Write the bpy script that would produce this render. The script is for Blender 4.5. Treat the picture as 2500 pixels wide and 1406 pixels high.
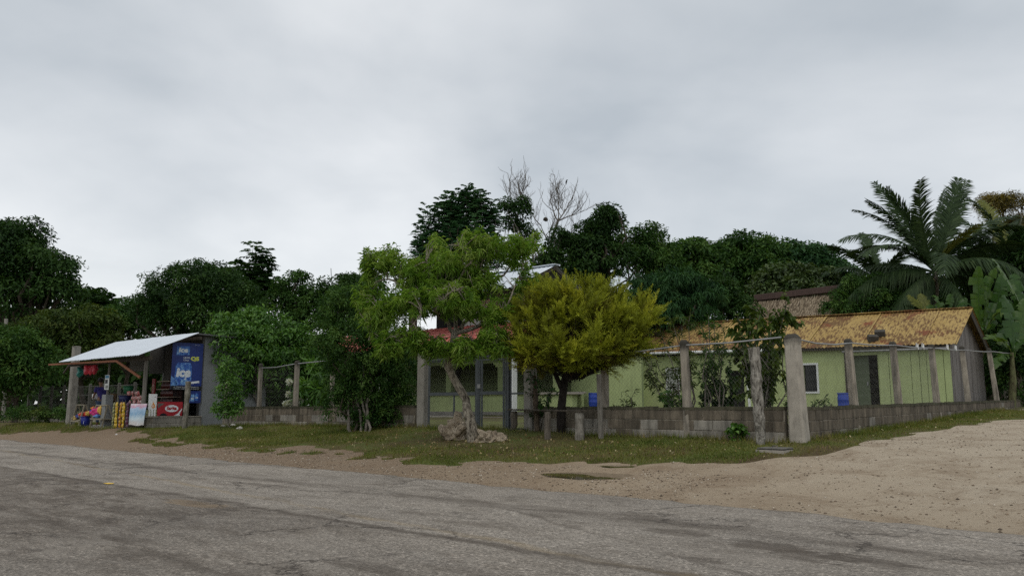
import bpy, bmesh, math, random
import numpy as np
from mathutils import Vector, Matrix, Euler

for o in list(bpy.data.objects): bpy.data.objects.remove(o)
SC = bpy.context.scene
COL = SC.collection
R = math.radians

# ---------------------------------------------------------------- camera
PITCH = math.atan(287 / 2000.0)
CAMZ = 1.15
cam = bpy.data.cameras.new('camera')
cam.sensor_width = 36.0
cam.lens = 28.8
cam.clip_end = 3000
cam.clip_start = 0.05
camo = bpy.data.objects.new('camera', cam)
camo.location = (0, 0, CAMZ)
camo.rotation_euler = (math.pi / 2 + PITCH, 0, 0)
COL.objects.link(camo)
SC.camera = camo

# ---------------------------------------------------------------- sky
SUN_EL, SUN_ROT = R(62), R(200)
world = bpy.data.worlds.new('World')
SC.world = world
world.use_nodes = True
wt = world.node_tree
wt.nodes.clear()
def wn(t, **k):
    n = wt.nodes.new(t)
    for a, b in k.items(): setattr(n, a, b)
    return n
wo = wn('ShaderNodeOutputWorld')
sky = wn('ShaderNodeTexSky', sky_type='NISHITA', sun_disc=False)
sky.sun_elevation = SUN_EL; sky.sun_rotation = SUN_ROT
bg1 = wn('ShaderNodeBackground'); bg1.inputs[1].default_value = 0.02
wt.links.new(sky.outputs[0], bg1.inputs[0])
tc = wn('ShaderNodeTexCoord')
sp = wn('ShaderNodeSeparateXYZ'); wt.links.new(tc.outputs['Generated'], sp.inputs[0])
az = wn('ShaderNodeMath', operation='ADD'); az.inputs[1].default_value = 0.32
mx = wn('ShaderNodeMath', operation='MAXIMUM'); mx.inputs[1].default_value = 0.0
wt.links.new(sp.outputs[2], mx.inputs[0]); wt.links.new(mx.outputs[0], az.inputs[0])
cx = wn('ShaderNodeMath', operation='DIVIDE'); cy = wn('ShaderNodeMath', operation='DIVIDE')
wt.links.new(sp.outputs[0], cx.inputs[0]); wt.links.new(az.outputs[0], cx.inputs[1])
wt.links.new(sp.outputs[1], cy.inputs[0]); wt.links.new(az.outputs[0], cy.inputs[1])
cmb = wn('ShaderNodeCombineXYZ')
wt.links.new(cx.outputs[0], cmb.inputs[0]); wt.links.new(cy.outputs[0], cmb.inputs[1])
def wnoise(scale, detail, rough, dist, off):
    m = wn('ShaderNodeMapping'); m.inputs['Location'].default_value = off
    wt.links.new(cmb.outputs[0], m.inputs[0])
    n = wn('ShaderNodeTexNoise'); n.inputs['Scale'].default_value = scale
    n.inputs['Detail'].default_value = detail; n.inputs['Roughness'].default_value = rough
    n.inputs['Distortion'].default_value = dist
    wt.links.new(m.outputs[0], n.inputs['Vector'])
    return n
n1 = wnoise(0.75, 5, 0.5, 0.35, (3.1, 1.7, 0.4))
n2 = wnoise(2.2, 6, 0.55, 0.3, (9.0, 4.2, 2.0))
r1 = wn('ShaderNodeValToRGB')
r1.color_ramp.elements[0].position = 0.36; r1.color_ramp.elements[0].color = (0.47, 0.505, 0.53, 1)
r1.color_ramp.elements[1].position = 0.63; r1.color_ramp.elements[1].color = (0.84, 0.85, 0.85, 1)
wmix = wn('ShaderNodeMix', data_type='FLOAT'); wmix.inputs[0].default_value = 0.2
wt.links.new(n1.outputs[0], wmix.inputs[2]); wt.links.new(n2.outputs[0], wmix.inputs[3])
wt.links.new(wmix.outputs[0], r1.inputs[0])
bg2 = wn('ShaderNodeBackground'); bg2.inputs[1].default_value = 0.97
wt.links.new(r1.outputs[0], bg2.inputs[0])
ad = wn('ShaderNodeAddShader')
wt.links.new(bg1.outputs[0], ad.inputs[0]); wt.links.new(bg2.outputs[0], ad.inputs[1])
wt.links.new(ad.outputs[0], wo.inputs[0])

sun = bpy.data.lights.new('sun', 'SUN')
sun.energy = 0.6; sun.angle = R(35); sun.color = (1.0, 0.93, 0.82)
suno = bpy.data.objects.new('sun', sun)
suno.rotation_euler = (R(90) - SUN_EL, 0, R(180) - SUN_ROT + R(0))
COL.objects.link(suno)
vs = SC.view_settings
vs.view_transform = 'Standard'; vs.look = 'None'; vs.exposure = 0.0; vs.gamma = 1.0
vs.use_curve_mapping = False
try:
    SC.cycles.use_denoising = False
    SC.cycles.max_bounces = 6; SC.cycles.diffuse_bounces = 3; SC.cycles.glossy_bounces = 3
    SC.cycles.transmission_bounces = 4; SC.cycles.transparent_max_bounces = 6
except Exception: pass

# ---------------------------------------------------------------- site frame: x runs along the front fence, y away from the road
CP = np.array([5.05, 14.8]); EX = np.array([0.754, -0.657]); EY = np.array([0.657, 0.754])
PHI = math.atan2(-0.657, 0.754)
cP, sP = math.cos(PITCH), math.sin(PITCH)
def W(x, y, z=0.0):
    p = CP + x * EX + y * EY
    return Vector((p[0], p[1], z))
def loc(p):
    d = np.array([p[0], p[1]]) - CP
    return float(d @ EX), float(d @ EY)
def ray(px, py):
    u = (px - 1250) / 2000.0; v = (703 - py) / 2000.0
    return np.array([u, cP - v * sP, sP + v * cP])
def at(px, py, d):
    r = ray(px, py)
    return np.array([0, 0, CAMZ]) + r * d / r[1]

# ---------------------------------------------------------------- terrain height (site coordinates)
PUD = []
def H0(x, y):
    x = np.asarray(x, float); y = np.asarray(y, float)
    a = -x
    be = -5.68 + 0.042 * np.clip(a, -30, 40)
    ye = -0.25 - 2.6 * np.clip((a - 14.5) / 4.5, 0, 1)
    t = np.clip((y - be) / (ye - be), 0, 1)
    zf = np.interp(a, [-5, 0, 4, 6.3, 10, 15.4, 17.3, 19.3, 27], [0.49, 0.49, 0.5, 0.585, 0.57, 0.53, 0.5, 0.41, 0.4])
    z = zf * (0.3 * t + 0.7 * t ** 1.3)
    z = z + np.where(y > 0, 0.03 * np.clip(y, 0, 30), 0)
    return z
def Hl(x, y):
    z = H0(x, y)
    x = np.asarray(x, float); y = np.asarray(y, float)
    z = z + (0.012 * np.sin(1.9 * x + 0.7 * y) * np.sin(1.3 * y - 0.5 * x) + 0.008 * np.sin(4.1 * x + 1.2) * np.sin(3.7 * y)) * np.clip((y + 5.2 + 0.04 * x) / 0.8, 0, 1)
    for (cx_, cy_, rx, ry, zl) in PUD:
        r = np.sqrt(((x - cx_) / rx) ** 2 + ((y - cy_) / ry) ** 2) + 0.09 * np.sin(3 * np.arctan2(y - cy_, x - cx_) + 1) + 0.05 * np.sin(7 * np.arctan2(y - cy_, x - cx_))
        w = np.clip((1.7 - r) / 0.7, 0, 1); w = w * w * (3 - 2 * w)
        z = z * (1 - w) + (zl + 0.05 * (np.minimum(r, 1.6) ** 2 - 1)) * w
    return z
def Hw(X, Y):
    a = loc((X, Y)); return float(Hl(a[0], a[1]))
def hit(px, py):
    r = ray(px, py); z = 0.3
    for _ in range(40):
        t = (z - CAMZ) / r[2]
        p = r * t; z = 0.5 * z + 0.5 * Hw(p[0], p[1])
    x, y = loc(p)
    return x, y, z
for (px, py, hw, k) in ((1436, 1162, 108, 1.0), (1512, 1139, 46, 0.95)):
    x, y, z = hit(px, py)
    d = W(x, y).y
    rr = hw * d / 2000
    PUD.append((x, y, rr * 1.0, rr * k, z + 0.01))

# ---------------------------------------------------------------- mesh building
class MB:
    def __init__(s): s.v = []; s.f = []
    def box(s, x0, x1, y0, y1, z0, z1, M=None):
        b = len(s.v)
        pts = [(x, y, z) for z in (z0, z1) for y in (y0, y1) for x in (x0, x1)]
        if M is not None: pts = [tuple(M @ Vector(p)) for p in pts]
        s.v += pts
        for q in ((0, 2, 3, 1), (4, 5, 7, 6), (0, 1, 5, 4), (2, 6, 7, 3), (0, 4, 6, 2), (1, 3, 7, 5)):
            s.f.append(tuple(b + i for i in q))
        return s
    def cbox(s, c, size, M=None):
        return s.box(c[0] - size[0] / 2, c[0] + size[0] / 2, c[1] - size[1] / 2, c[1] + size[1] / 2, c[2] - size[2] / 2, c[2] + size[2] / 2, M)
    def beam(s, p, q, w, h, up=(0, 0, 1)):
        p, q = Vector(p), Vector(q); d = (q - p); L = d.length; d.normalize()
        x = d.cross(Vector(up)); 
        if x.length < 1e-4: x = Vector((1, 0, 0))
        x.normalize(); u = x.cross(d)
        M = Matrix((( x.x, d.x, u.x, p.x), (x.y, d.y, u.y, p.y), (x.z, d.z, u.z, p.z), (0, 0, 0, 1)))
        return s.box(-w / 2, w / 2, 0, L, -h / 2, h / 2, M)
    def tube(s, pts, rad, n=8, cap=True):
        pts = [Vector(p) for p in pts]
        if not hasattr(rad, '__len__'): rad = [rad] * len(pts)
        b = len(s.v); up = Vector((0.13, 0.31, 0.94)).normalized()
        prev = None
        for i, p in enumerate(pts):
            t = (pts[min(i + 1, len(pts) - 1)] - pts[max(i - 1, 0)])
            if t.length < 1e-9: t = Vector((0, 0, 1))
            t.normalize()
            if prev is None:
                x = t.cross(Vector((0, 0, 1)))
                if x.length < 0.05: x = t.cross(Vector((1, 0, 0)))
            else:
                x = prev - t * prev.dot(t)
                if x.length < 1e-6: x = t.orthogonal()
            x.normalize(); prev = x
            y = t.cross(x)
            for k in range(n):
                an = 2 * math.pi * k / n
                s.v.append(tuple(p + (x * math.cos(an) + y * math.sin(an)) * rad[i]))
        for i in range(len(pts) - 1):
            for k in range(n):
                k2 = (k + 1) % n
                s.f.append((b + i * n + k, b + i * n + k2, b + (i + 1) * n + k2, b + (i + 1) * n + k))
        if cap:
            s.f.append(tuple(b + k for k in range(n))[::-1])
            e = b + (len(pts) - 1) * n
            s.f.append(tuple(e + k for k in range(n)))
        return s
    def lathe(s, prof, c, n=16):
        return s.tube([(c[0], c[1], c[2] + z) for z, r in prof], [r for z, r in prof], n)
    def poly(s, pts, th, nrm):
        b = len(s.v); nv = Vector(nrm) * th; k = len(pts)
        s.v += [tuple(Vector(p)) for p in pts] + [tuple(Vector(p) + nv) for p in pts]
        s.f.append(tuple(b + i for i in range(k))[::-1]); s.f.append(tuple(b + k + i for i in range(k)))
        for i in range(k):
            j = (i + 1) % k
            s.f.append((b + i, b + j, b + k + j, b + k + i))
        return s
    def blob(s, c, r, seed=0, amp=0.25, n=2):
        bm = bmesh.new(); bmesh.ops.create_icosphere(bm, subdivisions=n, radius=1.0)
        rg = random.Random(seed); ph = [rg.uniform(0, 6.28) for _ in range(9)]
        b = len(s.v)
        for v in bm.verts:
            p = v.co
            k = 1 + amp * (math.sin(2.3 * p.x + ph[0]) * math.sin(2.7 * p.y + ph[1]) + 0.6 * math.sin(5 * p.z + ph[2]) * math.sin(4.2 * p.x + ph[3]) + 0.4 * math.sin(8 * p.y + ph[4]) * math.sin(7 * p.z + ph[5]))
            s.v.append((c[0] + p.x * k * r[0], c[1] + p.y * k * r[1], c[2] + p.z * k * r[2]))
        for f in bm.faces: s.f.append(tuple(b + v.index for v in f.verts))
        bm.free()
        return s

ORG = {}
def tag(o, label=None, cat=None, group=None, kind=None):
    if label: o['label'] = label
    if cat: o['category'] = cat
    if group: o['group'] = group
    if kind: o['kind'] = kind
    return o
def thing(name, label, cat, p=(0, 0, 0), group=None, site=True):
    """Empty at the base of a thing; p in site coordinates (site=True) or world coordinates."""
    o = bpy.data.objects.new(name, None)
    o.empty_display_size = 0.2
    if site:
        o.location = W(p[0], p[1], p[2]); o.rotation_euler = (0, 0, PHI)
    else: o.location = p
    COL.objects.link(o); ORG[o.name] = Vector(p)
    return tag(o, label, cat, group)
def mesh_from(mb, name, off=(0, 0, 0), smooth=False):
    me = bpy.data.meshes.new(name)
    ox, oy, oz = off
    me.from_pydata([(v[0] - ox, v[1] - oy, v[2] - oz) for v in mb.v], [], mb.f)
    if smooth: me.polygons.foreach_set('use_smooth', [True] * len(me.polygons))
    me.update()
    return me
def part(name, mb, mat, parent, smooth=False, bevel=0.0):
    """mesh part given in the same coordinates as its thing's p"""
    off = ORG[parent.name]
    me = mesh_from(mb, name, off, smooth)
    if bevel:
        bm = bmesh.new(); bm.from_mesh(me)
        bmesh.ops.bevel(bm, geom=bm.edges[:], offset=bevel, segments=1, affect='EDGES')
        bm.to_mesh(me); bm.free()
    me.materials.append(mat)
    o = bpy.data.objects.new(name, me); COL.objects.link(o); o.parent = parent
    ORG[o.name] = off
    return o
def piece(name, me, parent, p, rot=(0, 0, 0), scale=(1, 1, 1)):
    """a part that shares mesh data; p in its thing's coordinates"""
    o = bpy.data.objects.new(name, me); COL.objects.link(o); o.parent = parent
    o.location = Vector(p) - ORG[parent.name]; o.rotation_euler = rot; o.scale = scale
    ORG[o.name] = Vector(p)
    return o
def solo(name, mb, mat, label, cat, p, group=None, smooth=False, bevel=0.0, site=True):
    """a thing that is one mesh"""
    me = mesh_from(mb, name, p, smooth)
    if bevel:
        bm = bmesh.new(); bm.from_mesh(me)
        bmesh.ops.bevel(bm, geom=bm.edges[:], offset=bevel, segments=1, affect='EDGES')
        bm.to_mesh(me); bm.free()
    me.materials.append(mat)
    o = bpy.data.objects.new(name, me)
    if site: o.location = W(p[0], p[1], p[2]); o.rotation_euler = (0, 0, PHI)
    else: o.location = p
    COL.objects.link(o); ORG[o.name] = Vector(p)
    return tag(o, label, cat, group)
def np_mesh(name, V, F, tint=None, smooth=False):
    """V (n,3), F (m,3 or 4) numpy"""
    me = bpy.data.meshes.new(name)
    n, (m, k) = len(V), F.shape
    me.vertices.add(n); me.vertices.foreach_set('co', np.ascontiguousarray(V, np.float32).ravel())
    me.loops.add(m * k); me.loops.foreach_set('vertex_index', np.ascontiguousarray(F, np.int32).ravel())
    me.polygons.add(m); me.polygons.foreach_set('loop_start', np.arange(0, m * k, k, dtype=np.int32))
    if smooth: me.polygons.foreach_set('use_smooth', np.ones(m, bool))
    if tint is not None:
        at_ = me.attributes.new('tint', 'FLOAT', 'POINT'); at_.data.foreach_set('value', np.ascontiguousarray(tint, np.float32))
    me.update(calc_edges=True)
    return me
def np_obj(name, me, mat, parent=None, loc_=(0, 0, 0), rot=0.0):
    me.materials.append(mat)
    o = bpy.data.objects.new(name, me); COL.objects.link(o)
    if parent: o.parent = parent
    o.location = loc_; o.rotation_euler = (0, 0, rot)
    return o

# ---------------------------------------------------------------- materials
def newmat(name):
    m = bpy.data.materials.new(name); m.use_nodes = True
    nt = m.node_tree
    return m, nt, nt.nodes['Principled BSDF']
def N(nt, t, **k):
    n = nt.nodes.new(t)
    for a, b in k.items(): setattr(n, a, b)
    return n
def noise(nt, vec, scale, detail=4, rough=0.55, dist=0.0, stretch=None, rot=None):
    if stretch or rot:
        mp = N(nt, 'ShaderNodeMapping')
        if stretch: mp.inputs['Scale'].default_value = stretch
        if rot: mp.inputs['Rotation'].default_value = rot
        nt.links.new(vec, mp.inputs[0]); vec = mp.outputs[0]
    n = N(nt, 'ShaderNodeTexNoise')
    n.inputs['Scale'].default_value = scale; n.inputs['Detail'].default_value = detail
    n.inputs['Roughness'].default_value = rough; n.inputs['Distortion'].default_value = dist
    nt.links.new(vec, n.inputs['Vector'])
    return n.outputs[0]
def ramp(nt, fac, stops):
    r = N(nt, 'ShaderNodeValToRGB')
    el = r.color_ramp.elements
    while len(el) < len(stops): el.new(0.5)
    for e, (p, c) in zip(el, stops):
        e.position = p; e.color = (c[0], c[1], c[2], 1) if hasattr(c, '__len__') else (c, c, c, 1)
    nt.links.new(fac, r.inputs[0])
    return r.outputs[0]
def mixc(nt, fac, a, b, mode='MIX'):
    m = N(nt, 'ShaderNodeMix', data_type='RGBA', blend_type=mode)
    for s_, v in ((0, fac), (6, a), (7, b)):
        if isinstance(v, (int, float)): m.inputs[s_].default_value = v
        elif isinstance(v, tuple): m.inputs[s_].default_value = (*v, 1)
        else: nt.links.new(v, m.inputs[s_])
    return m.outputs[2]
def math_(nt, op, a, b=None, clamp=False):
    m = N(nt, 'ShaderNodeMath', operation=op, use_clamp=clamp)
    for i, v in enumerate((a, b)):
        if v is None: continue
        if isinstance(v, (int, float)): m.inputs[i].default_value = v
        else: nt.links.new(v, m.inputs[i])
    return m.outputs[0]
def bump(nt, bs, h, strength=0.4, dist=0.01):
    b = N(nt, 'ShaderNodeBump'); b.inputs['Strength'].default_value = strength; b.inputs['Distance'].default_value = dist
    nt.links.new(h, b.inputs['Height']); nt.links.new(b.outputs[0], bs.inputs['Normal'])
def coords(nt, kind='Object'):
    return N(nt, 'ShaderNodeTexCoord').outputs[kind]
def wpos(nt):
    return N(nt, 'ShaderNodeNewGeometry').outputs['Position']
def sepz(nt, v, i=2):
    s = N(nt, 'ShaderNodeSeparateXYZ'); nt.links.new(v, s.inputs[0]); return s.outputs[i]

def m_plain(name, col, rough=0.6, var=0.25, scale=6, spec=0.3, bmp=0.0, metal=0.0):
    m, nt, bs = newmat(name)
    v = wpos(nt)
    n = noise(nt, v, scale, 5, 0.6)
    c = ramp(nt, n, [(0.25, tuple(x * (1 - var) for x in col)), (0.75, tuple(min(1, x * (1 + var)) for x in col))])
    nt.links.new(c, bs.inputs['Base Color'])
    bs.inputs['Roughness'].default_value = rough; bs.inputs['Specular IOR Level'].default_value = spec
    bs.inputs['Metallic'].default_value = metal
    if bmp: bump(nt, bs, noise(nt, v, scale * 8, 4), bmp, 0.004)
    return m
def m_concrete(name, col, mold=(0.035, 0.032, 0.026), top=0.0, amount=0.5, rnd=0.25):
    """grey cement with grime streaks; top: share of each piece's height blackened by mould"""
    m, nt, bs = newmat(name)
    v = wpos(nt)
    n = noise(nt, v, 5, 6, 0.6)
    c = ramp(nt, n, [(0.2, tuple(x * 0.72 for x in col)), (0.8, tuple(x * 1.2 for x in col))])
    oi = N(nt, 'ShaderNodeObjectInfo')
    k = math_(nt, 'MULTIPLY_ADD', oi.outputs['Random'], rnd * 2)
    k.node.inputs[2].default_value = 1 - rnd
    hsv = N(nt, 'ShaderNodeHueSaturation'); nt.links.new(c, hsv.inputs['Color']); nt.links.new(k, hsv.inputs['Value'])
    c = hsv.outputs[0]
    st = noise(nt, v, 3.0, 6, 0.65, 0.3, stretch=(2.6, 2.6, 0.5))
    f = ramp(nt, st, [(0.62 - 0.3 * amount, 0.0), (0.86 - 0.2 * amount, 1.0)])
    f = math_(nt, 'MULTIPLY', f, 0.75)
    if top > 0:
        g = sepz(nt, coords(nt, 'Generated'))
        wob = math_(nt, 'MULTIPLY_ADD', noise(nt, v, 7, 5, 0.65), top * 1.1); wob.node.inputs[2].default_value = -top * 0.55
        g = math_(nt, 'ADD', g, wob)
        ft = ramp(nt, g, [(1 - top, 0.0), (1 - top * 0.35, 0.92)])
        f = math_(nt, 'MAXIMUM', f, ft)
    c = mixc(nt, f, c, mold)
    sp_ = ramp(nt, noise(nt, v, 45, 3, 0.7), [(0.62, 0.0), (0.75, 0.35)])
    c = mixc(nt, sp_, c, (0.42, 0.41, 0.36))
    nt.links.new(c, bs.inputs['Base Color']); bs.inputs['Roughness'].default_value = 0.9
    bs.inputs['Specular IOR Level'].default_value = 0.2
    bump(nt, bs, noise(nt, v, 60, 5, 0.7), 0.5, 0.006)
    return m
def m_wood(name, col, dark, along=(12, 12, 0.8), rough=0.8, var=0.2):
    m, nt, bs = newmat(name)
    v = wpos(nt)
    n = noise(nt, v, 3, 6, 0.65, 0.5, stretch=along)
    c = ramp(nt, n, [(0.3, dark), (0.65, col)])
    oi = N(nt, 'ShaderNodeObjectInfo')
    k = math_(nt, 'MULTIPLY_ADD', oi.outputs['Random'], var * 2); k.node.inputs[2].default_value = 1 - var
    hsv = N(nt, 'ShaderNodeHueSaturation'); nt.links.new(c, hsv.inputs['Color']); nt.links.new(k, hsv.inputs['Value'])
    nt.links.new(hsv.outputs[0], bs.inputs['Base Color']); bs.inputs['Roughness'].default_value = rough
    bs.inputs['Specular IOR Level'].default_value = 0.2
    bump(nt, bs, n, 0.6, 0.008)
    return m
def m_leaf(name, cols, rough=0.5, trans=0.3, spec=0.35, patch=0.25):
    """leaf colours spread over the leaves by their own random tint"""
    m, nt, bs = newmat(name)
    a = N(nt, 'ShaderNodeAttribute', attribute_name='tint')
    pn = noise(nt, wpos(nt), 0.8, 3, 0.6)
    pn = math_(nt, 'MULTIPLY_ADD', pn, patch * 2); pn.node.inputs[2].default_value = -patch
    t = math_(nt, 'ADD', a.outputs['Fac'], pn, True)
    c = ramp(nt, t, [(i / (len(cols) - 1), q) for i, q in enumerate(cols)])
    nt.links.new(c, bs.inputs['Base Color']); bs.inputs['Roughness'].default_value = rough
    bs.inputs['Specular IOR Level'].default_value = spec
    tr = N(nt, 'ShaderNodeBsdfTranslucent')
    c2 = mixc(nt, 1.0, c, (1.25, 1.2, 0.6), 'MULTIPLY')
    nt.links.new(c2, tr.inputs[0])
    mx_ = N(nt, 'ShaderNodeMixShader'); mx_.inputs[0].default_value = trans
    nt.links.new(bs.outputs[0], mx_.inputs[1]); nt.links.new(tr.outputs[0], mx_.inputs[2])
    nt.links.new(mx_.outputs[0], nt.nodes['Material Output'].inputs[0])
    return m
def m_bark(name, col, dark, scale=9):
    m, nt, bs = newmat(name)
    v = wpos(nt)
    n = noise(nt, v, scale, 6, 0.65, 0.6, stretch=(1, 1, 0.45))
    c = ramp(nt, n, [(0.35, dark), (0.62, col)])
    nt.links.new(c, bs.inputs['Base Color']); bs.inputs['Roughness'].default_value = 0.9
    bs.inputs['Specular IOR Level'].default_value = 0.15
    bump(nt, bs, n, 0.8, 0.03)
    return m
def m_flat(name, col, rough=0.5, spec=0.3):
    return m_plain(name, col, rough, 0.12, 9, spec)
# ================================================================ ground
rng = np.random.default_rng(7)
def grid_axis(lo, hi, step, far_lo, far_hi):
    a = list(np.arange(lo, hi + 1e-6, step))
    s = step
    while a[-1] < far_hi: s *= 1.35; a.append(a[-1] + s)
    s = step
    while a[0] > far_lo: s *= 1.35; a.insert(0, a[0] - s)
    return np.array(a)
GX = grid_axis(-30, 14, 0.14, -900, 900); GY = grid_axis(-7.2, 3, 0.12, -200, 900)
gx, gy = np.meshgrid(GX, GY)
gz = Hl(gx, gy)
NV = np.stack([gx.ravel(), gy.ravel(), gz.ravel()], 1)
nx, ny = len(GX), len(GY)
ii = (np.arange(ny - 1)[:, None] * nx + np.arange(nx - 1)[None, :])
quads = np.stack([ii, ii + 1, ii + nx + 1, ii + nx], -1).reshape(-1, 4)
cxm = gx[:-1, :-1].ravel() + 0.07; cym = gy[:-1, :-1].ravel() + 0.06
bedge = -5.68 + 0.042 * np.clip(-cxm, -30, 40)
dirtroad = (cym > bedge - 0.6) & (cxm > 0.55) & (cxm < 16) & (cym < 60)
shoulder = (cym > bedge - 0.6) & (cym < 0.1) & (cxm <= 0.55) & (cxm > -60)
def m_dirt(name, yard=False):
    m, nt, bs = newmat(name)
    v = wpos(nt)
    n = noise(nt, v, 0.5, 6, 0.6, 0.4)
    xr = sepz(nt, v, 0)
    g = math_(nt, 'MULTIPLY_ADD', xr, 0.1); g.node.inputs[2].default_value = 0.36
    g = math_(nt, 'ADD', g, math_(nt, 'MULTIPLY_ADD', n, 0.9), True)
    g.node.inputs[1].links[0].from_node.inputs[2].default_value = -0.45
    if yard:
        c = ramp(nt, n, [(0.35, (0.10, 0.085, 0.05)), (0.6, (0.13, 0.14, 0.05))])
    else:
        c = ramp(nt, g, [(0.0, (0.24, 0.178, 0.122)), (0.45, (0.325, 0.25, 0.172)), (0.75, (0.42, 0.342, 0.247)), (1.0, (0.475, 0.4, 0.3))])
        # random patches of darker earth
        f = ramp(nt, noise(nt, v, 1.1, 10, 0.78, 0.5), [(0.48, 0.0), (0.62, 0.6)])
        c = mixc(nt, f, c, (0.235, 0.165, 0.105))
        # flecks of pale limestone and dark chips
        vo = N(nt, 'ShaderNodeTexVoronoi'); vo.inputs['Scale'].default_value = 38; nt.links.new(v, vo.inputs['Vector'])
        fl = ramp(nt, vo.outputs['Distance'], [(0.12, 0.8), (0.24, 0.0)])
        cc = ramp(nt, N(nt, 'ShaderNodeSeparateColor').outputs[0], [(0.0, (0.1, 0.075, 0.05)), (0.45, (0.2, 0.15, 0.1)), (0.55, (0.5, 0.44, 0.34)), (1.0, (0.68, 0.62, 0.52))])
        nt.links.new(vo.outputs['Color'], [x for x in nt.nodes if x.bl_idname == 'ShaderNodeSeparateColor'][-1].inputs[0])
        c = mixc(nt, math_(nt, 'MULTIPLY', fl, 0.75), c, cc)
        f2 = ramp(nt, noise(nt, v, 14, 5, 0.75), [(0.56, 0.0), (0.7, 0.45)])
        c = mixc(nt, f2, c, (0.17, 0.12, 0.078))
    nt.links.new(c, bs.inputs['Base Color']); bs.inputs['Roughness'].default_value = 0.95
    bs.inputs['Specular IOR Level'].default_value = 0.15
    bump(nt, bs, math_(nt, 'ADD', noise(nt, v, 22, 8, 0.72), math_(nt, 'MULTIPLY', noise(nt, v, 2.2, 8, 0.7), 1.3)), 1.0, 0.035)
    return m
MDIRT = m_dirt('limestone_dirt'); MYARD = m_dirt('yard_earth', True)
def sub(mask, name, mat):
    F = quads[mask]; u, inv = np.unique(F, return_inverse=True)
    me = np_mesh(name, NV[u], inv.reshape(-1, 4), smooth=True)
    o = np_obj(name, me, mat, None, W(0, 0, 0), PHI)
    return tag(o, kind='structure')
sub(dirtroad, 'dirt_road', MDIRT); sub(shoulder, 'road_shoulder', MDIRT); sub(~dirtroad & ~shoulder, 'ground', MYARD)

# ---- asphalt road
def rz(px, py, z=0.03):
    r = ray(px, py); p = r * ((z - CAMZ) / r[2]); return loc(p)
RX = np.concatenate([np.arange(-60, -28, 0.8), np.arange(-28, 12, 0.08), np.arange(12, 50, 0.8)])
fray = np.interp(RX, np.arange(-61, 52, 0.31), rng.normal(0, 0.045, 365)[:len(np.arange(-61, 52, 0.31))]) * 1.5 + rng.normal(0, 0.012, len(RX)) + 0.05 * np.sin(RX * 0.9) + 0.03 * np.sin(RX * 2.3 + 1)
edge = -5.68 - 0.042 * RX + fray
edge = np.where(RX < -30, -5.68 + 0.042 * 30 + fray, edge)
TY = np.array([0, 0.0, 0.02, 0.08, 0.2, 0.4, 0.6, 0.8, 1.0])
rows = []
for i, t in enumerate(TY):
    y = edge + (-14.2 - edge) * t
    z = np.full_like(y, 0.034 if i else -0.03) + (0.0 if i == 0 else 0.02 * np.sin(np.pi * t))
    if i in (1,): z = z - 0.012
    rows.append(np.stack([RX, y, z], 1))
RV = np.concatenate(rows); nr = len(RX)
ii = (np.arange(len(TY) - 1)[:, None] * nr + np.arange(nr - 1)[None, :])
RF = np.stack([ii, ii + nr, ii + nr + 1, ii + 1], -1).reshape(-1, 4)
m, nt, bs = newmat('worn_asphalt')
v = coords(nt, 'Object')
sx = sepz(nt, v, 0); sy = sepz(nt, v, 1)
wob = noise(nt, v, 0.6, 5, 0.65, 0.3)
yy = math_(nt, 'ADD', sy, math_(nt, 'MULTIPLY_ADD', wob, 0.7)); yy.node.inputs[1].links[0].from_node.inputs[2].default_value = -0.35
yy = math_(nt, 'ADD', yy, math_(nt, 'MULTIPLY', sx, 0.02))
lane = ramp(nt, math_(nt, 'MULTIPLY_ADD', yy, 0.25), [(0.0, 0), (1, 1)])
lane.node.inputs[0].links[0].from_node.inputs[2].default_value = 2.85          # 0.5 at the centre joint
fine = noise(nt, v, 70, 3, 0.75)
mid_ = noise(nt, v, 3.2, 9, 0.78, 0.5, stretch=(0.5, 1.3, 1))
big = noise(nt, v, 0.55, 4, 0.6, 0.5, stretch=(0.5, 1, 1))
cfar = ramp(nt, mid_, [(0.3, (0.3, 0.26, 0.213)), (0.5, (0.385, 0.34, 0.286)), (0.72, (0.44, 0.394, 0.336))])
cnear = ramp(nt, mid_, [(0.34, (0.08, 0.062, 0.046)), (0.45, (0.19, 0.158, 0.126)), (0.55, (0.28, 0.242, 0.2)), (0.74, (0.37, 0.328, 0.277))])
lf = ramp(nt, lane, [(0.485, 0.0), (0.515, 1.0)])
# the newer grey overlay on the right grows over the centre line
ov = math_(nt, 'MULTIPLY_ADD', sx, 0.35, True); ov.node.inputs[2].default_value = 0.75
lf2 = math_(nt, 'MAXIMUM', lf, math_(nt, 'MULTIPLY', ov, 0.75))
c = mixc(nt, lf2, cnear, cfar)
c = mixc(nt, ramp(nt, big, [(0.42, 0.0), (0.7, 0.55)]), c, (0.21, 0.185, 0.158))
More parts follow.
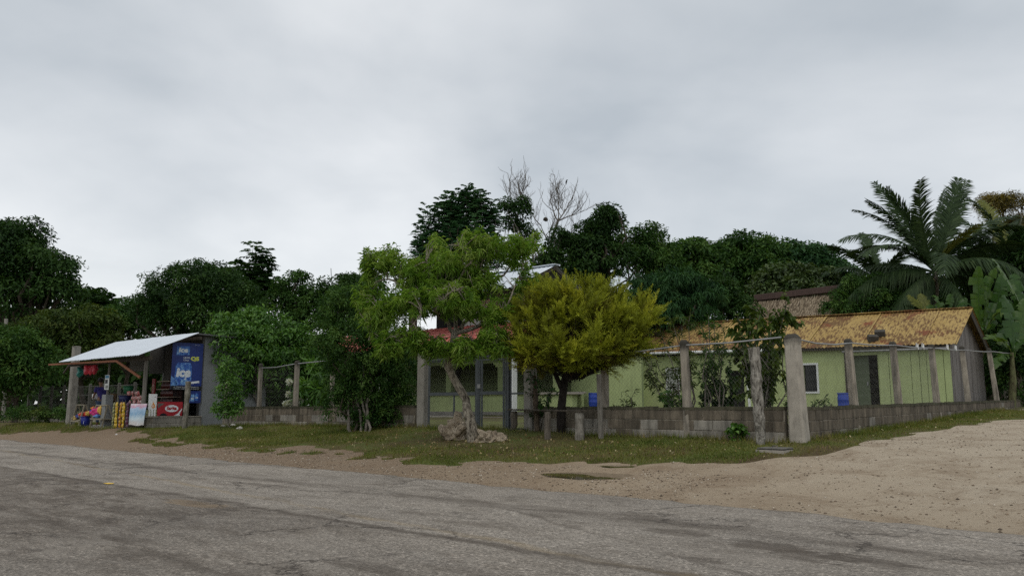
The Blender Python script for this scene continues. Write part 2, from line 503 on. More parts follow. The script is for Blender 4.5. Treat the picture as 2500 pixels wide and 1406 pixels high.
# stone chips
vo = N(nt, 'ShaderNodeTexVoronoi'); vo.inputs['Scale'].default_value = 62; nt.links.new(v, vo.inputs['Vector'])
scn = N(nt, 'ShaderNodeSeparateColor'); nt.links.new(vo.outputs['Color'], scn.inputs[0])
chip = ramp(nt, scn.outputs[0], [(0.0, 0.5), (0.45, 0.92), (0.85, 1.15), (1.0, 1.9)])
c = mixc(nt, 0.9, c, chip, 'MULTIPLY')
def band(y0, slope, w, col, amt_, seed, cut=(0.4, 0.6), xs=0.35, sc=1.5):
    global c
    t = math_(nt, 'ADD', sy, math_(nt, 'MULTIPLY', sx, slope))
    wb = noise(nt, v, 0.9, 6, 0.7, 0.2); 
    t = math_(nt, 'ADD', t, math_(nt, 'MULTIPLY_ADD', wb, 0.5)); t.node.inputs[1].links[0].from_node.inputs[2].default_value = -0.25 - y0
    t = math_(nt, 'ABSOLUTE', t)
    f = ramp(nt, math_(nt, 'DIVIDE', t, w), [(0.25, 1.0), (1.0, 0.0)])
    g = ramp(nt, noise(nt, v, sc, 6, 0.7, seed, stretch=(xs, 1.6, 1)), [(cut[0], 0.0), (cut[1], 1.0)])
    c = mixc(nt, math_(nt, 'MULTIPLY', math_(nt, 'MULTIPLY', f, g), amt_ * 0.8), c, col)
DK = (0.1, 0.08, 0.062)
def fitline(p, q):
    (x0, y0), (x1, y1) = rz(*p), rz(*q)
    s_ = -(y1 - y0) / (x1 - x0)
    return y0 + s_ * x0, s_
y0, s_ = fitline((60, 1108), (760, 1185)); band(y0, s_, 0.32, DK, 0.85, 0.4, (0.38, 0.55))
y0, s_ = fitline((0, 1142), (1140, 1327)); band(y0, s_, 0.10, DK, 0.9, 0.2, (0.3, 0.45))
y0, s_ = fitline((1310, 1345), (1620, 1403)); band(y0, s_, 0.09, (0.34, 0.25, 0.13), 0.55, 0.9, (0.4, 0.55))
y0, s_ = fitline((100, 1275), (480, 1385)); band(y0, s_, 0.13, DK, 0.85, 0.3, (0.36, 0.5))
y0, s_ = fitline((60, 1245), (330, 1330)); band(y0, s_ , 0.45, DK, 0.6, 1.0, (0.45, 0.62))
y0, s_ = fitline((1290, 1260), (1640, 1360)); band(y0, s_, 0.07, DK, 0.55, 0.7, (0.42, 0.55))
def stain(px, py, wpx, hpx, amt=0.8, col=DK):
    global c
    x0, y0 = rz(px, py); xa, ya = rz(px - wpx, py - wpx * 0.12); _, yb = rz(px, py - hpx)
    rx = math.hypot(xa - x0, ya - y0); ry = abs(yb - y0) + 0.05
    a = math_(nt, 'DIVIDE', math_(nt, 'SUBTRACT', sx, x0), rx); b = math_(nt, 'DIVIDE', math_(nt, 'SUBTRACT', sy, y0), ry)
    d = math_(nt, 'ADD', math_(nt, 'MULTIPLY', a, a), math_(nt, 'MULTIPLY', b, b))
    w_ = math_(nt, 'MULTIPLY_ADD', noise(nt, v, 3.0, 10, 0.8, 0.4, stretch=(0.5, 1.5, 1)), 4.4); w_.node.inputs[2].default_value = -2.2
    f = ramp(nt, math_(nt, 'ADD', d, w_), [(0.3, 1.0), (0.6, 0.0)])
    c = mixc(nt, math_(nt, 'MULTIPLY', f, amt * 0.85), c, col)
stain(1640, 1303, 90, 9); stain(1870, 1338, 130, 13); stain(2000, 1368, 160, 20, 0.75); stain(2130, 1376, 190, 14, 0.85)
stain(1720, 1374, 80, 8, 0.7); stain(330, 1250, 180, 16, 0.6); stain(480, 1235, 110, 9, 0.55, (0.3, 0.2, 0.1)); stain(900, 1390, 160, 16, 0.65)
stain(200, 1210, 120, 9, 0.5); stain(650, 1188, 130, 5, 0.6); stain(1330, 1262, 70, 7, 0.4)
nt.links.new(c, bs.inputs['Base Color']); bs.inputs['Roughness'].default_value = 0.86; bs.inputs['Specular IOR Level'].default_value = 0.25
ed_ = math_(nt, 'ADD', sy, math_(nt, 'MULTIPLY', sx, 0.042))
ed_ = math_(nt, 'ADD', ed_, math_(nt, 'MULTIPLY_ADD', noise(nt, v, 1.6, 9, 0.75, 0.3, stretch=(0.5, 1, 1)), 1.5)); ed_.node.inputs[1].links[0].from_node.inputs[2].default_value = -0.75 + 5.68
c = mixc(nt, ramp(nt, ed_, [(0.0, 0.0), (0.12, 0.75)]), c, (0.3, 0.228, 0.152))
pat = noise(nt, v, 1.3, 10, 0.82, 0.3, stretch=(0.6, 1.2, 1))
c = mixc(nt, ramp(nt, pat, [(0.5, 0.0), (0.6, 0.55)]), c, (0.145, 0.118, 0.092))
c = mixc(nt, ramp(nt, noise(nt, v, 0.9, 10, 0.8, 0.6, stretch=(0.4, 1, 1)), [(0.53, 0.0), (0.6, 0.45)]), c, (0.36, 0.318, 0.268))
vc = N(nt, 'ShaderNodeTexVoronoi', feature='DISTANCE_TO_EDGE'); vc.inputs['Scale'].default_value = 0.55
vd = N(nt, 'ShaderNodeVectorMath', operation='ADD'); nn_ = N(nt, 'ShaderNodeTexNoise'); nn_.inputs['Scale'].default_value = 1.6; nn_.inputs['Detail'].default_value = 8; nn_.inputs['Roughness'].default_value = 0.7
nt.links.new(v, nn_.inputs['Vector']); nt.links.new(v, vd.inputs[0]); nt.links.new(nn_.outputs['Color'], vd.inputs[1]); nt.links.new(vd.outputs[0], vc.inputs['Vector'])
ck = ramp(nt, vc.outputs['Distance'], [(0.004, 1.0), (0.016, 0.0)])
ck = math_(nt, 'MULTIPLY', ck, ramp(nt, noise(nt, v, 0.35, 4, 0.6, 0.3), [(0.47, 0.0), (0.56, 0.8)]))
c = mixc(nt, ck, c, (0.05, 0.04, 0.032))
nt.links.new(c, bs.inputs['Base Color'])
h = math_(nt, 'ADD', math_(nt, 'ADD', fine, math_(nt, 'MULTIPLY', pat, 2.5)), math_(nt, 'MULTIPLY', vo.outputs['Distance'], 0.8))
h = math_(nt, 'ADD', h, math_(nt, 'MULTIPLY', mid_, 1.2))
bump(nt, bs, h, 0.9, 0.02)
MROAD = m
tag(np_obj('road', np_mesh('road', RV, RF, smooth=True), MROAD, None, W(0, 0, 0), PHI), kind='structure')
# scrap of yellow paint left on the centre line
mb = MB(); x0, y0 = rz(267, 1181, 0.05)
mb.poly([(x0 - 0.075, y0 - 0.05, 0.058), (x0 + 0.07, y0 - 0.055, 0.058), (x0 + 0.09, y0 + 0.02, 0.058), (x0 + 0.02, y0 + 0.055, 0.058), (x0 - 0.09, y0 + 0.03, 0.058)], 0.004, (0, 0, 1))
me = mesh_from(mb, 'road_marking'); o = np_obj('road_marking', me, m_flat('yellow_paint', (0.72, 0.47, 0.06), 0.7), None, W(0, 0, 0), PHI); tag(o, kind='structure')

# ---- puddles
m, nt, bs = newmat('puddle_water')
bs.inputs['Base Color'].default_value = (0.055, 0.042, 0.026, 1); bs.inputs['Roughness'].default_value = 0.03; bs.inputs['Specular IOR Level'].default_value = 0.5
bump(nt, bs, noise(nt, wpos(nt), 5, 2, 0.5), 0.03, 0.01)
for (px_, py_, rx, ry, zl) in PUD:
    mb = MB(); k = 48
    mb.v.append((px_, py_, zl))
    for i in range(k):
        t = 2 * math.pi * i / k
        q_ = 1.03 - 0.09 * math.sin(3 * t + 1) - 0.05 * math.sin(7 * t); mb.v.append((px_ + rx * q_ * math.cos(t), py_ + ry * q_ * math.sin(t), zl))
    mb.f = [(0, 1 + i, 1 + (i + 1) % k) for i in range(k)]
    me = mesh_from(mb, 'puddle'); tag(np_obj('puddle', me, m, None, W(0, 0, 0), PHI), kind='structure')

# ---- lawn on the verge
NEAR = [(300, 1063), (420, 1074), (500, 1087), (560, 1090), (650, 1094), (760, 1089), (850, 1100), (930, 1112), (1050, 1124), (1150, 1129), (1300, 1128), (1430, 1130), (1560, 1131),
        (1700, 1131), (1800, 1128), (1880, 1119), (1950, 1112), (2060, 1096), (2200, 1066), (2350, 1041), (2440, 1026), (2520, 1014)]
poly = [hit(*p)[:2] for p in NEAR]
poly = [(-20.3, -2.1), (-20.0, -3.4)] + poly + [(poly[-1][0] + 0.4, poly[-1][1] + 6), (0.06, poly[-1][1] + 6), (0.06, -0.02), (-20.3, -0.02)]
poly2 = [(-60, -3.0), (-60, -4.25), (-31, -4.2), (-27.5, -3.8), (-25.5, -3.4), (-21.5, -3.15), (-21.2, -2.7), (-26, -2.4), (-27.5, 1.5), (-60, 1.5)]
def sdist(X, Y, P):
    P = np.array(P); inside = np.zeros(X.shape, bool); dm = np.full(X.shape, 1e9)
    for i in range(len(P)):
        a, b = P[i], P[(i + 1) % len(P)]
        e = b - a; wx, wy = X - a[0], Y - a[1]
        t = np.clip((wx * e[0] + wy * e[1]) / (e @ e + 1e-12), 0, 1)
        dm = np.minimum(dm, np.hypot(wx - t * e[0], wy - t * e[1]))
        c_ = ((a[1] <= Y) & (b[1] > Y)) | ((b[1] <= Y) & (a[1] > Y))
        xi = a[0] + (Y - a[1]) / (e[1] if abs(e[1]) > 1e-9 else 1e-9) * e[0]
        inside ^= c_ & (X < xi)
    return np.where(inside, dm, -dm)
TUFTS = [hit(px, py)[:2] + (ra, rb) for (px, py, ra, rb) in ((400, 1083, 1.1, .14), (520, 1093, .9, .12), (640, 1101, .8, .1), (820, 1108, .9, .16), (905, 1119, .7, .14), (1010, 1127, .6, .12), (1090, 1132, .5, .1), (340, 1076, .6, .1))]
def wob2(X, Y):
    return 0.10 * np.sin(3.1 * X + 1.3 * np.sin(2.2 * Y)) + 0.07 * np.sin(7.3 * X + 2.0 + Y) + 0.05 * np.sin(13 * X - 4 * Y) + 0.08 * np.sin(1.2 * X + 4.4 * Y)
def lawn_sd(X, Y):
    d = np.maximum(sdist(X, Y, poly), sdist(X, Y, poly2))
    for (a, b, ra, rb) in TUFTS: d = np.maximum(d, (1 - np.sqrt(((X - a) / ra) ** 2 + ((Y - b) / rb) ** 2)) * rb)
    return d + wob2(X, Y)
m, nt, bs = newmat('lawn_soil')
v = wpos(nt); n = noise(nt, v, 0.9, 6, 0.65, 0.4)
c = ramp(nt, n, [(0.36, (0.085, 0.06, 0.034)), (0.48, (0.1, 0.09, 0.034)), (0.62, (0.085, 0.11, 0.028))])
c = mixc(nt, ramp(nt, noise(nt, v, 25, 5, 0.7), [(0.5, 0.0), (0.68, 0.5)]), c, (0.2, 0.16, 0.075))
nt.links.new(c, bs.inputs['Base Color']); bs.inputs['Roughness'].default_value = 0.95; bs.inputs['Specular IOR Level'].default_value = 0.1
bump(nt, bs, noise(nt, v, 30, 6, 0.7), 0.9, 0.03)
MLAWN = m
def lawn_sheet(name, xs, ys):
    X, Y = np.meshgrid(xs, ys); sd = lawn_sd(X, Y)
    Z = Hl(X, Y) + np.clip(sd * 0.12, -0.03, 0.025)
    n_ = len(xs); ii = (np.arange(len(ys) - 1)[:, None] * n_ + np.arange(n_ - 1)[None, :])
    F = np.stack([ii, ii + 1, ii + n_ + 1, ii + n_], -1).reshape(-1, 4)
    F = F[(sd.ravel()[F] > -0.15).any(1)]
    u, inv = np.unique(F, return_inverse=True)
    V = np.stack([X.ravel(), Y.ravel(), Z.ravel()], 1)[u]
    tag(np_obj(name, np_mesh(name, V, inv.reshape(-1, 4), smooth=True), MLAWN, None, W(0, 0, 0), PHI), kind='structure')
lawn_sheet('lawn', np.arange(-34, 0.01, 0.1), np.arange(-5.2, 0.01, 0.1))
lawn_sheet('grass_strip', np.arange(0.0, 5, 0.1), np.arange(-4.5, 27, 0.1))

def blades(n_try, xr, yr, h, seed):
    rg = np.random.default_rng(seed)
    X = rg.uniform(*xr, n_try); Y = rg.uniform(*yr, n_try)
    sd = lawn_sd(X, Y)
    # bald trodden earth under the trees by the gate
    bald = np.exp(-(((X + 6.4) / 2.6) ** 2 + ((Y + 1.5) / 1.1) ** 2)) + 0.55 * np.exp(-(((X + 9.5) / 1.8) ** 2 + ((Y + 3.2) / 0.7) ** 2))
    pn = np.clip(0.5 + 0.45 * np.sin(1.3 * X + 2 * np.sin(1.1 * Y)) * np.sin(1.9 * Y + 1.1 * np.sin(1.4 * X)) + 0.3 * np.sin(3.7 * X + 2 * Y) * np.sin(4.4 * Y - X), 0, 1)
    keep = (sd > 0.0) & (rg.random(n_try) < np.clip(1.0 - 1.15 * bald - 0.6 * pn, 0.04, 1))
    X, Y, sd = X[keep], Y[keep], sd[keep]
    k = len(X); Z = Hl(X, Y) + np.clip(sd * 0.12, -0.03, 0.025) - 0.004
    hh = h * rg.uniform(0.5, 1.5, k); az_ = rg.uniform(0, 6.283, k); le = rg.uniform(0.2, 1.1, k) * hh
    w = rg.uniform(0.004, 0.009, k)
    bx, by = np.cos(az_), np.sin(az_); lx, ly = np.cos(az_ + 1.57 + rg.normal(0, 0.4, k)), np.sin(az_ + 1.57 + rg.normal(0, 0.4, k))
    V = np.stack([np.stack([X - bx * w, Y - by * w, Z], 1), np.stack([X + bx * w, Y + by * w, Z], 1), np.stack([X + lx * le, Y + ly * le, Z + hh], 1)], 1).reshape(-1, 3)
    F = np.arange(3 * k).reshape(-1, 3)
    tint = np.clip(rg.random(k) * 0.55 + 0.5 * pn[keep], 0, 1)
    return V, F, np.repeat(tint, 3)
MGRASS = m_leaf('grass_blade', [(0.055, 0.085, 0.014), (0.105, 0.14, 0.024), (0.17, 0.175, 0.04), (0.25, 0.195, 0.085)], 0.7, 0.25, 0.15, 0.2)
tall_ = blades(9000, (-20, 0), (-0.35, -0.03), 0.11, 6); tall2_ = blades(9000, (0.02, 0.4), (0, 24), 0.11, 7); tall3_ = blades(12000, (-21, 0.1), (-5.0, -0.5), 0.085, 8)
parts_ = [tall_, tall2_, tall3_, blades(150000, (-21, 0.1), (-5.0, 0), 0.035, 3), blades(26000, (-30, -20), (-5.0, 0), 0.09, 4), blades(60000, (0, 3.2), (-4, 24), 0.04, 5)]
o_ = 0; Vs, Fs, Ts = [], [], []
for V, F, T in parts_: Vs.append(V); Fs.append(F + o_); Ts.append(T); o_ += len(V)
tag(np_obj('grass', np_mesh('grass', np.concatenate(Vs), np.concatenate(Fs), np.concatenate(Ts)), MGRASS, None, W(0, 0, 0), PHI), 'short trodden grass on the verge in front of the block fence', 'grass', kind='stuff')

# ---- loose stones on the dirt, fallen leaves on the verge
def pebbles(n, sampler, smin, smax, seed):
    rg = np.random.default_rng(seed); X, Y, Z = sampler(rg, n); k = len(X)
    base = np.array([[1, 0, 0], [0, 1, 0], [-1, 0, 0], [0, -1, 0], [0, 0, 1], [0, 0, -0.6]], float)
    f = np.array([[0, 1, 4], [1, 2, 4], [2, 3, 4], [3, 0, 4], [1, 0, 5], [2, 1, 5], [3, 2, 5], [0, 3, 5]])
    s = smin * (smax / smin) ** (rg.random(k) ** 2.2)
    V = base[None] * rg.uniform(0.55, 1.25, (k, 6, 1)) * s[:, None, None] * np.array([1, 1, 0.7])
    a = rg.uniform(0, 6.28, k); ca, sa = np.cos(a)[:, None], np.sin(a)[:, None]
    V = np.stack([V[..., 0] * ca - V[..., 1] * sa, V[..., 0] * sa + V[..., 1] * ca, V[..., 2]], -1)
    V += np.stack([X, Y, Z + s * 0.15], 1)[:, None]
    F = (np.arange(k)[:, None, None] * 6 + f[None]).reshape(-1, 3)
    return V.reshape(-1, 3), F, np.repeat(rg.random(k), 6)
def dirt_pts(rg, n):
    X = np.concatenate([rg.uniform(-16, 0.6, n // 2), rg.uniform(-1, 9, n - n // 2)])
    Y = np.concatenate([rg.uniform(-5.9, -3.4, n // 2), -6.6 + 16 * rg.random(n - n // 2) ** 1.8])
    be = -5.68 - 0.042 * X
    ok = (Y > be + 0.02) & (lawn_sd(X, Y) < 0.05)
    for (a, b, rx, ry, zl) in PUD: ok &= ((X - a) / rx) ** 2 + ((Y - b) / ry) ** 2 > 1.3
    X, Y = X[ok], Y[ok]
    return X, Y, Hl(X, Y)
m, nt, bs = newmat('limestone_chip')
a = N(nt, 'ShaderNodeAttribute', attribute_name='tint')
nt.links.new(ramp(nt, a.outputs['Fac'], [(0, (0.08, 0.06, 0.042)), (0.35, (0.22, 0.16, 0.11)), (0.8, (0.38, 0.3, 0.21)), (1, (0.58, 0.52, 0.43))]), bs.inputs['Base Color']); bs.inputs['Roughness'].default_value = 0.9
V, F, T = pebbles(30000, dirt_pts, 0.004, 0.024, 11)
tag(np_obj('gravel', np_mesh('gravel', V, F, T), m, None, W(0, 0, 0), PHI), 'loose limestone gravel scattered over the dirt side road and shoulder', 'gravel', kind='stuff')
def litter(n, seed):
    rg = np.random.default_rng(seed)
    X = np.concatenate([rg.normal(-6.0, 3.0, n), rg.uniform(-14, 0, n // 2), rg.uniform(0, 2.5, n // 3)]); Y = np.concatenate([rg.normal(-2.2, 1.1, n), rg.uniform(-4.4, -0.1, n // 2), rg.uniform(-3, 14, n // 3)])
    ok = lawn_sd(X, Y) > 0.05; X, Y = X[ok], Y[ok]; k = len(X); Z = Hl(X, Y) + 0.045
    a = rg.uniform(0, 6.28, k); L_ = rg.uniform(0.025, 0.07, k); w = rg.uniform(0.008, 0.018, k)
    dx, dy = np.cos(a), np.sin(a); t = rg.normal(0, 0.015, (k, 4))
    V = np.stack([np.stack([X, Y, Z + t[:, 0]], 1), np.stack([X + dx * L_ / 2 - dy * w, Y + dy * L_ / 2 + dx * w, Z + t[:, 1]], 1), np.stack([X + dx * L_, Y + dy * L_, Z + t[:, 2]], 1), np.stack([X + dx * L_ / 2 + dy * w, Y + dy * L_ / 2 - dx * w, Z + t[:, 3]], 1)], 1)
    return V.reshape(-1, 3), np.arange(4 * k).reshape(-1, 4), np.repeat(rg.random(k), 4)
V, F, T = litter(620, 5)
tag(np_obj('fallen_leaves', np_mesh('fallen_leaves', V, F, T), m_leaf('dry_leaf', [(0.16, 0.1, 0.045), (0.3, 0.22, 0.1), (0.48, 0.42, 0.25)], 0.8, 0.1, 0.1), None, W(0, 0, 0), PHI), 'dry fallen leaves strewn over the grass around the gate tree', 'fallen leaves', kind='stuff')

# ================================================================ block fences
MBLOCK = m_concrete('cement_block', (0.285, 0.262, 0.222), amount=0.6, rnd=0.16)
MBLOCKD = m_concrete('cement_block_mouldy', (0.18, 0.15, 0.112), mold=(0.03, 0.026, 0.02), amount=0.85, rnd=0.25)
MMORTAR = m_concrete('mortar', (0.3, 0.265, 0.21), amount=0.7, rnd=0.1)
MCOPE = m_concrete('mossy_coping', (0.1, 0.092, 0.06), mold=(0.022, 0.024, 0.014), amount=1.0, rnd=0.2)
MPOST = m_concrete('cast_post', (0.33, 0.29, 0.235), top=0.14, amount=0.62, rnd=0.16)
MPILLAR = m_concrete('cast_pillar', (0.38, 0.345, 0.29), top=0.1, amount=0.3, rnd=0.05)
MPILLAR2 = m_concrete('smooth_pillar', (0.28, 0.262, 0.23), amount=0.3, rnd=0.06)
MGALV = m_plain('galvanised_pipe', (0.27, 0.27, 0.265), 0.5, 0.25, 9, 0.5, metal=0.35)
MWIRE = m_plain('old_wire', (0.13, 0.125, 0.115), 0.7, 0.3, 9)
def block_mesh(seed, L_=0.385, D=0.152, Hh=0.187):
    mb = MB(); mb.box(-L_ / 2, L_ / 2, -D / 2, D / 2, -Hh / 2, Hh / 2)
    me = mesh_from(mb, 'block')
    bm = bmesh.new(); bm.from_mesh(me)
    bmesh.ops.bevel(bm, geom=bm.edges[:], offset=0.009, segments=1, affect='EDGES')
    rg = random.Random(seed)
    for v_ in bm.verts: v_.co += Vector((rg.uniform(-.004, .004), rg.uniform(-.004, .004), rg.uniform(-.004, .004)))
    bm.to_mesh(me); bm.free(); return me
BLK = {}
for k_, mt in (('a', MBLOCK), ('d', MBLOCKD)):
    BLK[k_] = []
    for s_ in range(3):
        me = block_mesh(s_ + (9 if k_ == 'd' else 0)); me.materials.append(mt); BLK[k_].append(me)
def post_mb(x, y, z0, z1, w, dome=0.06, taper=0.9, lean=(0, 0), flare=0.0):
    """square cast post with a rounded cap"""
    mb = MB()
    prof = [(z0 - 0.15, 1 + flare), (z0 + 0.25, 1 + flare * 0.2), ((z0 + z1) / 2, (1 + taper) / 2), (z1 - dome * 1.6, taper), (z1 - dome, taper * 1.08), (z1 - dome * 0.45, taper * 0.98), (z1, taper * 0.6)]
    ch = 0.12
    for i, (z, k) in enumerate(prof):
        t = (z - z0) / (z1 - z0); h = w / 2 * k; cx_ = x + lean[0] * t; cy_ = y + lean[1] * t; q = h * ch * 2
        for (a, b) in ((-h + q, -h), (h - q, -h), (h, -h + q), (h, h - q), (h - q, h), (-h + q, h), (-h, h - q), (-h, -h + q)):
            mb.v.append((cx_ + a, cy_ + b, z))
    for i in range(len(prof) - 1):
        for k in range(8):
            k2 = (k + 1) % 8; mb.f.append((i * 8 + k, i * 8 + k2, i * 8 + 8 + k2, i * 8 + 8 + k))
    e = (len(prof) - 1) * 8; mb.f.append(tuple(range(e, e + 8)))
    return mb
def chain_link(mb, P, Q, z0f, z1f, pitch=0.085, r=0.0016):
    """zigzag wires in the plane from P to Q (site xy)"""
    P = np.array(P, float); Q = np.array(Q, float); L_ = np.hypot(*(Q - P)); d = (Q - P) / L_
    n_ = int(L_ / pitch); nrm = np.array([-d[1], d[0]])
    for i in range(n_ + 1):
        for sgn in (0, 1):
            s0 = i * pitch
            x0 = P + d * s0; za, zb = z0f(s0), z1f(s0); m_ = int((zb - za) / pitch)
            pts = []
            for j in range(m_ + 1):
                off = ((j + sgn) % 2) * pitch
                ss = min(s0 + off, L_); p = P + d * ss + nrm * 0.004 * (1 if (j % 2) else -1)
                pts.append((p[0], p[1], za + (zb - za) * j / max(m_, 1)))
            if len(pts) > 1: mb.tube(pts, r, 3, cap=False)
def fence(name, label, axis, s0, s1, ztop, posts, piers, rows, mat_key, pmat, rail, mesh_spans, zmesh, seed, cope_h=0.05, extra=None):
    """axis 'x': wall runs along site x at y=0; axis 'y': along site y at x=0"""
    rg = random.Random(seed)
    P = (lambda s, z, o=0.0: (s, o, z)) if axis == 'x' else (lambda s, z, o=0.0: (o, s, z))
    base = P(s0, float(Hl(*P(s0, 0)[:2])))
    root = thing(name, label, 'fence', base)
    mb = MB(); n_ = max(2, int(abs(s1 - s0) / 0.5))
    zb = [float(Hl(*P(s0 + (s1 - s0) * i / n_, 0)[:2])) for i in range(n_ + 1)]
    for i in range(n_):
        a, b = s0 + (s1 - s0) * i / n_, s0 + (s1 - s0) * (i + 1) / n_
        lo, hi = min(a, b), max(a, b)
        z_lo = min(zb[i], zb[i + 1]) - 0.2; zt = ztop((a + b) / 2) - 0.02
        if axis == 'x': mb.box(lo, hi, -0.064, 0.064, z_lo, zt)
        else: mb.box(-0.064, 0.064, lo, hi, z_lo, zt)
    part('mortar_core', mb, MMORTAR, root)
    mb = MB(); L_ = abs(s1 - s0); n_ = int(L_ / 0.22); sg = 1 if s1 > s0 else -1
    for i in range(n_):
        a, b = s0 + sg * i * L_ / n_, s0 + sg * (i + 1) * L_ / n_
        lo, hi = min(a, b), max(a, b); h = rg.uniform(-0.012, 0.014); w = 0.085 + rg.uniform(-0.008, 0.008)
        zt = ztop((a + b) / 2)
        if axis == 'x': mb.box(lo, hi + 0.003, -w, w, zt - 0.028, zt + cope_h * 0.5 + h)
        else: mb.box(-w, w, lo, hi + 0.003, zt - 0.028, zt + cope_h * 0.5 + h)
    part('coping', mb, MCOPE, root)
    rot = 0 if axis == 'x' else math.pi / 2
    for r_ in range(rows):
        s = min(s0, s1) + 0.2 * (r_ % 2); lo, hi = min(s0, s1), max(s0, s1)
        while s - 0.2 < hi - 0.05:
            a, b = max(s - 0.2, lo), min(s + 0.2, hi)
            if b - a > 0.08:
                c_ = (a + b) / 2; z = ztop(c_) - 0.03 - 0.0975 - 0.197 * (rows - 1 - r_) 
                p = P(c_, z, rg.uniform(-0.004, 0.004))
                key = mat_key if rg.random() < 0.8 else ('d' if mat_key == 'a' else 'a')
                if r_ == rows - 1 and rg.random() < 0.92: key = 'd'
                elif r_ == 1 and rg.random() < 0.45: key = 'd'
                piece('block', rg.choice(BLK[key]), root, p, (rg.uniform(-.006, .006), rg.uniform(-.004, .004), rot + rg.choice((0, math.pi))), ((b - a - 0.008) / 0.385, 1, 1))
            s += 0.4
    for (s, zt, w, lean) in posts:
        x, y, _ = P(s, 0); z0 = float(Hl(x, y))
        part('post', post_mb(x, y, z0, zt, w, 0.07 if w < 0.25 else 0.13, 0.88 if w < 0.25 else 0.86, lean, 0.12), pmat if w < 0.25 else MPILLAR, root, bevel=0.0)
    for pts in rail:
        part('top_rail', MB().tube([P(*q) for q in pts], 0.016, 8), MGALV, root, True)
    mb = MB()
    for (a, b) in mesh_spans:
        pa, pb = P(a, 0), P(b, 0); dr = 1 if b > a else -1
        chain_link(mb, pa[:2], pb[:2], lambda s: ztop(a + dr * s) + 0.01, lambda s: zmesh(a + dr * s))
    if mb.v: tag(part('chain_link_mesh', mb, MWIRE, root))
    return root
# front, right of the gate
fence('block_fence', 'grey block fence with chain link between the gate and the thick corner pillar', 'x', -5.98, -0.16, lambda s: 1.1,
      [(-4.1, 2.36, 0.15, (0.02, 0)), (-2.13, 2.44, 0.15, (-0.05, 0)), (0.07, 2.43, 0.275, (-0.05, 0))], None, 3, 'a', MPOST,
      [[(-4.1, 2.2, -0.03), (-3.1, 2.26, -0.03), (-2.15, 2.33, -0.03), (-1.2, 2.33, -0.03), (-0.17, 2.38, -0.03)]],
      [(-5.9, -4.15), (-4.05, -2.2), (-2.05, -0.2)], lambda s: 2.3, 21)
# front, left of the gate
fence('block_fence', 'low pale block fence between the shop wall and the gate, overhung by bushes', 'x', -19.2, -9.95, lambda s: 1.11 + 0.006 * (s + 14),
      [(-19.3, 2.35, 0.13, (0, 0)), (-17.3, 2.48, 0.12, (0, 0)), (-15.35, 2.5, 0.14, (0.04, 0)), (-13.55, 2.4, 0.12, (0, 0)), (-11.7, 2.4, 0.12, (0, 0))], None, 3, 'a', MPOST,
      [[(-17.25, 2.33, -0.02), (-16.4, 2.33, -0.02), (-15.4, 2.4, -0.02), (-14.2, 2.43, -0.02), (-13.2, 2.45, -0.02)]], [(-17.2, -15.5)], lambda s: 2.35, 22)
# along the side road
zs = lambda s: 1.09 + 0.012 * s
def rail_y(a, za, b, zb, sag): return [(a, za, 0.0), ((a * 2 + b) / 3, za * 2 / 3 + zb / 3 - sag, 0.0), ((a + 2 * b) / 3, za / 3 + zb * 2 / 3 - sag, 0.0), (b, zb, 0.0)]
pz = [(0.17, 2.36), (3.15, 2.45), (6.2, 2.57), (9.5, 2.68), (13.0, 2.8), (17.0, 2.95), (21.4, 3.1), (26, 3.2)]
fence('block_fence', 'dark mouldy block fence with leaning posts running back along the dirt side road', 'y', 0.17, 26.0, zs,
      [(3.15, 2.54, 0.155, (-0.07, 0)), (6.2, 2.66, 0.155, (-0.07, 0)), (9.5, 2.78, 0.155, (-0.05, 0)), (13.0, 2.92, 0.15, (-0.08, 0)), (17.0, 3.07, 0.15, (-0.14, 0)), (21.4, 3.25, 0.15, (-0.12, 0)), (26, 3.3, 0.15, (0, 0))],
      None, 3, 'd', MPOST, [rail_y(*pz[i], *pz[i + 1], 0.06 if i == 0 else 0.02) for i in range(len(pz) - 1)],
      [(pz[i][0] + 0.1, pz[i + 1][0] - 0.1) for i in range(3)], lambda s: 2.3 + 0.035 * s, 23)

# ---------------------------------------------------------------- gate pillars and gate
z = float(Hl(-9.7, 0))
solo('gate_pillar', post_mb(-9.72, 0, z, 2.6, 0.25, 0.02, 1.0), MPILLAR2, 'smooth grey concrete pillar left of the gate, beside the dark bush', 'pillar', (-9.72, 0, z), 'concrete pillars of the gate')
solo('gate_pillar', post_mb(-6.14, 0, z, 2.2, 0.24, 0.02, 1.0), MPILLAR2, 'smooth grey concrete pillar right of the gate, behind the wooden bench', 'pillar', (-6.14, 0, z), 'concrete pillars of the gate')
MIRON = m_plain('grey_gate_iron', (0.085, 0.095, 0.1), 0.6, 0.25, 9, 0.4, metal=0.2)
root = thing('metal_gate', 'dark grey pipe and mesh gate with tall door leaf between two pillars', 'gate', (-7.9, 0, 0.55))
def framebars(x0, x1, z0, z1, y, r, bars=()):
    mb = MB()
    for (a, b) in (((x0, z0), (x1, z0)), ((x1, z0), (x1, z1)), ((x1, z1), (x0, z1)), ((x0, z1), (x0, z0))): mb.beam((a[0], y, a[1]), (b[0], y, b[1]), r * 2, r * 2, (0, 1, 0))
    for (a, b) in bars: mb.beam((a[0], y, a[1]), (b[0], y, b[1]), r * 2, r * 2, (0, 1, 0))
    return mb
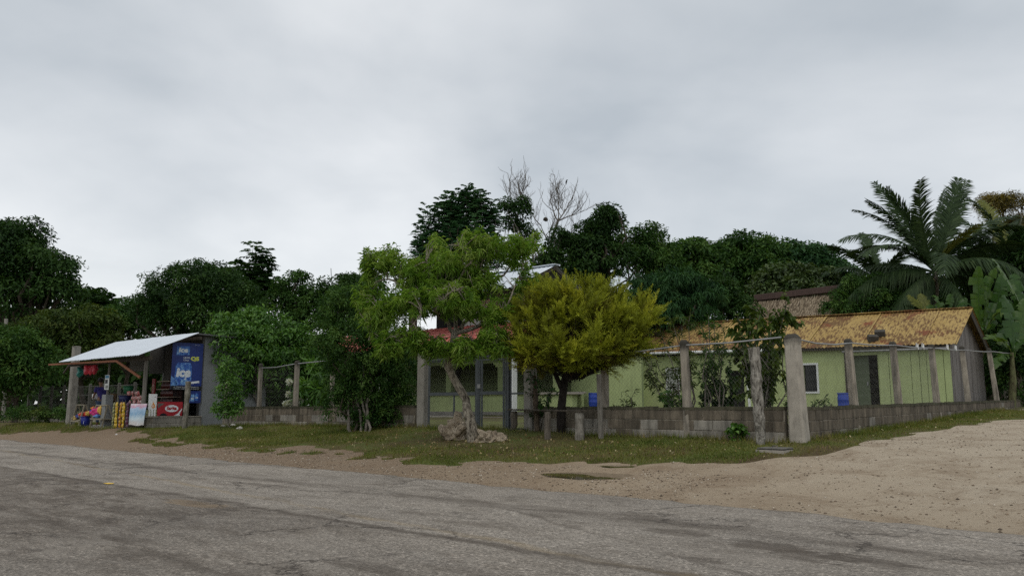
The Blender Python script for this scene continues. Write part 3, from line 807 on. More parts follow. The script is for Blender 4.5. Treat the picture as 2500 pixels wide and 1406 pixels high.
def gate_leaf(x0, x1, z0, z1, y, mids, uprights, name='gate_leaf'):
    lf_ = part(name, framebars(x0, x1, z0, z1, y, 0.02, [((x0, zm), (x1, zm)) for zm in mids]), MIRON, root)
    for ux, za, zb_ in uprights: part('bar', MB().beam((ux, y + 0.003, za), (ux, y + 0.003, zb_), 0.034, 0.034, (0, 1, 0)), MIRON, lf_)
    mb = MB(); chain_link(mb, (x0, y - 0.012), (x1, y - 0.012), lambda s: z0, lambda s: z1, 0.075, 0.0009); part('wire_mesh', mb, MWIRE, lf_)
gate_leaf(-9.52, -7.86, 0.62, 2.26, 0.02, [1.42, 1.46], [(-8.62, 0.62, 1.42)])
gate_leaf(-7.72, -6.86, 0.6, 2.24, -0.02, [1.43, 1.47], [(-7.64, 0.6, 2.24), (-6.94, 0.6, 2.24)])
gate_leaf(-6.76, -6.32, 0.62, 2.26, 0.02, [1.43], [])
part('gate_post', MB().beam((-7.79, 0, 0.5), (-7.79, 0, 2.32), 0.07, 0.07, (0, 1, 0)), MIRON, root)
part('gate_post', MB().beam((-6.81, 0, 0.5), (-6.81, 0, 2.32), 0.07, 0.07, (0, 1, 0)), MIRON, root)
part('top_bar', MB().beam((-9.55, 0, 2.3), (-6.3, 0, 2.34), 0.05, 0.05, (0, 1, 0)), MIRON, root)
part('latch', MB().box(-7.76, -7.66, -0.06, -0.03, 1.56, 1.66), MGALV, root, bevel=0.004)
part('threshold', MB().box(-9.55, -6.3, -0.16, 0.16, 0.3, 0.555), MPILLAR2, root, bevel=0.01)

# ---------------------------------------------------------------- posts, bench, rocks on the verge
MOLDW = m_wood('weathered_wood', (0.3, 0.275, 0.235), (0.1, 0.088, 0.07), (10, 10, 0.9))
MDARKW = m_wood('dark_wet_wood', (0.085, 0.07, 0.052), (0.03, 0.025, 0.02), (4, 4, 1.2))
def gnarly(x, y, z0, z1, r0, r1, seed, lean=(0, 0), n=9, steps=12, amp=0.16, knots=()):
    rg = random.Random(seed); pts, rad = [], []
    for i in range(steps + 1):
        t = i / steps
        pts.append((x + lean[0] * t + rg.gauss(0, r0 * amp * 0.5), y + lean[1] * t + rg.gauss(0, r0 * amp * 0.5), z0 - 0.1 + (z1 - z0 + 0.1) * t))
        rad.append((r0 + (r1 - r0) * t) * rg.uniform(1 - amp, 1 + amp))
    return MB().tube(pts, rad, n)
hx, hy, hz = hit(1468, 1073)
mb = MB().beam((hx, hy, hz - 0.1), (hx - 0.07, hy + 0.05, hz + 1.33), 0.1, 0.06, (0, 1, 0))
solo('wooden_post', mb, MOLDW, 'squared grey timber leaning on the fence post right of the bench', 'post', (hx, hy, hz), bevel=0.008)
hx, hy, hz = hit(1858, 1088)
solo('snag', gnarly(hx, hy, hz, hz + 1.72, 0.085, 0.1, 3, (-0.05, 0), 10, 16, 0.14), m_bark('split_grey_bark', (0.36, 0.335, 0.29), (0.045, 0.038, 0.03), 17), 'split grey dead trunk standing by the corner pillar', 'snag', (hx, hy, hz))
# bench
a = hit(1255, 1062); b = hit(1337, 1072); c3 = hit(1415, 1076)
zb_ = 1.08
root = thing('bench', 'rustic bench of one dark plank on three rough timber legs', 'bench', a)
def bl(p, ztop_, sd, r): return gnarly(p[0], p[1], p[2], ztop_, r, r * 0.95, sd, (0, 0), 8, 6, 0.12)
pl = [Vector((a[0], a[1], 1.06)), Vector((b[0], b[1], 1.05)), Vector((c3[0], c3[1], 1.04))]
mb = MB(); d_ = (pl[2] - pl[0]).normalized() * 0.12
mb.beam(pl[0] - d_, pl[2] + d_, 0.22, 0.034)
part('seat_plank', mb, MDARKW, root, bevel=0.006)
for p, q, sd, r in ((a, pl[0], 1, 0.085), (b, pl[1], 2, 0.07), (c3, pl[2], 4, 0.095)): part('leg', bl(p, q.z - 0.03, sd, r), MOLDW if sd == 4 else m_wood('leg_wood%d' % sd, (0.17, 0.145, 0.115), (0.06, 0.05, 0.04)), root)
h_ = hit(1313, 1064)
solo('snag', gnarly(h_[0], h_[1], h_[2], 1.83, 0.065, 0.05, 14, (-0.1, 0), 9, 10, 0.1), m_bark('brown_stem_bark', (0.13, 0.1, 0.07), (0.05, 0.038, 0.028), 12), 'brown cut off stem standing against the right gate pillar', 'snag', h_)
# limestone rocks
MROCK = None
m, nt, bs = newmat('pitted_limestone')
v = wpos(nt); n = noise(nt, v, 4, 7, 0.65, 0.6)
c = ramp(nt, n, [(0.3, (0.15, 0.11, 0.075)), (0.45, (0.36, 0.285, 0.2)), (0.7, (0.5, 0.42, 0.31))])
vo = N(nt, 'ShaderNodeTexVoronoi'); vo.inputs['Scale'].default_value = 9; nt.links.new(v, vo.inputs['Vector'])
c = mixc(nt, ramp(nt, vo.outputs['Distance'], [(0.1, 0.8), (0.26, 0.0)]), c, (0.07, 0.05, 0.038))
nt.links.new(c, bs.inputs['Base Color']); bs.inputs['Roughness'].default_value = 0.95
bump(nt, bs, math_(nt, 'ADD', noise(nt, v, 18, 7, 0.7), math_(nt, 'MULTIPLY', vo.outputs['Distance'], 1.5)), 1.0, 0.05)
MROCK = m
def rock(name, label, c_, r, seed, pits, group=None, n=4, amp=0.22):
    mb = MB().blob(c_, r, seed, amp, n); rg = random.Random(seed)
    # solution holes
    cs = []
    for _ in range(pits):
        d = Vector((rg.gauss(0, 1), rg.gauss(-0.6, 0.8), rg.gauss(0.2, 0.7))).normalized(); cs.append((Vector((c_[0] + d.x * r[0], c_[1] + d.y * r[1], c_[2] + d.z * r[2])), rg.uniform(0.05, 0.12)))
    out = []
    for v_ in mb.v:
        p = Vector(v_); k = 0
        for q, rr in cs:
            dd = (p - q).length / rr
            if dd < 1.6: k = max(k, (1 - dd / 1.6) ** 0.7)
        dirv = (p - Vector(c_)); p = p - dirv * 0.42 * k
        p += dirv * (0.13 * math.sin(17 * p.x + 5 * p.z + seed) * math.sin(15 * p.z + 9 * p.y) + 0.07 * math.sin(41 * p.x + 9 * p.y) * math.sin(37 * p.z + 11 * p.x))
        out.append(tuple(p))
    mb.v = out
    return solo(name, mb, MROCK, label, 'rock', c_, group, True)
p = hit(1108, 1076); rock('rock', 'tall pitted limestone rock leaning against the left of the tree trunk', (p[0] - 0.02, p[1] + 0.05, p[2] + 0.13), (0.34, 0.3, 0.36), 4, 22, None, 5, 0.3)
p = hit(1192, 1080); rock('rock', 'low rounded limestone rock right of the tree trunk', (p[0], p[1] + 0.05, p[2] + 0.07), (0.33, 0.26, 0.19), 9, 18, None, 5, 0.26)
for i, (px, py, s_) in enumerate(((548, 1047, 0.13), (566, 1048, 0.16), (585, 1047, 0.1))):
    p = hit(px, py)
    solo('stone', MB().blob((p[0], p[1], p[2] + s_ * 0.25), (s_, s_ * 0.8, s_ * 0.55), i + 3, 0.3, 2), m_plain('pale_stone%d' % i, (0.42, 0.4, 0.36), 0.9, 0.3, 14, 0.2, 0.5),
         ('white stone nearest the shop wall at the foot of the fence', 'larger white stone in the middle of three below the fence', 'small white stone farthest from the shop below the fence')[i], 'stone', p, 'white stones at the foot of the fence')
# concrete lid
p = hit(1893, 1103)
root = thing('meter_box', 'flat square concrete inspection box lid lying in grass by the corner', 'concrete box', p)
part('base', MB().box(p[0] - 0.24, p[0] + 0.24, p[1] - 0.24, p[1] + 0.24, p[2] - 0.05, p[2] + 0.045), MPILLAR, root, bevel=0.01)
part('lid', MB().box(p[0] - 0.22, p[0] + 0.22, p[1] - 0.22, p[1] + 0.22, p[2] + 0.048, p[2] + 0.075), m_concrete('lid_cement', (0.2, 0.19, 0.165), amount=0.5), root, bevel=0.008)
part('handle', MB().tube([(p[0] - 0.05, p[1], p[2] + 0.07), (p[0] - 0.04, p[1], p[2] + 0.1), (p[0] + 0.04, p[1], p[2] + 0.1), (p[0] + 0.05, p[1], p[2] + 0.07)], 0.008, 6), MWIRE, root)
MWHITE = m_flat('white_plastic', (0.78, 0.78, 0.76), 0.5)
def scrap(px, py, s_, seed, label):
    p = hit(px, py); mb = MB().blob((p[0], p[1], p[2] + s_ * 0.4), (s_, s_ * 0.7, s_ * 0.5), seed, 0.6, 2)
    solo('paper_scrap', mb, MWHITE, label, 'litter', p, 'scraps of white litter')
scrap(1916, 1107, 0.045, 2, 'crumpled white scrap beside the concrete box lid')
scrap(283, 1069, 0.07, 5, 'crumpled white scrap on the dirt in front of the shop')
# ================================================================ buildings
def onp(px, py, p0, d):
    n = np.array([-d[1], d[0], 0.0]); r = ray(px, py)
    t = (n[:2] @ (np.array(p0)[:2])) / (n @ r)
    p = np.array([0, 0, CAMZ]) + r * t; x, y = loc(p)
    return x, y, float(p[2])
def ply(px, py, Y): w_ = W(0, Y); return onp(px, py, (w_.x, w_.y), EX)
def plx(px, py, X): w_ = W(X, 0); return onp(px, py, (w_.x, w_.y), EY)
def wall_mb(x0, x1, z0, z1, y0, y1, holes=()):
    xs = sorted({x0, x1, *[h[0] for h in holes], *[h[1] for h in holes]}); zs_ = sorted({z0, z1, *[h[2] for h in holes], *[h[3] for h in holes]})
    mb = MB()
    for i in range(len(xs) - 1):
        for j in range(len(zs_) - 1):
            mx_, mz = (xs[i] + xs[i + 1]) / 2, (zs_[j] + zs_[j + 1]) / 2
            if any(h[0] < mx_ < h[1] and h[2] < mz < h[3] for h in holes): continue
            mb.box(xs[i], xs[i + 1], y0, y1, zs_[j], zs_[j + 1])
    return mb
def m_paint(name, col, dirt=(0.12, 0.13, 0.09), amt=0.35, low=None):
    m, nt, bs = newmat(name); v = wpos(nt)
    c = ramp(nt, noise(nt, v, 1.3, 5, 0.6), [(0.3, tuple(x * 0.88 for x in col)), (0.7, tuple(x * 1.08 for x in col))])
    st = noise(nt, v, 2.2, 6, 0.65, 0.2, stretch=(2.5, 2.5, 0.4))
    c = mixc(nt, math_(nt, 'MULTIPLY', ramp(nt, st, [(0.52, 0.0), (0.74, 1.0)]), amt), c, dirt)
    nt.links.new(c, bs.inputs['Base Color']); bs.inputs['Roughness'].default_value = 0.8; bs.inputs['Specular IOR Level'].default_value = 0.2
    bump(nt, bs, noise(nt, v, 40, 4, 0.6), 0.25, 0.004)
    return m
MGREEN = m_paint('pale_green_paint', (0.42, 0.485, 0.225), (0.2, 0.22, 0.11), 0.5)
MGREEN2 = m_paint('green_board_paint', (0.41, 0.475, 0.23), amt=0.25)
MGREENSHADE = m_paint('shaded_green_paint', (0.25, 0.3, 0.14))  # darker copy of the pale green, porch shade put into the colour
MWPAINT = m_paint('white_paint', (0.72, 0.73, 0.72), (0.4, 0.4, 0.36), 0.3)
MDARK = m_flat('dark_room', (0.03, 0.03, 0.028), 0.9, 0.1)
MGLASS = m_flat('dark_glass', (0.015, 0.017, 0.018), 0.12, 0.5)
m, nt, bs = newmat('rusty_ochre_roof')
v = coords(nt, 'Object'); w_ = wpos(nt)
base = ramp(nt, noise(nt, w_, 1.0, 5, 0.6), [(0.3, (0.35, 0.235, 0.076)), (0.7, (0.45, 0.32, 0.122))])
n1_ = noise(nt, v, 4.0, 6, 0.72, 0.3, stretch=(3.6, 0.9, 1))
n2_ = noise(nt, w_, 0.7, 4, 0.6, 0.5)
oi = N(nt, 'ShaderNodeObjectInfo')
thr = math_(nt, 'MULTIPLY_ADD', n2_, 0.55); thr.node.inputs[2].default_value = -0.27
thr = math_(nt, 'ADD', thr, math_(nt, 'MULTIPLY_ADD', oi.outputs['Random'], 0.14)); thr.node.inputs[1].links[0].from_node.inputs[2].default_value = -0.07
f = ramp(nt, math_(nt, 'ADD', n1_, thr), [(0.475, 0.0), (0.56, 0.88)])
c = mixc(nt, f, base, (0.115, 0.055, 0.024))
f = ramp(nt, math_(nt, 'ADD', noise(nt, w_, 1.1, 6, 0.7, 0.3), math_(nt, 'MULTIPLY', thr, 0.6)), [(0.57, 0.0), (0.68, 0.8)])
c = mixc(nt, f, c, (0.2, 0.055, 0.025))
nt.links.new(c, bs.inputs['Base Color']); bs.inputs['Roughness'].default_value = 0.75; bs.inputs['Specular IOR Level'].default_value = 0.25
MRUST = m
MZINC = m_plain('bright_zinc_sheet', (0.62, 0.67, 0.72), 0.45, 0.08, 2, 0.4, 0.05)
def corr_sheet(name, w, L_, pitch, amp, mat, nseg=2):
    """corrugated sheet: width along x, length along y, bent up and down in z"""
    k = max(2, int(round(w / pitch)) * 6); mb = MB()
    for j in range(nseg + 1):
        for i in range(k + 1):
            x = w * i / k; mb.v.append((x, L_ * j / nseg, amp * math.sin(2 * math.pi * x / pitch)))
    for j in range(nseg):
        for i in range(k): a = j * (k + 1) + i; mb.f.append((a, a + 1, a + k + 2, a + k + 1))
    me = mesh_from(mb, name, smooth=True); me.materials.append(mat); return me

# ---------------------------------------------------------------- the long green house
hz0 = float(Hl(-7, 15.3))
root = thing('green_house', 'long pale green house with rusty ochre corrugated roof and plank gable', 'house', (-0.95, 15.34, hz0))
EZ = lambda x: 3.12 + 0.016 * (-x - 0.75)
YE, YR, ZRISE = 15.08, 17.6, 1.38
holes = [(-5.86, -5.38, 1.66, 2.62), (-4.3, -3.24, 0.95, 2.9), (-11.56, -11.06, 1.7, 2.62), (-8.9, -8.2, 0.95, 2.5)]
part('front_wall', wall_mb(-12.7, -3.22, 0.6, 3.16, 15.34, 15.5, holes), MGREEN, root)
part('front_wall', wall_mb(-15.2, -12.7, 0.6, 3.3, 14.8, 15.5, []), MGREEN, root)
part('back_wall', wall_mb(-15.2, -1.0, 0.6, 3.2, 20.0, 20.15), MGREEN, root)
part('side_wall', MB().box(-15.2, -15.05, 15.5, 20.0, 0.6, 3.3), MGREEN, root)
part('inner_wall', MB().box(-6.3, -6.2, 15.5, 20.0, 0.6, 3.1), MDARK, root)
part('floor_slab', MB().box(-15.2, -0.98, 15.2, 20.0, 0.4, 1.0), MPILLAR2, root)
for (a, b) in ((-5.86, -5.38), (-11.56, -11.06)):
    fr = MB()
    for (x0, x1, z0, z1) in ((a - 0.07, a, 1.59, 2.69), (b, b + 0.07, 1.59, 2.69), (a, b, 2.62, 2.69), (a, b, 1.59, 1.66)): fr.box(x0, x1, 15.31, 15.42, z0, z1)
    wf = part('window', fr, MWPAINT, root)
    part('pane', MB().box(a, b, 15.43, 15.44, 1.66, 2.62), MGLASS if a > -8 else m_paint('white_shutter', (0.5, 0.52, 0.48)), wf)
dr = part('door', MB().box(-4.26, -3.6, 15.52, 15.57, 1.0, 3.0), m_flat('dark_green_door', (0.1, 0.125, 0.075), 0.7), root)
part('handle', MB().box(-3.68, -3.64, 15.48, 15.52, 1.85, 1.98), MGALV, dr)
part('door_post', MB().box(-4.36, -4.27, 15.3, 15.46, 0.95, 3.12), MDARKW, root)
part('door_frame', MB().beam((-7.98, 15.3, 0.95), (-8.06, 15.3, 2.5), 0.08, 0.08, (0, 1, 0)), MWPAINT, root)
part('door', MB().box(-8.88, -8.22, 15.55, 15.6, 1.0, 2.5), MDARK, root)
eg = [-3.22, -2.88, -2.17, -1.9, -1.68, -1.16, -0.95]
for i in range(6): part('wall_board', MB().box(eg[i] + 0.008, eg[i + 1] - 0.008, 15.34 + 0.006 * (i % 2), 15.38, 0.62, 3.14), MGREEN2, root)
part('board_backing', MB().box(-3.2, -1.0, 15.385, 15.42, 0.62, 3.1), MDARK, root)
MGABLE = m_wood('grey_gable_boards', (0.235, 0.225, 0.215), (0.105, 0.085, 0.07), (9, 9, 0.7), var=0.22)
yb = 15.4; k = 0; rg = random.Random(5)
while yb < 20.1:
    w = rg.uniform(0.2, 0.27); ym = yb + w / 2
    zt = 3.12 + ZRISE * (1 - abs(ym - YR) / (YR - YE)) - 0.05
    y2 = min(yb + w - 0.008, 20.12); zf_ = lambda y: 3.12 + ZRISE * (1 - abs(y - YR) / (YR - YE)) - 0.05
    mb = MB(); o_ = 0.006 * (k % 2)
    X0, X1 = -0.98 + o_, -0.955 + o_
    mb.v = [(X0, yb, 0.62), (X1, yb, 0.62), (X1, y2, 0.62), (X0, y2, 0.62), (X0, yb, zf_(yb)), (X1, yb, zf_(yb)), (X1, y2, zf_(y2)), (X0, y2, zf_(y2))]
    mb.f = [(0, 3, 2, 1), (4, 5, 6, 7), (0, 1, 5, 4), (1, 2, 6, 5), (2, 3, 7, 6), (3, 0, 4, 7)]
    part('gable_board', mb, MGABLE, root); yb += w; k += 1
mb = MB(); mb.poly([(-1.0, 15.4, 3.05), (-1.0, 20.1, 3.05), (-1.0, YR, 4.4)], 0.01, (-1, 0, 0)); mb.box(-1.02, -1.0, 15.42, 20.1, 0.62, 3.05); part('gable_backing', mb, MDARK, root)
sl = math.atan2(ZRISE, YR - YE); SL = math.hypot(ZRISE, YR - YE)
sh = corr_sheet('roof_sheet', 1.04, SL + 0.04, 0.13, 0.014, MRUST)
tilt = math.atan(0.016)
for i in range(15):
    x = -0.7 - (i + 1) * 1.0
    piece('roof_sheet', sh, root, (x, YE, EZ(x) + 0.012 * (i % 2) + 0.02), (sl + rg.uniform(-.006, .006), tilt, rg.uniform(-.008, .008)))
    piece('roof_sheet', sh, root, (x + 1.04, 2 * YR - YE, EZ(x) + 0.012 * (i % 2) + 0.02), (sl, -tilt, math.pi))
for i in range(15):
    if i % 2 == 0: continue
    x = -0.7 - i * 1.0
    part('sheet_seam', MB().beam((x, YE, EZ(x) + 0.05), (x, YR, EZ(x) + ZRISE + 0.05), 0.05, 0.02), MRUST, root)
part('ridge_cap', MB().beam((-0.68, YR, 4.56), (-15.7, YR, 4.56 + 0.24), 0.22, 0.03), MRUST, root)
part('barge_and_shade_strip', MB().beam((-0.72, YE, 3.1), (-0.72, YR, 3.1 + ZRISE), 0.03, 0.07).beam((-0.7, 2 * YR - YE, 3.0), (-0.7, YR, 2.98 + ZRISE), 0.03, 0.26), MDARKW, root)  # deeper far strip is added, its dark colour standing for the overhang's shaded underside
part('fascia', MB().beam((-0.9, 15.16, 3.1), (-6.6, 15.16, 3.19), 0.04, 0.1), MDARKW, root)
part('gutter', MB().tube([(-6.75, 15.02, 3.2), (-10, 15.02, 3.26), (-14.6, 15.02, 3.32)], 0.06, 10), MWPAINT, root, True)
part('eave_rail', MB().tube([(-0.9, 14.95, 3.0), (-4.3, 14.95, 3.02)], 0.035, 8), MGALV, root, True)
for i, (px, py) in enumerate(((2148, 812), (2131, 828))):
    y = 15.75 - 0.35 * i; x, y, z = ply(px, py, y)
    zr = EZ(x) + (y - YE) * math.tan(sl) + 0.05
    M = Matrix.Translation((x, y, zr + 0.1)) @ Euler((sl, 0, 0.2 + 0.5 * i)).to_matrix().to_4x4()
    solo('loose_block', MB().box(-.17, .17, -.1, .1, -.1, .1, M), m_concrete('roof_block%d' % i, (0.1, 0.092, 0.08), amount=0.8),
         ('upper of two cement blocks weighing down the rusty roof', 'lower of two cement blocks at the eave of the rusty roof')[i], 'cement block', (x, y, zr), 'cement blocks lying on the roof', bevel=0.01)
# barrels
MBLUE = m_flat('blue_barrel_plastic', (0.02, 0.055, 0.33), 0.45, 0.4)
def barrel(px0, px1, pyt, Y, label):
    x, y, zt = ply((px0 + px1) / 2, pyt, Y); r = (px1 - px0) / 2 * W(x, y).y / 2000; z0 = zt - 3.1 * r
    root = thing('barrel', label, 'barrel', (x, y, z0), 'blue plastic barrels behind the fence')
    h = zt - z0
    part('drum', MB().lathe([(0, r * .9), (.03, r * .97), (h * .3, r), (h * .33, r * 1.04), (h * .36, r), (h * .64, r), (h * .67, r * 1.04), (h * .7, r), (h - .03, r * .97), (h, r * .92), (h - 0.02, r * .88)], (x, y, z0), 20), MBLUE, root, True)
    part('rim', MB().lathe([(h - .035, r * .99), (h - .02, r * 1.03), (h + .005, r * 1.02), (h + .005, r * .9)], (x, y, z0), 20), MBLUE, root, True)
barrel(2045, 2077, 959, 14.3, 'blue plastic barrel against the green wall beside the doorway')
barrel(1437, 1458, 959, 8.9, 'blue plastic barrel at the end of the green counter')
# rags pegged on the top rail
for i, (px, py) in enumerate(((2239, 841), (2253, 841), (2313, 843), (2333, 845))):
    x, y, z = plx(px, py + 3, 0.0)
    mb = MB(); s_ = 0.05 if i < 2 else 0.035
    mb.tube([(x, y - s_, z + .06), (x - .02, y, z - .03), (x, y + s_ * .7, z - .09), (x + .01, y + s_, z + .05)], [.012, .02, .022, .01], 6)
    solo('rag', mb, MWHITE, ('white rag knotted on the fence rail, nearest the road corner', 'white rag knotted on the fence rail, second from the road corner', 'small white rag on the rail in front of the plank gable, nearer one', 'small white rag on the rail in front of the plank gable, farther one')[i], 'rag', (x, y, z), 'white rags tied to the fence rail')

# ---------------------------------------------------------------- the eating house behind the gate
mz = float(Hl(-16, 7.4))
root = thing('eating_house', 'green eating house with tiled porch and raised zinc roof behind the gate', 'building', (-16.8, 7.4, mz))
part('floor_slab', MB().box(-25.6, -10.5, 6.9, 12, 0.3, 0.76), MPILLAR2, root)
part('step', MB().box(-19.5, -12.4, 6.5, 6.9, 0.3, 0.66), MPILLAR, root)
part('counter_wall', MB().box(-25.4, -11.3, 9.0, 9.14, 0.76, 1.58), MGREEN, root)
part('skirting', MB().box(-25.4, -11.3, 8.985, 9.0, 0.76, 0.92), MPILLAR2, root)
part('counter_top', MB().box(-25.5, -11.25, 8.86, 9.24, 1.58, 1.64), MPILLAR, root, bevel=0.006)
for x in (-23.6, -20.8, -17.95, -15.12, -12.34):
    pr = part('column', MB().box(x - .15, x + .15, 9.0, 9.24, 1.64, 2.62), MGREENSHADE, root)
    part('capital', MB().box(x - .22, x + .22, 8.96, 9.28, 2.62, 2.7).box(x - .3, x + .3, 8.93, 9.31, 2.7, 2.78), MGREEN, pr)
part('lintel', MB().box(-25.4, -11.3, 9.0, 9.24, 2.78, 3.3), MGREENSHADE, root)
part('back_wall', MB().box(-25.5, -10.6, 11.8, 11.95, 0.76, 3.3), MGREENSHADE, root)
part('side_wall', MB().box(-10.72, -10.58, 9.6, 11.8, 0.76, 3.3), MGREEN, root)
part('right_wall', MB().box(-12.2, -10.72, 9.6, 9.74, 0.76, 3.3), MGREEN, root)
part('pilaster', MB().box(-12.42, -12.1, 8.8, 8.98, 0.76, 3.3), MGREEN, root)
part('serving_shelf', MB().box(-12.9, -11.05, 8.35, 8.8, 1.54, 1.62), MPILLAR, root, bevel=0.006)
part('shelf_base', MB().box(-12.8, -11.3, 8.45, 8.75, 0.76, 1.54), MGREEN, root)
for x in (-13.14, -20.6, -25.0):
    part('porch_column', MB().box(x - .13, x + .13, 7.27, 7.53, 0.6, 3.32), MWPAINT, root, bevel=0.01)
part('porch_beam', MB().box(-25.4, -12.95, 7.25, 7.55, 3.32, 3.46), MWPAINT, root)
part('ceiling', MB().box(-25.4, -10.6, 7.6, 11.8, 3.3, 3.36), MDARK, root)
# upper wall with louvred openings
part('upper_wall', wall_mb(-17.6, -13.0, 4.2, 5.35, 9.4, 9.5, [(-17.2, -15.6, 4.62, 4.8), (-15.4, -13.6, 4.62, 4.8)]), MWPAINT, root)
part('dark_gap_sheet', MB().box(-20.8, -13.0, 11.0, 11.1, 3.3, 5.5), MDARK, root)  # near-black sheet added so the open gap under the roof reads as shade
for x in (-18.45, -12.9):
    part('roof_post', MB().box(x - .12, x + .12, 7.35, 7.59, 3.46, 5.25), MDARKW, root)
part('wall_plate', MB().box(-20.9, -12.75, 7.38, 7.54, 5.12, 5.24), MDARKW, root)
# clay tiles
m, nt, bs = newmat('red_clay_tile'); v = wpos(nt); oi = N(nt, 'ShaderNodeObjectInfo')
c = ramp(nt, oi.outputs['Random'], [(0, (0.5, 0.13, 0.105)), (0.5, (0.6, 0.19, 0.155)), (1, (0.66, 0.26, 0.21))])
c = mixc(nt, ramp(nt, noise(nt, v, 9, 5, 0.7), [(0.55, 0.0), (0.72, 0.6)]), c, (0.17, 0.05, 0.04))
nt.links.new(c, bs.inputs['Base Color']); bs.inputs['Roughness'].default_value = 0.7; MTILE = m
mb = MB(); k = 8
for j, (yy_, s_) in enumerate(((0, 1.0), (0.46, 0.82))):
    for i in range(k + 1):
        t = math.pi * i / k; mb.v.append((-0.125 * s_ * math.cos(t), yy_, 0.075 * s_ * math.sin(t)))
    for i in range(k + 1):
        t = math.pi * i / k; mb.v.append((-0.108 * s_ * math.cos(t), yy_, 0.06 * s_ * math.sin(t) - 0.004))
n_ = k + 1
for i in range(k):
    mb.f += [(i, i + 1, 2 * n_ + i + 1, 2 * n_ + i), (n_ + i, 3 * n_ + i, 3 * n_ + i + 1, n_ + i + 1), (i, n_ + i, n_ + i + 1, i + 1)]
tile = mesh_from(mb, 'tile', smooth=True); tile.materials.append(MTILE)
y0, z0, y1, z1 = 7.0, 3.42, 9.35, 4.32
ts = math.atan2(z1 - z0, y1 - y0); TL = math.hypot(z1 - z0, y1 - y0); rows_ = 6; rg = random.Random(8)
for i in range(46):
    x = -25.2 + 0.268 * i
    for j in range(rows_):
        q = (j * (TL - 0.1) / rows_)
        piece('tile', tile, root, (x + rg.uniform(-.008, .008), y0 + q * math.cos(ts), z0 + q * math.sin(ts) + 0.015 + rg.uniform(0, .008)), (ts - 0.04 + rg.uniform(-.02, .02), rg.uniform(-.04, .04), rg.uniform(-.03, .03)))
part('tile_bed', MB().beam((-19.12, y0, z0 - 0.02), (-19.12, y1, z1 - 0.02), 12.5, 0.04), m_flat('clay_pan', (0.3, 0.075, 0.06), 0.8), root)
zs_ = corr_sheet('roof_sheet', 0.86, math.hypot(2.45, 1.1) + 0.03, 0.215, 0.016, MZINC)
za = math.atan2(1.1, 2.45)
for i in range(10):
    x = -21.05 + i * 0.83
    piece('roof_sheet', zs_, root, (x, 6.98, 5.25 + 0.008 * (i % 2)), (za, 0, 0))
    piece('roof_sheet', zs_, root, (x + 0.86, 11.88, 5.25 + 0.008 * (i % 2)), (za, 0, math.pi))
part('ridge_cap', MB().beam((-12.68, 9.43, 6.38), (-21.1, 9.43, 6.38), 0.3, 0.03), MZINC, root)
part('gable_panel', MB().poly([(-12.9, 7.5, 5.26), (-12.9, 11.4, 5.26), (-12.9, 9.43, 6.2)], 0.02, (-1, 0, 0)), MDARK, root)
part('rafter', MB().beam((-12.8, 7.1, 5.2), (-12.8, 9.43, 6.25), 0.06, 0.1).beam((-12.8, 11.7, 5.2), (-12.8, 9.43, 6.25), 0.06, 0.1), MDARKW, root)

# ---------------------------------------------------------------- thatched hut behind the long house
YH = 24.5
a = ply(1850, 724, YH); b = ply(2052, 716, YH); xa, xb = a[0], b[0]; zr = (a[2] + b[2]) / 2
root = thing('thatched_hut', 'palm thatched hut with dark ridge board behind the rusty roof', 'hut', (xb, YH, 1.2))
part('ridge_board', MB().beam((xa - 0.1, YH - 0.12, zr + 0.02), (xb + 0.1, YH - 0.12, zr + 0.12), 0.26, 0.3), m_wood('ridge_wood', (0.1, 0.065, 0.055), (0.05, 0.034, 0.03)), root, bevel=0.01)
part('walls', MB().box(xa + 0.3, xb - 0.3, YH - 1.6, YH + 1.6, 1.0, zr - 1.4), MDARKW, root)
rg_ = np.random.default_rng(4); n_ = 4600
tx = rg_.uniform(xa - 0.15, xb + 0.15, n_); u = rg_.uniform(0, 1, n_) ** 0.9; side = np.where(rg_.random(n_) < 0.8, -1, 1)
dep = 2.5
P0 = np.stack([tx, YH + side * u * dep * 0.8, zr - 0.05 - u * 1.55 + rg_.uniform(-.02, .05, n_)], 1)
L_ = rg_.uniform(0.6, 1.25, n_); dr_ = np.stack([rg_.normal(0, 0.16, n_), side * 0.72, -0.6 - rg_.uniform(0, .4, n_)], 1); dr_ /= np.linalg.norm(dr_, axis=1)[:, None]
wv = np.stack([rg_.uniform(.01, .022, n_), np.zeros(n_), rg_.normal(0, .006, n_)], 1)
P1 = P0 + dr_ * L_[:, None]
V = np.stack([P0 - wv, P0 + wv, P1 + wv * 0.4, P1 - wv * 0.4], 1).reshape(-1, 3) - np.array([xb, YH, 1.2])
th = np_obj('thatch', np_mesh('thatch', V, np.arange(4 * n_).reshape(-1, 4), np.repeat(rg_.random(n_), 4)), m_leaf('dry_thatch', [(0.09, 0.068, 0.045), (0.2, 0.155, 0.105), (0.3, 0.24, 0.165), (0.4, 0.33, 0.24)], 0.85, 0.05, 0.1, 0.15), root)
th['kind'] = 'stuff'
mb = MB(); mb.poly([(xa, YH, zr - 0.12), (xb, YH, zr - 0.12), (xb, YH - 2.1, zr - 1.75), (xa, YH - 2.1, zr - 1.75)], 0.04, (0, 0, -1)); mb.poly([(xa, YH, zr - 0.12), (xb, YH, zr - 0.12), (xb, YH + 2.1, zr - 1.75), (xa, YH + 2.1, zr - 1.75)], 0.04, (0, 0, -1))
part('roof_deck', mb, MDARKW, root)
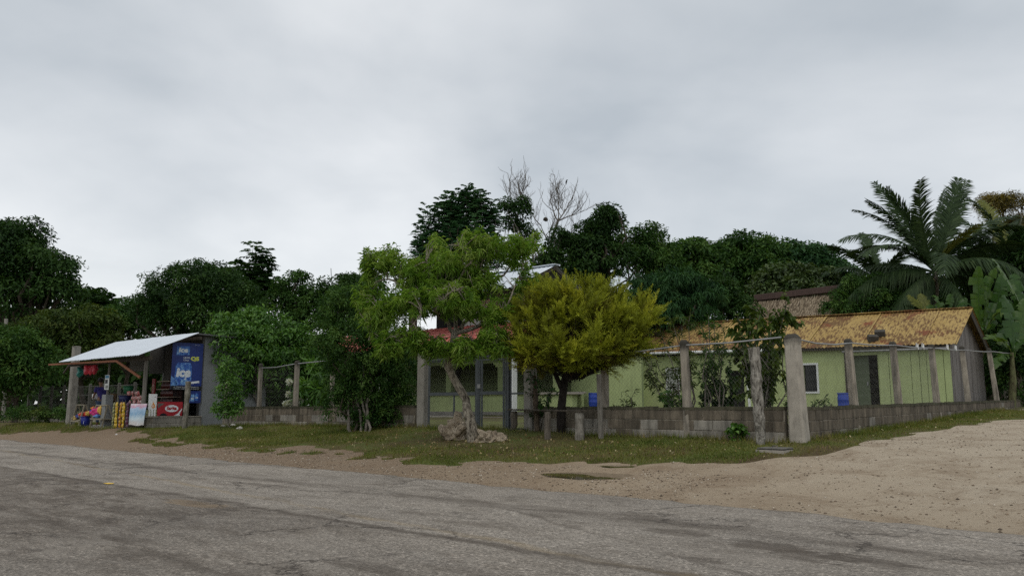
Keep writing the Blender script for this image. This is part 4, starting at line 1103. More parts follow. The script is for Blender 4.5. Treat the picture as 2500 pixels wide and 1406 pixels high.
# ================================================================ the roadside shop
sz = 0.42
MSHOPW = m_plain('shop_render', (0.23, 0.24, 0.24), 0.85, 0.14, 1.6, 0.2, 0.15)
MPOLE = m_wood('rough_pole', (0.21, 0.195, 0.17), (0.09, 0.08, 0.065))
MREDW = m_wood('red_brown_timber', (0.3, 0.125, 0.07), (0.16, 0.07, 0.04), (8, 8, 2))
root = thing('roadside_shop', 'open fronted roadside shop with white sheet roof and grey side wall', 'shop', (-19.97, -2.4, sz))
SHOP = root
part('floor_slab', MB().box(-26.4, -19.9, -2.55, 1.9, 0.1, 0.44), MPILLAR2, root, bevel=0.01)
part('side_wall', MB().box(-20.12, -19.95, -0.5, 1.9, 0.2, 3.46), MSHOPW, root)
part('room_front_wall', wall_mb(-23.9, -20.12, 0.44, 3.5, -0.5, -0.36, [(-21.3, -20.3, 0.44, 2.4), (-23.9, -22.75, 0.44, 2.3)]), m_flat('shade_toned_wall', (0.075, 0.07, 0.064), 0.9), root)  # shade of the enclosed shop put into this wall's dark colour
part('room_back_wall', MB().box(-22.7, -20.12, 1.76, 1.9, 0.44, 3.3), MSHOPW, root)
part('room_side_wall', MB().box(-22.84, -22.7, -0.5, 1.9, 0.44, 3.3), MSHOPW, root)
part('rear_roof', MB().beam((-21.35, -0.95, 3.5), (-21.35, 2.1, 3.42), 3.4, 0.04), m_plain('old_zinc', (0.12, 0.12, 0.12), 0.7), root)
zl = math.atan2(0.82, 1.95); sh = corr_sheet('roof_sheet', 0.92, 2.12, 0.115, 0.012, MZINC)
for i in range(7): piece('roof_sheet', sh, root, (-25.55 + 0.885 * i, -3.0, 2.69 + 0.006 * (i % 2)), (zl, 0, 0))
part('pillar', post_mb(-26.75, -2.0, 0.4, 3.36, 0.26, 0.02, 0.95, (0.08, 0)), MPILLAR2, root)
part('corner_pole', gnarly(-19.97, -2.45, 0.75, 2.66, 0.075, 0.065, 8, (0.02, 0), 8, 8, 0.06), MPOLE, root)
part('middle_pole', gnarly(-22.75, -2.4, 1.4, 2.7, 0.04, 0.04, 9, (0, 0), 8, 6, 0.06), MPOLE, root)
part('middle_pier', MB().box(-22.9, -22.6, -2.52, -2.26, 0.3, 1.52), MSHOPW, root, bevel=0.01)
part('eave_beam', MB().beam((-25.6, -2.6, 2.6), (-19.3, -2.6, 2.62), 0.07, 0.12), MDARKW, root)
p0 = ply(120, 890, -2.9); p1 = ply(285, 881, -2.9); p2 = plx(342, 921, -19.99)
part('awning_bar', MB().beam(p0, p1, 0.05, 0.06), MREDW, root)
part('brace', MB().beam(p1, (p2[0], p2[1], p2[2]), 0.05, 0.07), MREDW, root)
q0 = ply(162, 911, -2.3); q1 = ply(180, 921, -2.3)
part('brace', MB().beam((-26.9, -2.3, 2.35), (-25.6, -2.6, 2.62), 0.05, 0.06), MDARKW, root)
part('tie_beam', MB().beam((-25.6, -0.9, 3.35), (-19.5, -0.9, 3.35), 0.08, 0.1), MDARKW, root)
# low block wall on the right side
part('wall_mortar', MB().box(-20.03, -19.9, -2.35, -0.52, 0.2, 0.78), MMORTAR, root)
rg = random.Random(3)
for r_ in range(2):
    s = -2.35 + (0.2 if r_ else 0.0)
    while s < -0.6:
        a, b = max(s, -2.35), min(s + 0.4, -0.53)
        piece('block', rg.choice(BLK['a']), root, (-19.963, (a + b) / 2, 0.69 - 0.2 * (1 - r_) ), (0, 0, math.pi / 2), ((b - a - .01) / .385, 1, 1)); s += 0.4
part('wall_cap', MB().box(-20.06, -19.87, -2.4, -0.52, 0.79, 0.82), MPILLAR, root)
part('soffit_board', MB().box(*sorted((ply(318, 900, -1.2)[0], ply(350, 900, -1.2)[0])), -1.22, -1.18, 2.35, 3.1), m_flat('grey_board', (0.14, 0.14, 0.13), 0.8), root)

# ---- printed banners
def txt_mesh(s, bold=0.0, shear=0.0):
    cu = bpy.data.curves.new('lettering', 'FONT'); cu.body = s; cu.size = 1.0; cu.offset = bold; cu.shear = shear; cu.resolution_u = 3
    o = bpy.data.objects.new('lettering', cu); COL.objects.link(o); dg = bpy.context.evaluated_depsgraph_get()
    me = bpy.data.meshes.new_from_object(o.evaluated_get(dg)); bpy.data.objects.remove(o); bpy.data.curves.remove(cu)
    return me
def lettering(s, parent, mat, O, ux, uy, w, h, bold=0.0, shear=0.0, out=0.003):
    """fit text into the box w x h whose lower left is O, on axes ux, uy"""
    me = txt_mesh(s, bold, shear)
    n = len(me.vertices); co = np.empty(n * 3, np.float32); me.vertices.foreach_get('co', co); co = co.reshape(-1, 3)
    lo, hi = co.min(0), co.max(0); ux, uy = Vector(ux), Vector(uy); nz = ux.cross(uy)
    Q = []
    for p in co:
        a = (p[0] - lo[0]) / max(1e-6, hi[0] - lo[0]) * w; b = (p[1] - lo[1]) / max(1e-6, hi[1] - lo[1]) * h
        Q.append(Vector(O) + ux * a + uy * b + nz * out)
    off = ORG[parent.name]
    m2 = bpy.data.meshes.new('lettering'); m2.from_pydata([tuple(q - off) for q in Q], [], [tuple(p.vertices) for p in me.polygons]); m2.materials.append(mat)
    bpy.data.meshes.remove(me)
    o = bpy.data.objects.new('lettering', m2); COL.objects.link(o); o.parent = parent; ORG[o.name] = off
    return o
def flat(name, parent, mat, O, ux, uy, pts, out=0.002, th=0.001):
    ux, uy = Vector(ux), Vector(uy); nz = ux.cross(uy)
    P_ = [Vector(O) + ux * a + uy * b + nz * out for a, b in pts]
    return part(name, MB().poly(P_, th, nz), mat, parent)
def ell(cx_, cy_, rx, ry, n=28, ph=0): return [(cx_ + rx * math.cos(2 * math.pi * i / n + ph), cy_ + ry * math.sin(2 * math.pi * i / n + ph)) for i in range(n)]
MINKW = m_flat('white_ink', (0.75, 0.78, 0.8), 0.6); MINKY = m_flat('yellow_ink', (0.66, 0.7, 0.12), 0.6); MBLACK = m_flat('black_ink', (0.01, 0.011, 0.014), 0.6)
def m_print(name, stops, scale, dist=0.6, stretch=(1, 1, 1), rough=0.5):
    m, nt, bs = newmat(name)
    nt.links.new(ramp(nt, noise(nt, wpos(nt), scale, 5, 0.65, dist, stretch=stretch), stops), bs.inputs['Base Color']); bs.inputs['Roughness'].default_value = rough
    return m
MBANB = m_print('deep_blue_print', [(0.3, (0.006, 0.02, 0.145)), (0.7, (0.01, 0.036, 0.22))], 2)
MICE = m_print('icy_blue_print', [(0.36, (0.01, 0.045, 0.28)), (0.5, (0.035, 0.14, 0.5)), (0.62, (0.16, 0.36, 0.68)), (0.72, (0.5, 0.65, 0.8))], 13, 1.0)
MICE2 = m_print('frost_print', [(0.35, (0.02, 0.09, 0.4)), (0.6, (0.2, 0.42, 0.7)), (0.75, (0.6, 0.72, 0.82))], 9, 1.0)
XB = -19.935
ux, uy = (0, 1, 0), (0, 0, 1)
y0, y1, z0, z1 = -1.62, -0.56, 1.66, 3.2
root = thing('hanging_banner', 'tall blue advertising banner with an icy can and yellow price, hung beside the grey wall', 'banner', (XB, y0, z0))
part('cloth', MB().box(XB - 0.012, XB, y0, y1, z0, z1), MBANB, root)
O = (XB, y0, z0); BW, BH = y1 - y0, z1 - z0
f_ = lambda a, b: (a * BW, b * BH)
flat('print', root, MBLACK, O, ux, uy, [f_(0, 0), f_(1, 0), f_(1, .085), f_(0, .085)])
flat('print', root, MICE2, O, ux, uy, [f_(0, .087), f_(.19, .087), f_(.2, .15), f_(.1, .24), f_(0, .3)])
flat('print', root, MICE, O, ux, uy, [f_(.14, .1), f_(.62, .1), f_(.64, .14), f_(.66, .3), f_(.65, .5), f_(.6, .575), f_(.2, .575), f_(.13, .5), f_(.11, .3), f_(.12, .14)])
flat('print', root, MICE2, O, ux, uy, [f_(.28, .1), f_(.58, .1), f_(.56, .18), f_(.48, .25), f_(.34, .22)], 0.0035)
flat('print', root, MINKW, O, ux, uy, [f_(.64, .13), f_(.92, .155), f_(.92, .2), f_(.64, .175)], 0.0035)
flat('print', root, MICE, O, ux, uy, [f_(.13, .73), f_(.55, .74), f_(.56, .93), f_(.14, .92)])
lettering('ice', root, MINKW, (XB, y0 + .2 * BW, z0 + .79 * BH), ux, uy, .3 * BW, .105 * BH, 0.05, 0.1, 0.004)
lettering('ice', root, MINKW, (XB, y0 + .15 * BW, z0 + .27 * BH), ux, uy, .48 * BW, .19 * BH, 0.06, 0.12, 0.005)
lettering('Z', root, MINKW, (XB, y0 + .4 * BW, z0 + .22 * BH), ux, uy, .12 * BW, .06 * BH, 0.04, 0.3, 0.005)
lettering('LATA', root, MINKW, (XB, y0 + .37 * BW, z0 + .665 * BH), ux, uy, .2 * BW, .038 * BH, 0.02, 0, 0.004)
lettering('12oz.', root, MINKW, (XB, y0 + .37 * BW, z0 + .615 * BH), ux, uy, .18 * BW, .036 * BH, 0.01, 0, 0.004)
lettering('Q5', root, MINKY, (XB, y0 + .6 * BW, z0 + .61 * BH), ux, uy, .28 * BW, .105 * BH, 0.07, 0, 0.004)
lettering('EL CONSUMO DE ESTE PRODUCTO', root, MINKW, (XB, y0 + .1 * BW, z0 + .052 * BH), ux, uy, .82 * BW, .018 * BH, 0.0, 0, 0.004)
lettering('CAUSA DAÑO A LA SALUD', root, MINKW, (XB, y0 + .1 * BW, z0 + .018 * BH), ux, uy, .82 * BW, .02 * BH, 0.0, 0, 0.004)
lettering('12 oz', root, MINKW, (XB, y0 + .73 * BW, z0 + .955 * BH), ux, uy, .18 * BW, .014 * BH, 0.0, 0, 0.004)
y0, y1, z0, z1 = -1.1, -0.56, 1.24, 1.63
root = thing('hanging_banner', 'small blue banner with printed cans below the tall blue one', 'banner', (XB, y0, z0))
part('cloth', MB().box(XB - 0.012, XB, y0, y1, z0, z1), MBANB, root)
for i, (a, mt) in enumerate(((0.1, MICE), (0.36, MICE2), (0.62, MICE))):
    w = .22 * .54; O = (XB, y0 + a * .54 / 1.0, z0 + .02 + .03 * i)
    flat('print', root, mt, O, ux, uy, [(0, .02), (w * .1, 0), (w * .9, 0), (w, .02), (w, .2), (w * .85, .23), (w * .15, .23), (0, .2)])
    lettering('ice', root, MINKW, (XB, y0 + a * .54 + w * .15, z0 + .09 + .03 * i), ux, uy, w * .7, .06, 0.03, 0.1, 0.005)
flat('print', root, m_flat('orange_ink', (0.75, 0.25, 0.04), 0.6), (XB, y0, z0), ux, uy, ell(.1, .3, .05, .05), 0.004)
# red sign and white sign on the low wall
MRED = m_print('red_print', [(0.3, (0.3, 0.008, 0.015)), (0.7, (0.4, 0.014, 0.025))], 3)
y0, y1, z0, z1 = -2.0, -1.17, 0.825, 1.27
root = thing('shop_sign', 'red sign with white oval lettering standing on the low block wall', 'sign', (XB, y0, z0))
part('board', MB().box(XB - 0.035, XB, y0, y1, z0, z1), MRED, root, bevel=0.004)
O = (XB, y0, z0); BW, BH = y1 - y0, z1 - z0
flat('print', root, m_flat('grey_ink', (0.12, 0.11, 0.1), 0.6), O, ux, uy, [f_(0.01, .55), f_(.27, .9), f_(.01, .9)])
flat('print', root, MINKW, O, ux, uy, ell(.56 * BW, .53 * BH, .27 * BW, .25 * BH))
flat('print', root, MBLACK, O, ux, uy, [f_(.08, .02), f_(.4, .02), f_(.33, .16), f_(.24, .2), f_(.14, .16)])
flat('print', root, MINKW, O, ux, uy, [f_(.66, .02), f_(.92, .02), f_(.88, .12), f_(.99, .5), f_(.96, .52), f_(.82, .18), f_(.74, .1)])
lettering('Sarita', root, m_flat('red_ink', (0.4, 0.012, 0.02), 0.6), (XB, y0 + .355 * BW, z0 + .42 * BH), ux, uy, .41 * BW, .27 * BH, 0.05, 0.0, 0.005)
y0, y1, z0, z1 = -2.3, -2.04, 0.825, 1.52
root = thing('shop_sign', 'narrow white sign with an orange flame beside the red sign', 'sign', (XB, y0, z0))
part('board', MB().box(XB - 0.03, XB, y0, y1, z0 + .2, z1), MWHITE, root)
for i in range(3): part('tab', MB().box(XB - .028, XB - .002, y0 + .02 + .085 * i, y0 + .075 + .085 * i, z0, z0 + .2), MWHITE, root)
MOR = m_flat('flame_ink', (0.72, 0.3, 0.08), 0.6)
flat('print', root, MOR, (XB, y0, z0), ux, uy, [(.11, .26), (.17, .24), (.22, .28), (.2, .36), (.14, .46), (.13, .38), (.1, .32)])
lettering('6', root, MINKW, (XB, y0 + .125, z0 + .28), ux, uy, .04, .08, 0.03, 0, 0.005)
lettering('GAS', root, MBLACK, (XB, y0 + .17, z0 + .59), ux, uy, .06, .03, 0.0, 0, 0.004)
# picture sheet hung at the front
m, nt, bs = newmat('picture_sheet_print')
v = coords(nt, 'Generated'); g = sepz(nt, v)
nn = noise(nt, wpos(nt), 5, 5, 0.65, 0.8)
c = ramp(nt, math_(nt, 'ADD', g, math_(nt, 'MULTIPLY_ADD', nn, 0.5)), [(0.1, (0.55, 0.52, 0.5)), (0.35, (0.5, 0.62, 0.68)), (0.55, (0.18, 0.36, 0.55)), (0.75, (0.4, 0.55, 0.72)), (0.88, (0.62, 0.3, 0.42)), (1.0, (0.72, 0.62, 0.68))])
[x for x in nt.nodes if x.bl_idname == 'ShaderNodeMath' and x.operation == 'MULTIPLY_ADD'][-1].inputs[2].default_value = -0.25
c = mixc(nt, ramp(nt, noise(nt, wpos(nt), 16, 4, 0.6), [(0.58, 0.0), (0.68, 0.7)]), c, (0.75, 0.76, 0.8))
c = mixc(nt, ramp(nt, noise(nt, wpos(nt), 7, 3, 0.6, 1.0), [(0.64, 0.0), (0.7, 0.8)]), c, (0.1, 0.07, 0.18))
nt.links.new(c, bs.inputs['Base Color'])
YF = -2.62
xa, _, za = ply(319, 1037, YF); xb, _, zb_ = ply(360, 985, YF); MB_ = MB(); kx, kz = 10, 8
for j in range(kz + 1):
    for i in range(kx + 1):
        t, u = i / kx, j / kz; MB_.v.append((xa + (xb - xa) * t, YF - 0.03 * math.sin(7 * t + 2 * u) - 0.06 * (1 - u), za + (zb_ - za) * u + 0.015 * math.sin(9 * t) * (1 if j == 0 else 0)))
for j in range(kz):
    for i in range(kx): q = j * (kx + 1) + i; MB_.f.append((q, q + 1, q + kx + 2, q + kx + 1))
def thick(mb, th, ax=1):
    n = len(mb.v); f0 = list(mb.f); mb.v += [tuple(c_ + (th if k == ax else 0) for k, c_ in enumerate(p)) for p in mb.v]; mb.f += [tuple(i + n for i in f)[::-1] for f in f0]; return mb
solo('picture_sheet', thick(MB_, 0.012), m, 'pink and blue printed sheet hanging beside the yellow snack bags', 'printed sheet', (xa, YF, za), smooth=True)

# ---- snacks
def bag_mesh(w, h, d, mat):
    mb = MB(); k = 5
    for sgn in (-1, 1):
        for j in range(k + 1):
            for i in range(k + 1):
                a, b = i / k * 2 - 1, j / k * 2 - 1
                mb.v.append((a * w / 2 * (1 - .06 * (1 - b * b)), sgn * d / 2 * max(0, (1 - a ** 4)) * max(0, (1 - b * b)) ** .6, b * h / 2 + .006 * math.sin(9 * a) * (abs(b) == 1)))
    n = (k + 1) ** 2
    for j in range(k):
        for i in range(k):
            a = j * (k + 1) + i; mb.f.append((a, a + 1, a + k + 2, a + k + 1)); mb.f.append((n + a + k + 1, n + a + k + 2, n + a + 1, n + a))
    me = mesh_from(mb, 'snack_bag', smooth=True); me.materials.append(mat); return me
def m_bag(name, a, b):
    return m_print(name, [(0.42, a), (0.55, tuple((x + y) / 2 for x, y in zip(a, b))), (0.62, b)], 14, 0.5, rough=0.3)
by = bag_mesh(.15, .155, .07, m_bag('yellow_bag_foil', (0.55, 0.4, 0.02), (0.42, 0.2, 0.02)))
bo = bag_mesh(.13, .15, .07, m_bag('amber_bag_foil', (0.5, 0.3, 0.02), (0.3, 0.04, 0.02)))
bd = bag_mesh(.14, .155, .07, m_bag('purple_bag_foil', (0.05, 0.014, 0.045), (0.12, 0.02, 0.05)))
bm_ = bag_mesh(.08, .15, .06, m_bag('speckled_bag_foil', (0.3, 0.3, 0.12), (0.03, 0.035, 0.03)))
for (px, me, lab) in ((279, bm_, 'narrow strip of green speckled snack bags beside the yellow ones'), (286, by, 'hanging strip of yellow snack bags, nearest the shop pier'), (296, bo, 'hanging strip of amber and red snack bags between two yellow strips'), (304, by, 'hanging strip of yellow snack bags beside the purple strip'), (314, bd, 'hanging strip of dark purple snack bags beside the printed sheet')):
    x, y, z = ply(px, 985, -2.62); x2, _, zlow = ply(px, 1043, -2.62)
    root = thing('snack_strip', lab, 'snack strip', (x, y, z), 'strips of snack bags at the shop front')
    part('cord', MB().tube([(x, y + .035, z + .12), (x, y + .035, zlow)], 0.006, 5), MWIRE, root)
    rg = random.Random(px); n_ = 7
    for i in range(n_): piece('snack_bag', me, root, (x + rg.uniform(-.012, .012), y + rg.uniform(-.02, .01), z - .03 - (z - zlow - .08) * i / (n_ - 1)), (rg.uniform(-.2, .25), rg.uniform(-.1, .1), rg.uniform(-.2, .2)))
br = bag_mesh(.16, .14, .08, m_bag('red_white_bag_foil', (0.36, 0.03, 0.03), (0.5, 0.46, 0.42)))
rg = random.Random(17)
for i in range(14):
    px, py = 318 + 28 * (i % 5) / 4 + (4 if i % 10 > 4 else 0) , 982 - 11 * (i // 5)
    x, y, z = ply(px, py, -2.15)
    o = bpy.data.objects.new('snack_bag', br); COL.objects.link(o); o.location = W(x, y + rg.uniform(-.05, .05), z); o.rotation_euler = (rg.uniform(-.3, .3), rg.uniform(-.5, .5), PHI + rg.uniform(-.3, .3))
    tag(o, 'red and white snack bag in the heap beneath the shop corner pole', 'snack bag', 'heap of red and white snack bags')
# counter behind the bags
root = thing('shop_counter', 'dark wooden shop counter behind the hanging snack bags', 'counter', (-21.4, -2.2, 0.44))
part('top', MB().box(-22.4, -20.2, -2.32, -1.7, 1.12, 1.16), MDARKW, root); part('front_board', MB().box(-22.35, -20.25, -2.28, -2.24, 0.44, 1.12), MDARKW, root)
for x in (-22.3, -20.3): part('leg', MB().box(x - .04, x + .04, -1.8, -1.72, 0.44, 1.12), MDARKW, root)
# basins, basket, tub
def bowl(name, px0, px1, pyt, pyb, Y, mat, label, cat, lip=1.06):
    x, y, zt = ply((px0 + px1) / 2, pyt, Y); _, _, zb = ply((px0 + px1) / 2, pyb, Y); r = (px1 - px0) / 2 * W(x, y).y / 2000; h = zt - zb
    rt = thing(name, label, cat, (x, y, zb))
    part('body', MB().lathe([(0, r * .78), (h * .5, r * .9), (h, r), (h, r * .95), (h * .15, r * .72)], (x, y, zb), 18), mat, rt, True)
    part('rim', MB().lathe([(h - .02, r * 1.0), (h - .01, r * lip), (h + .012, r * lip), (h + .012, r * .95)], (x, y, zb), 18), mat, rt, True)
    return rt
bowl('basin', 302, 326, 943, 961, -1.9, m_flat('green_plastic', (0.02, 0.13, 0.055), 0.4), 'green plastic basin stacked on the shop counter', 'basin')
bowl('tub', 291, 320, 966, 984, -2.0, m_flat('navy_plastic', (0.02, 0.025, 0.09), 0.4), 'dark navy tub under the green basin', 'tub')
rt = bowl('bucket', 198, 221, 1017, 1041, -2.45, m_flat('royal_blue_plastic', (0.015, 0.025, 0.22), 0.4), 'royal blue bucket full of red things on the shop floor', 'bucket')
x, y, z = ply(204, 1034, -2.62); lettering('J', rt, MINKW, (x, y - .01, z), (1, 0, 0), (0, 0, 1), .04, .1, .02, 0, .004)
bowl('basket', 271, 286, 962, 1002, -2.1, m_wood('wicker', (0.22, 0.14, 0.075), (0.09, 0.055, 0.03), (30, 30, 30)), 'tall brown wicker basket right of the shop pier', 'basket')
def toy(px, py, Y, r, col, seed, label, cat='toy', g='toys on the shop stands', sq=(1, 1, 1)):
    x, y, z = ply(px, py, Y)
    solo('toy', MB().blob((x, y, z), (r * sq[0], r * sq[1], r * sq[2]), seed, .45, 3), m_flat('toy_paint%d' % seed, col, 0.35), label, cat, (x, y, z - r), g, True)
toy(207, 1011, -2.45, .13, (0.55, 0.06, 0.03), 31, 'red inflated toy spilling over the blue bucket', sq=(1.3, 1, .7)); toy(215, 1009, -2.5, .07, (0.55, 0.36, 0.08), 32, 'yellow cup lying on the red toy')
toy(236, 1006, -2.5, .15, (0.6, 0.04, 0.2), 33, 'pink inflated toy on the stand by the pier'); toy(243, 1001, -2.56, .09, (0.65, 0.4, 0.08), 34, 'yellow toy leaning on the pink toy', sq=(.6, .6, 1.3)); toy(229, 1004, -2.5, .1, (0.04, 0.03, 0.3), 35, 'dark blue toy left of the pink toy')
toy(236, 1016, -2.55, .11, (0.12, 0.28, 0.6), 36, 'light blue flat toy under the pink toy', sq=(1.5, 1, .5)); toy(230, 997, -2.5, .08, (0.65, 0.2, 0.04), 37, 'orange toy on top of the stand by the pier', sq=(1.2, 1, .8)); toy(247, 998, -2.5, .07, (0.6, 0.12, 0.1), 38, 'coral red toy at the right edge of the stand')
toy(184, 1020, -2.5, .11, (0.5, 0.36, 0.12), 39, 'yellow toy on the left wooden stand', sq=(1.4, 1, .6)); toy(190, 1016, -2.5, .07, (0.04, 0.05, 0.25), 40, 'small dark blue toy on the left wooden stand'); toy(195, 1014, -2.5, .06, (0.5, 0.46, 0.36), 41, 'cream cup on the left wooden stand')
# wooden stands
def stand(pxs, pyt, pyb, pym, Y, label):
    x0, _, zb = ply(pxs[0], pyb, Y); x1 = ply(pxs[1], pyb, Y)[0]; zt = ply(pxs[0], pyt, Y)[2]; zm = ply(pxs[0], pym, Y)[2]
    rt = thing('wooden_stand', label, 'stand', ((x0 + x1) / 2, Y, zb), 'wooden display stands at the shop front')
    wm = m_wood('stand_wood_' + str(pxs[0]), (0.3, 0.27, 0.2), (0.16, 0.14, 0.1))
    for x in (x0, x1):
        xi = x + (0.05 if x == x0 else -0.02)
        part('leg', MB().beam((x, Y - .05, zb), (xi, Y + .1, zt), .04, .04, (0, 1, 0)), wm, rt); part('leg', MB().beam((x, Y + .4, zb), (xi, Y + .14, zt), .035, .035, (0, 1, 0)), wm, rt)
    part('shelf', MB().box(x0, x1, Y - .05, Y + .38, zm - .02, zm + .01), wm, rt); part('top_rail', MB().beam((x0 + .03, Y + .1, zt), (x1, Y + .1, zt), .04, .04), wm, rt)
    part('low_rail', MB().beam((x0, Y - .05, zm), (x1, Y - .05, zm), .03, .05), wm, rt)
stand((176, 196), 988, 1038, 1027, -2.6, 'left wooden display stand next to the tall concrete pillar')
stand((223, 252), 989, 1042, 1022, -2.62, 'right wooden display stand with bright toys by the pier')
# hanging bundles and posters
def bundle(px, py, Y, r, col, seed, label, sq):
    x, y, z = ply(px, py, Y); rt = thing('hanging_bag', label, 'bag', (x, y, z - r), 'plastic goods hung from the shop eave')
    part('sack', MB().blob((x, y, z), (r * sq[0], r * sq[1], r * sq[2]), seed, .4, 3), m_plain('bag_plastic%d' % seed, col, 0.35, 0.35, 9), rt, True)
    part('tie', MB().tube([(x, y, z + r * sq[2] * .8), (x, y - .02, z + .38)], .01, 5), MWIRE, rt)
bundle(198, 909, -2.45, .16, (0.02, 0.16, 0.13), 51, 'teal plastic bag hanging under the shop eave', (1, .7, .95)); bundle(218, 902, -2.5, .17, (0.5, 0.035, 0.06), 52, 'red plastic bag hanging under the eave next to the teal one', (1, .7, 1.05)); bundle(233, 899, -2.45, .16, (0.42, 0.03, 0.05), 53, 'darker red plastic bag hanging nearest the middle pole', (.9, .7, .95))
def poster(pxa, pya, pxb, pyb, Y, label, bits, base):
    xa, _, zb = ply(pxa, pyb, Y); xb, _, zt = ply(pxb, pya, Y)
    rt = thing('poster', label, 'poster', (xa, Y, zb)); part('sheet', MB().box(xa, xb, Y - .008, Y, zb, zt), base, rt)
    for (a0, b0, a1, b1, mt) in bits: flat('print', rt, mt, (xa, Y - .009, zb), (1, 0, 0), (0, 0, 1), [(a0 * (xb - xa), b0 * (zt - zb)), (a1 * (xb - xa), b0 * (zt - zb)), (a1 * (xb - xa), b1 * (zt - zb)), (a0 * (xb - xa), b1 * (zt - zb))])
poster(255, 915, 268, 951, -2.56, 'poster with blue top and dark picture on the middle shop pole', [(.1, .78, .9, .97, m_flat('poster_blue', (0.05, 0.18, 0.3), .6)), (.12, .42, .7, .68, MBLACK), (.25, .08, .85, .3, m_flat('poster_grey', (0.18, 0.19, 0.17), .6))], m_flat('poster_white', (0.5, 0.52, 0.5), .6))
poster(233, 962, 239, 974, -1.2, 'small white notice behind the person in the shop', [], m_flat('notice_white', (0.4, 0.42, 0.4), .6))
# drink rack with red side sign
root = thing('drink_rack', 'dark drinks rack with red end sign and pale shelf edges inside the shop', 'rack', (-21.0, -1.3, 0.44))
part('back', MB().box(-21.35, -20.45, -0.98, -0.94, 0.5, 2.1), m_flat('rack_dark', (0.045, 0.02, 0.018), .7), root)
for k in range(5): part('shelf', MB().box(-21.35, -20.45, -1.4, -0.98, 0.9 + .26 * k, 0.925 + .26 * k), m_flat('shelf_edge%d' % k, (0.26, 0.2, 0.15), .6), root)
part('end_sign', MB().box(-21.56, -21.36, -1.46, -1.42, 1.2, 2.05), m_flat('rack_red', (0.2, 0.02, 0.02), .5), root)
flat('print', root, m_flat('rack_ink', (0.35, 0.24, 0.2), .5), (-21.56, -1.46, 1.2), (1, 0, 0), (0, 0, 1), [(.1 + .075 * math.cos(t * .2618), .52 + .14 * math.sin(t * .2618)) for t in range(24)])
flat('print', root, m_flat('rack_red2', (0.2, 0.02, 0.02), .5), (-21.56, -1.46, 1.2), (1, 0, 0), (0, 0, 1), [(.1 + .045 * math.cos(t * .2618), .52 + .1 * math.sin(t * .2618)) for t in range(24)], .004)
bot = mesh_from(MB().lathe([(0, .03), (.1, .032), (.15, .03), (.19, .012), (.23, .012)], (0, 0, 0), 8), 'bottle', smooth=True); bot.materials.append(m_flat('dark_soda', (0.08, 0.015, 0.012), .2, .5))
for k in range(4):
    for i in range(9):
        o = bpy.data.objects.new('bottle', bot); COL.objects.link(o); o.location = W(-21.28 + .095 * i, -1.25, 0.927 + .26 * k)
        tag(o, 'dark soda bottle standing on the shaded drinks rack', 'bottle', 'soda bottles on the drinks rack')
# dead log post by the low wall
hx, hy, hz = hit(450, 1049)
solo('log_post', gnarly(hx, hy, hz, hz + 1.42, .075, .085, 12, (0.08, 0), 9, 12, .1), m_bark('grey_log', (0.27, 0.25, 0.21), (0.1, 0.09, 0.07), 12), 'crooked grey log post standing in front of the red sign', 'post', (hx, hy, hz))

# ---- the person at the stand
MSKIN = m_flat('skin', (0.2, 0.105, 0.065), .55); MSHIRT = m_plain('violet_shirt', (0.035, 0.03, 0.16), .8, .25, 14); MJEAN = m_plain('blue_jeans', (0.07, 0.11, 0.2), .85, .3, 14); MHAIR = m_flat('black_hair', (0.012, 0.01, 0.01), .5)
def skin_mesh(name, verts, edges, mat, parent, sub=1):
    me = bpy.data.meshes.new(name); off = ORG[parent.name] if parent.name in ORG else Vector((0, 0, 0))
    me.from_pydata([tuple(Vector(v_[:3])) for v_ in verts], edges, [])
    o = bpy.data.objects.new(name, me); COL.objects.link(o)
    sk = o.modifiers.new('skin', 'SKIN'); sk.use_smooth_shade = True
    for i, v_ in enumerate(verts):
        r = v_[3]; me.skin_vertices[0].data[i].radius = (r, r) if not hasattr(r, '__len__') else r
        me.skin_vertices[0].data[i].use_root = (i == 0)
    sd_ = o.modifiers.new('sub', 'SUBSURF'); sd_.levels = sub; sd_.render_levels = sub
    dg = bpy.context.evaluated_depsgraph_get(); m2 = bpy.data.meshes.new_from_object(o.evaluated_get(dg)); m2.name = name
    bpy.data.objects.remove(o); m2.materials.append(mat)
    o = bpy.data.objects.new(name, m2); COL.objects.link(o); o.parent = parent
    return o
px_, py_, _ = ply(244, 1040, -1.75)
rt = thing('person', 'person in violet shirt and jeans bending over the toy stand, arms forward', 'person', (px_, py_, 0.44))
# local: facing -x (towards the pillar), z up
S = 1.0
body = [(0, 0, .9, (.13, .11)), (-.02, 0, 1.08, (.12, .1)), (-.07, 0, 1.25, (.15, .11)), (-.1, 0, 1.36, (.1, .08)), (-.13, 0, 1.43, .05), (-.17, 0, 1.5, .075), (-.2, 0, 1.58, .09), (-.19, 0, 1.65, .075),
        (-.09, -.17, 1.33, .05), (-.17, -.2, 1.1, .038), (-.38, -.14, 1.02, .03), (-.46, -.12, 1.0, .028), (-.09, .17, 1.33, .05), (-.17, .2, 1.1, .038), (-.38, .14, 1.03, .03), (-.46, .12, 1.01, .028),
        (0, -.09, .82, .085), (-.03, -.1, .45, .055), (.03, -.1, .08, .04), (-.1, -.11, .03, .03), (0, .09, .82, .085), (-.03, .1, .45, .055), (.03, .1, .08, .04), (-.1, .11, .03, .03), (-.285, 0, 1.57, .018)]
ed = [(0, 1), (1, 2), (2, 3), (3, 4), (4, 5), (5, 6), (6, 7), (2, 8), (8, 9), (9, 10), (10, 11), (2, 12), (12, 13), (13, 14), (14, 15), (0, 16), (16, 17), (17, 18), (18, 19), (0, 20), (20, 21), (21, 22), (22, 23), (6, 24)]
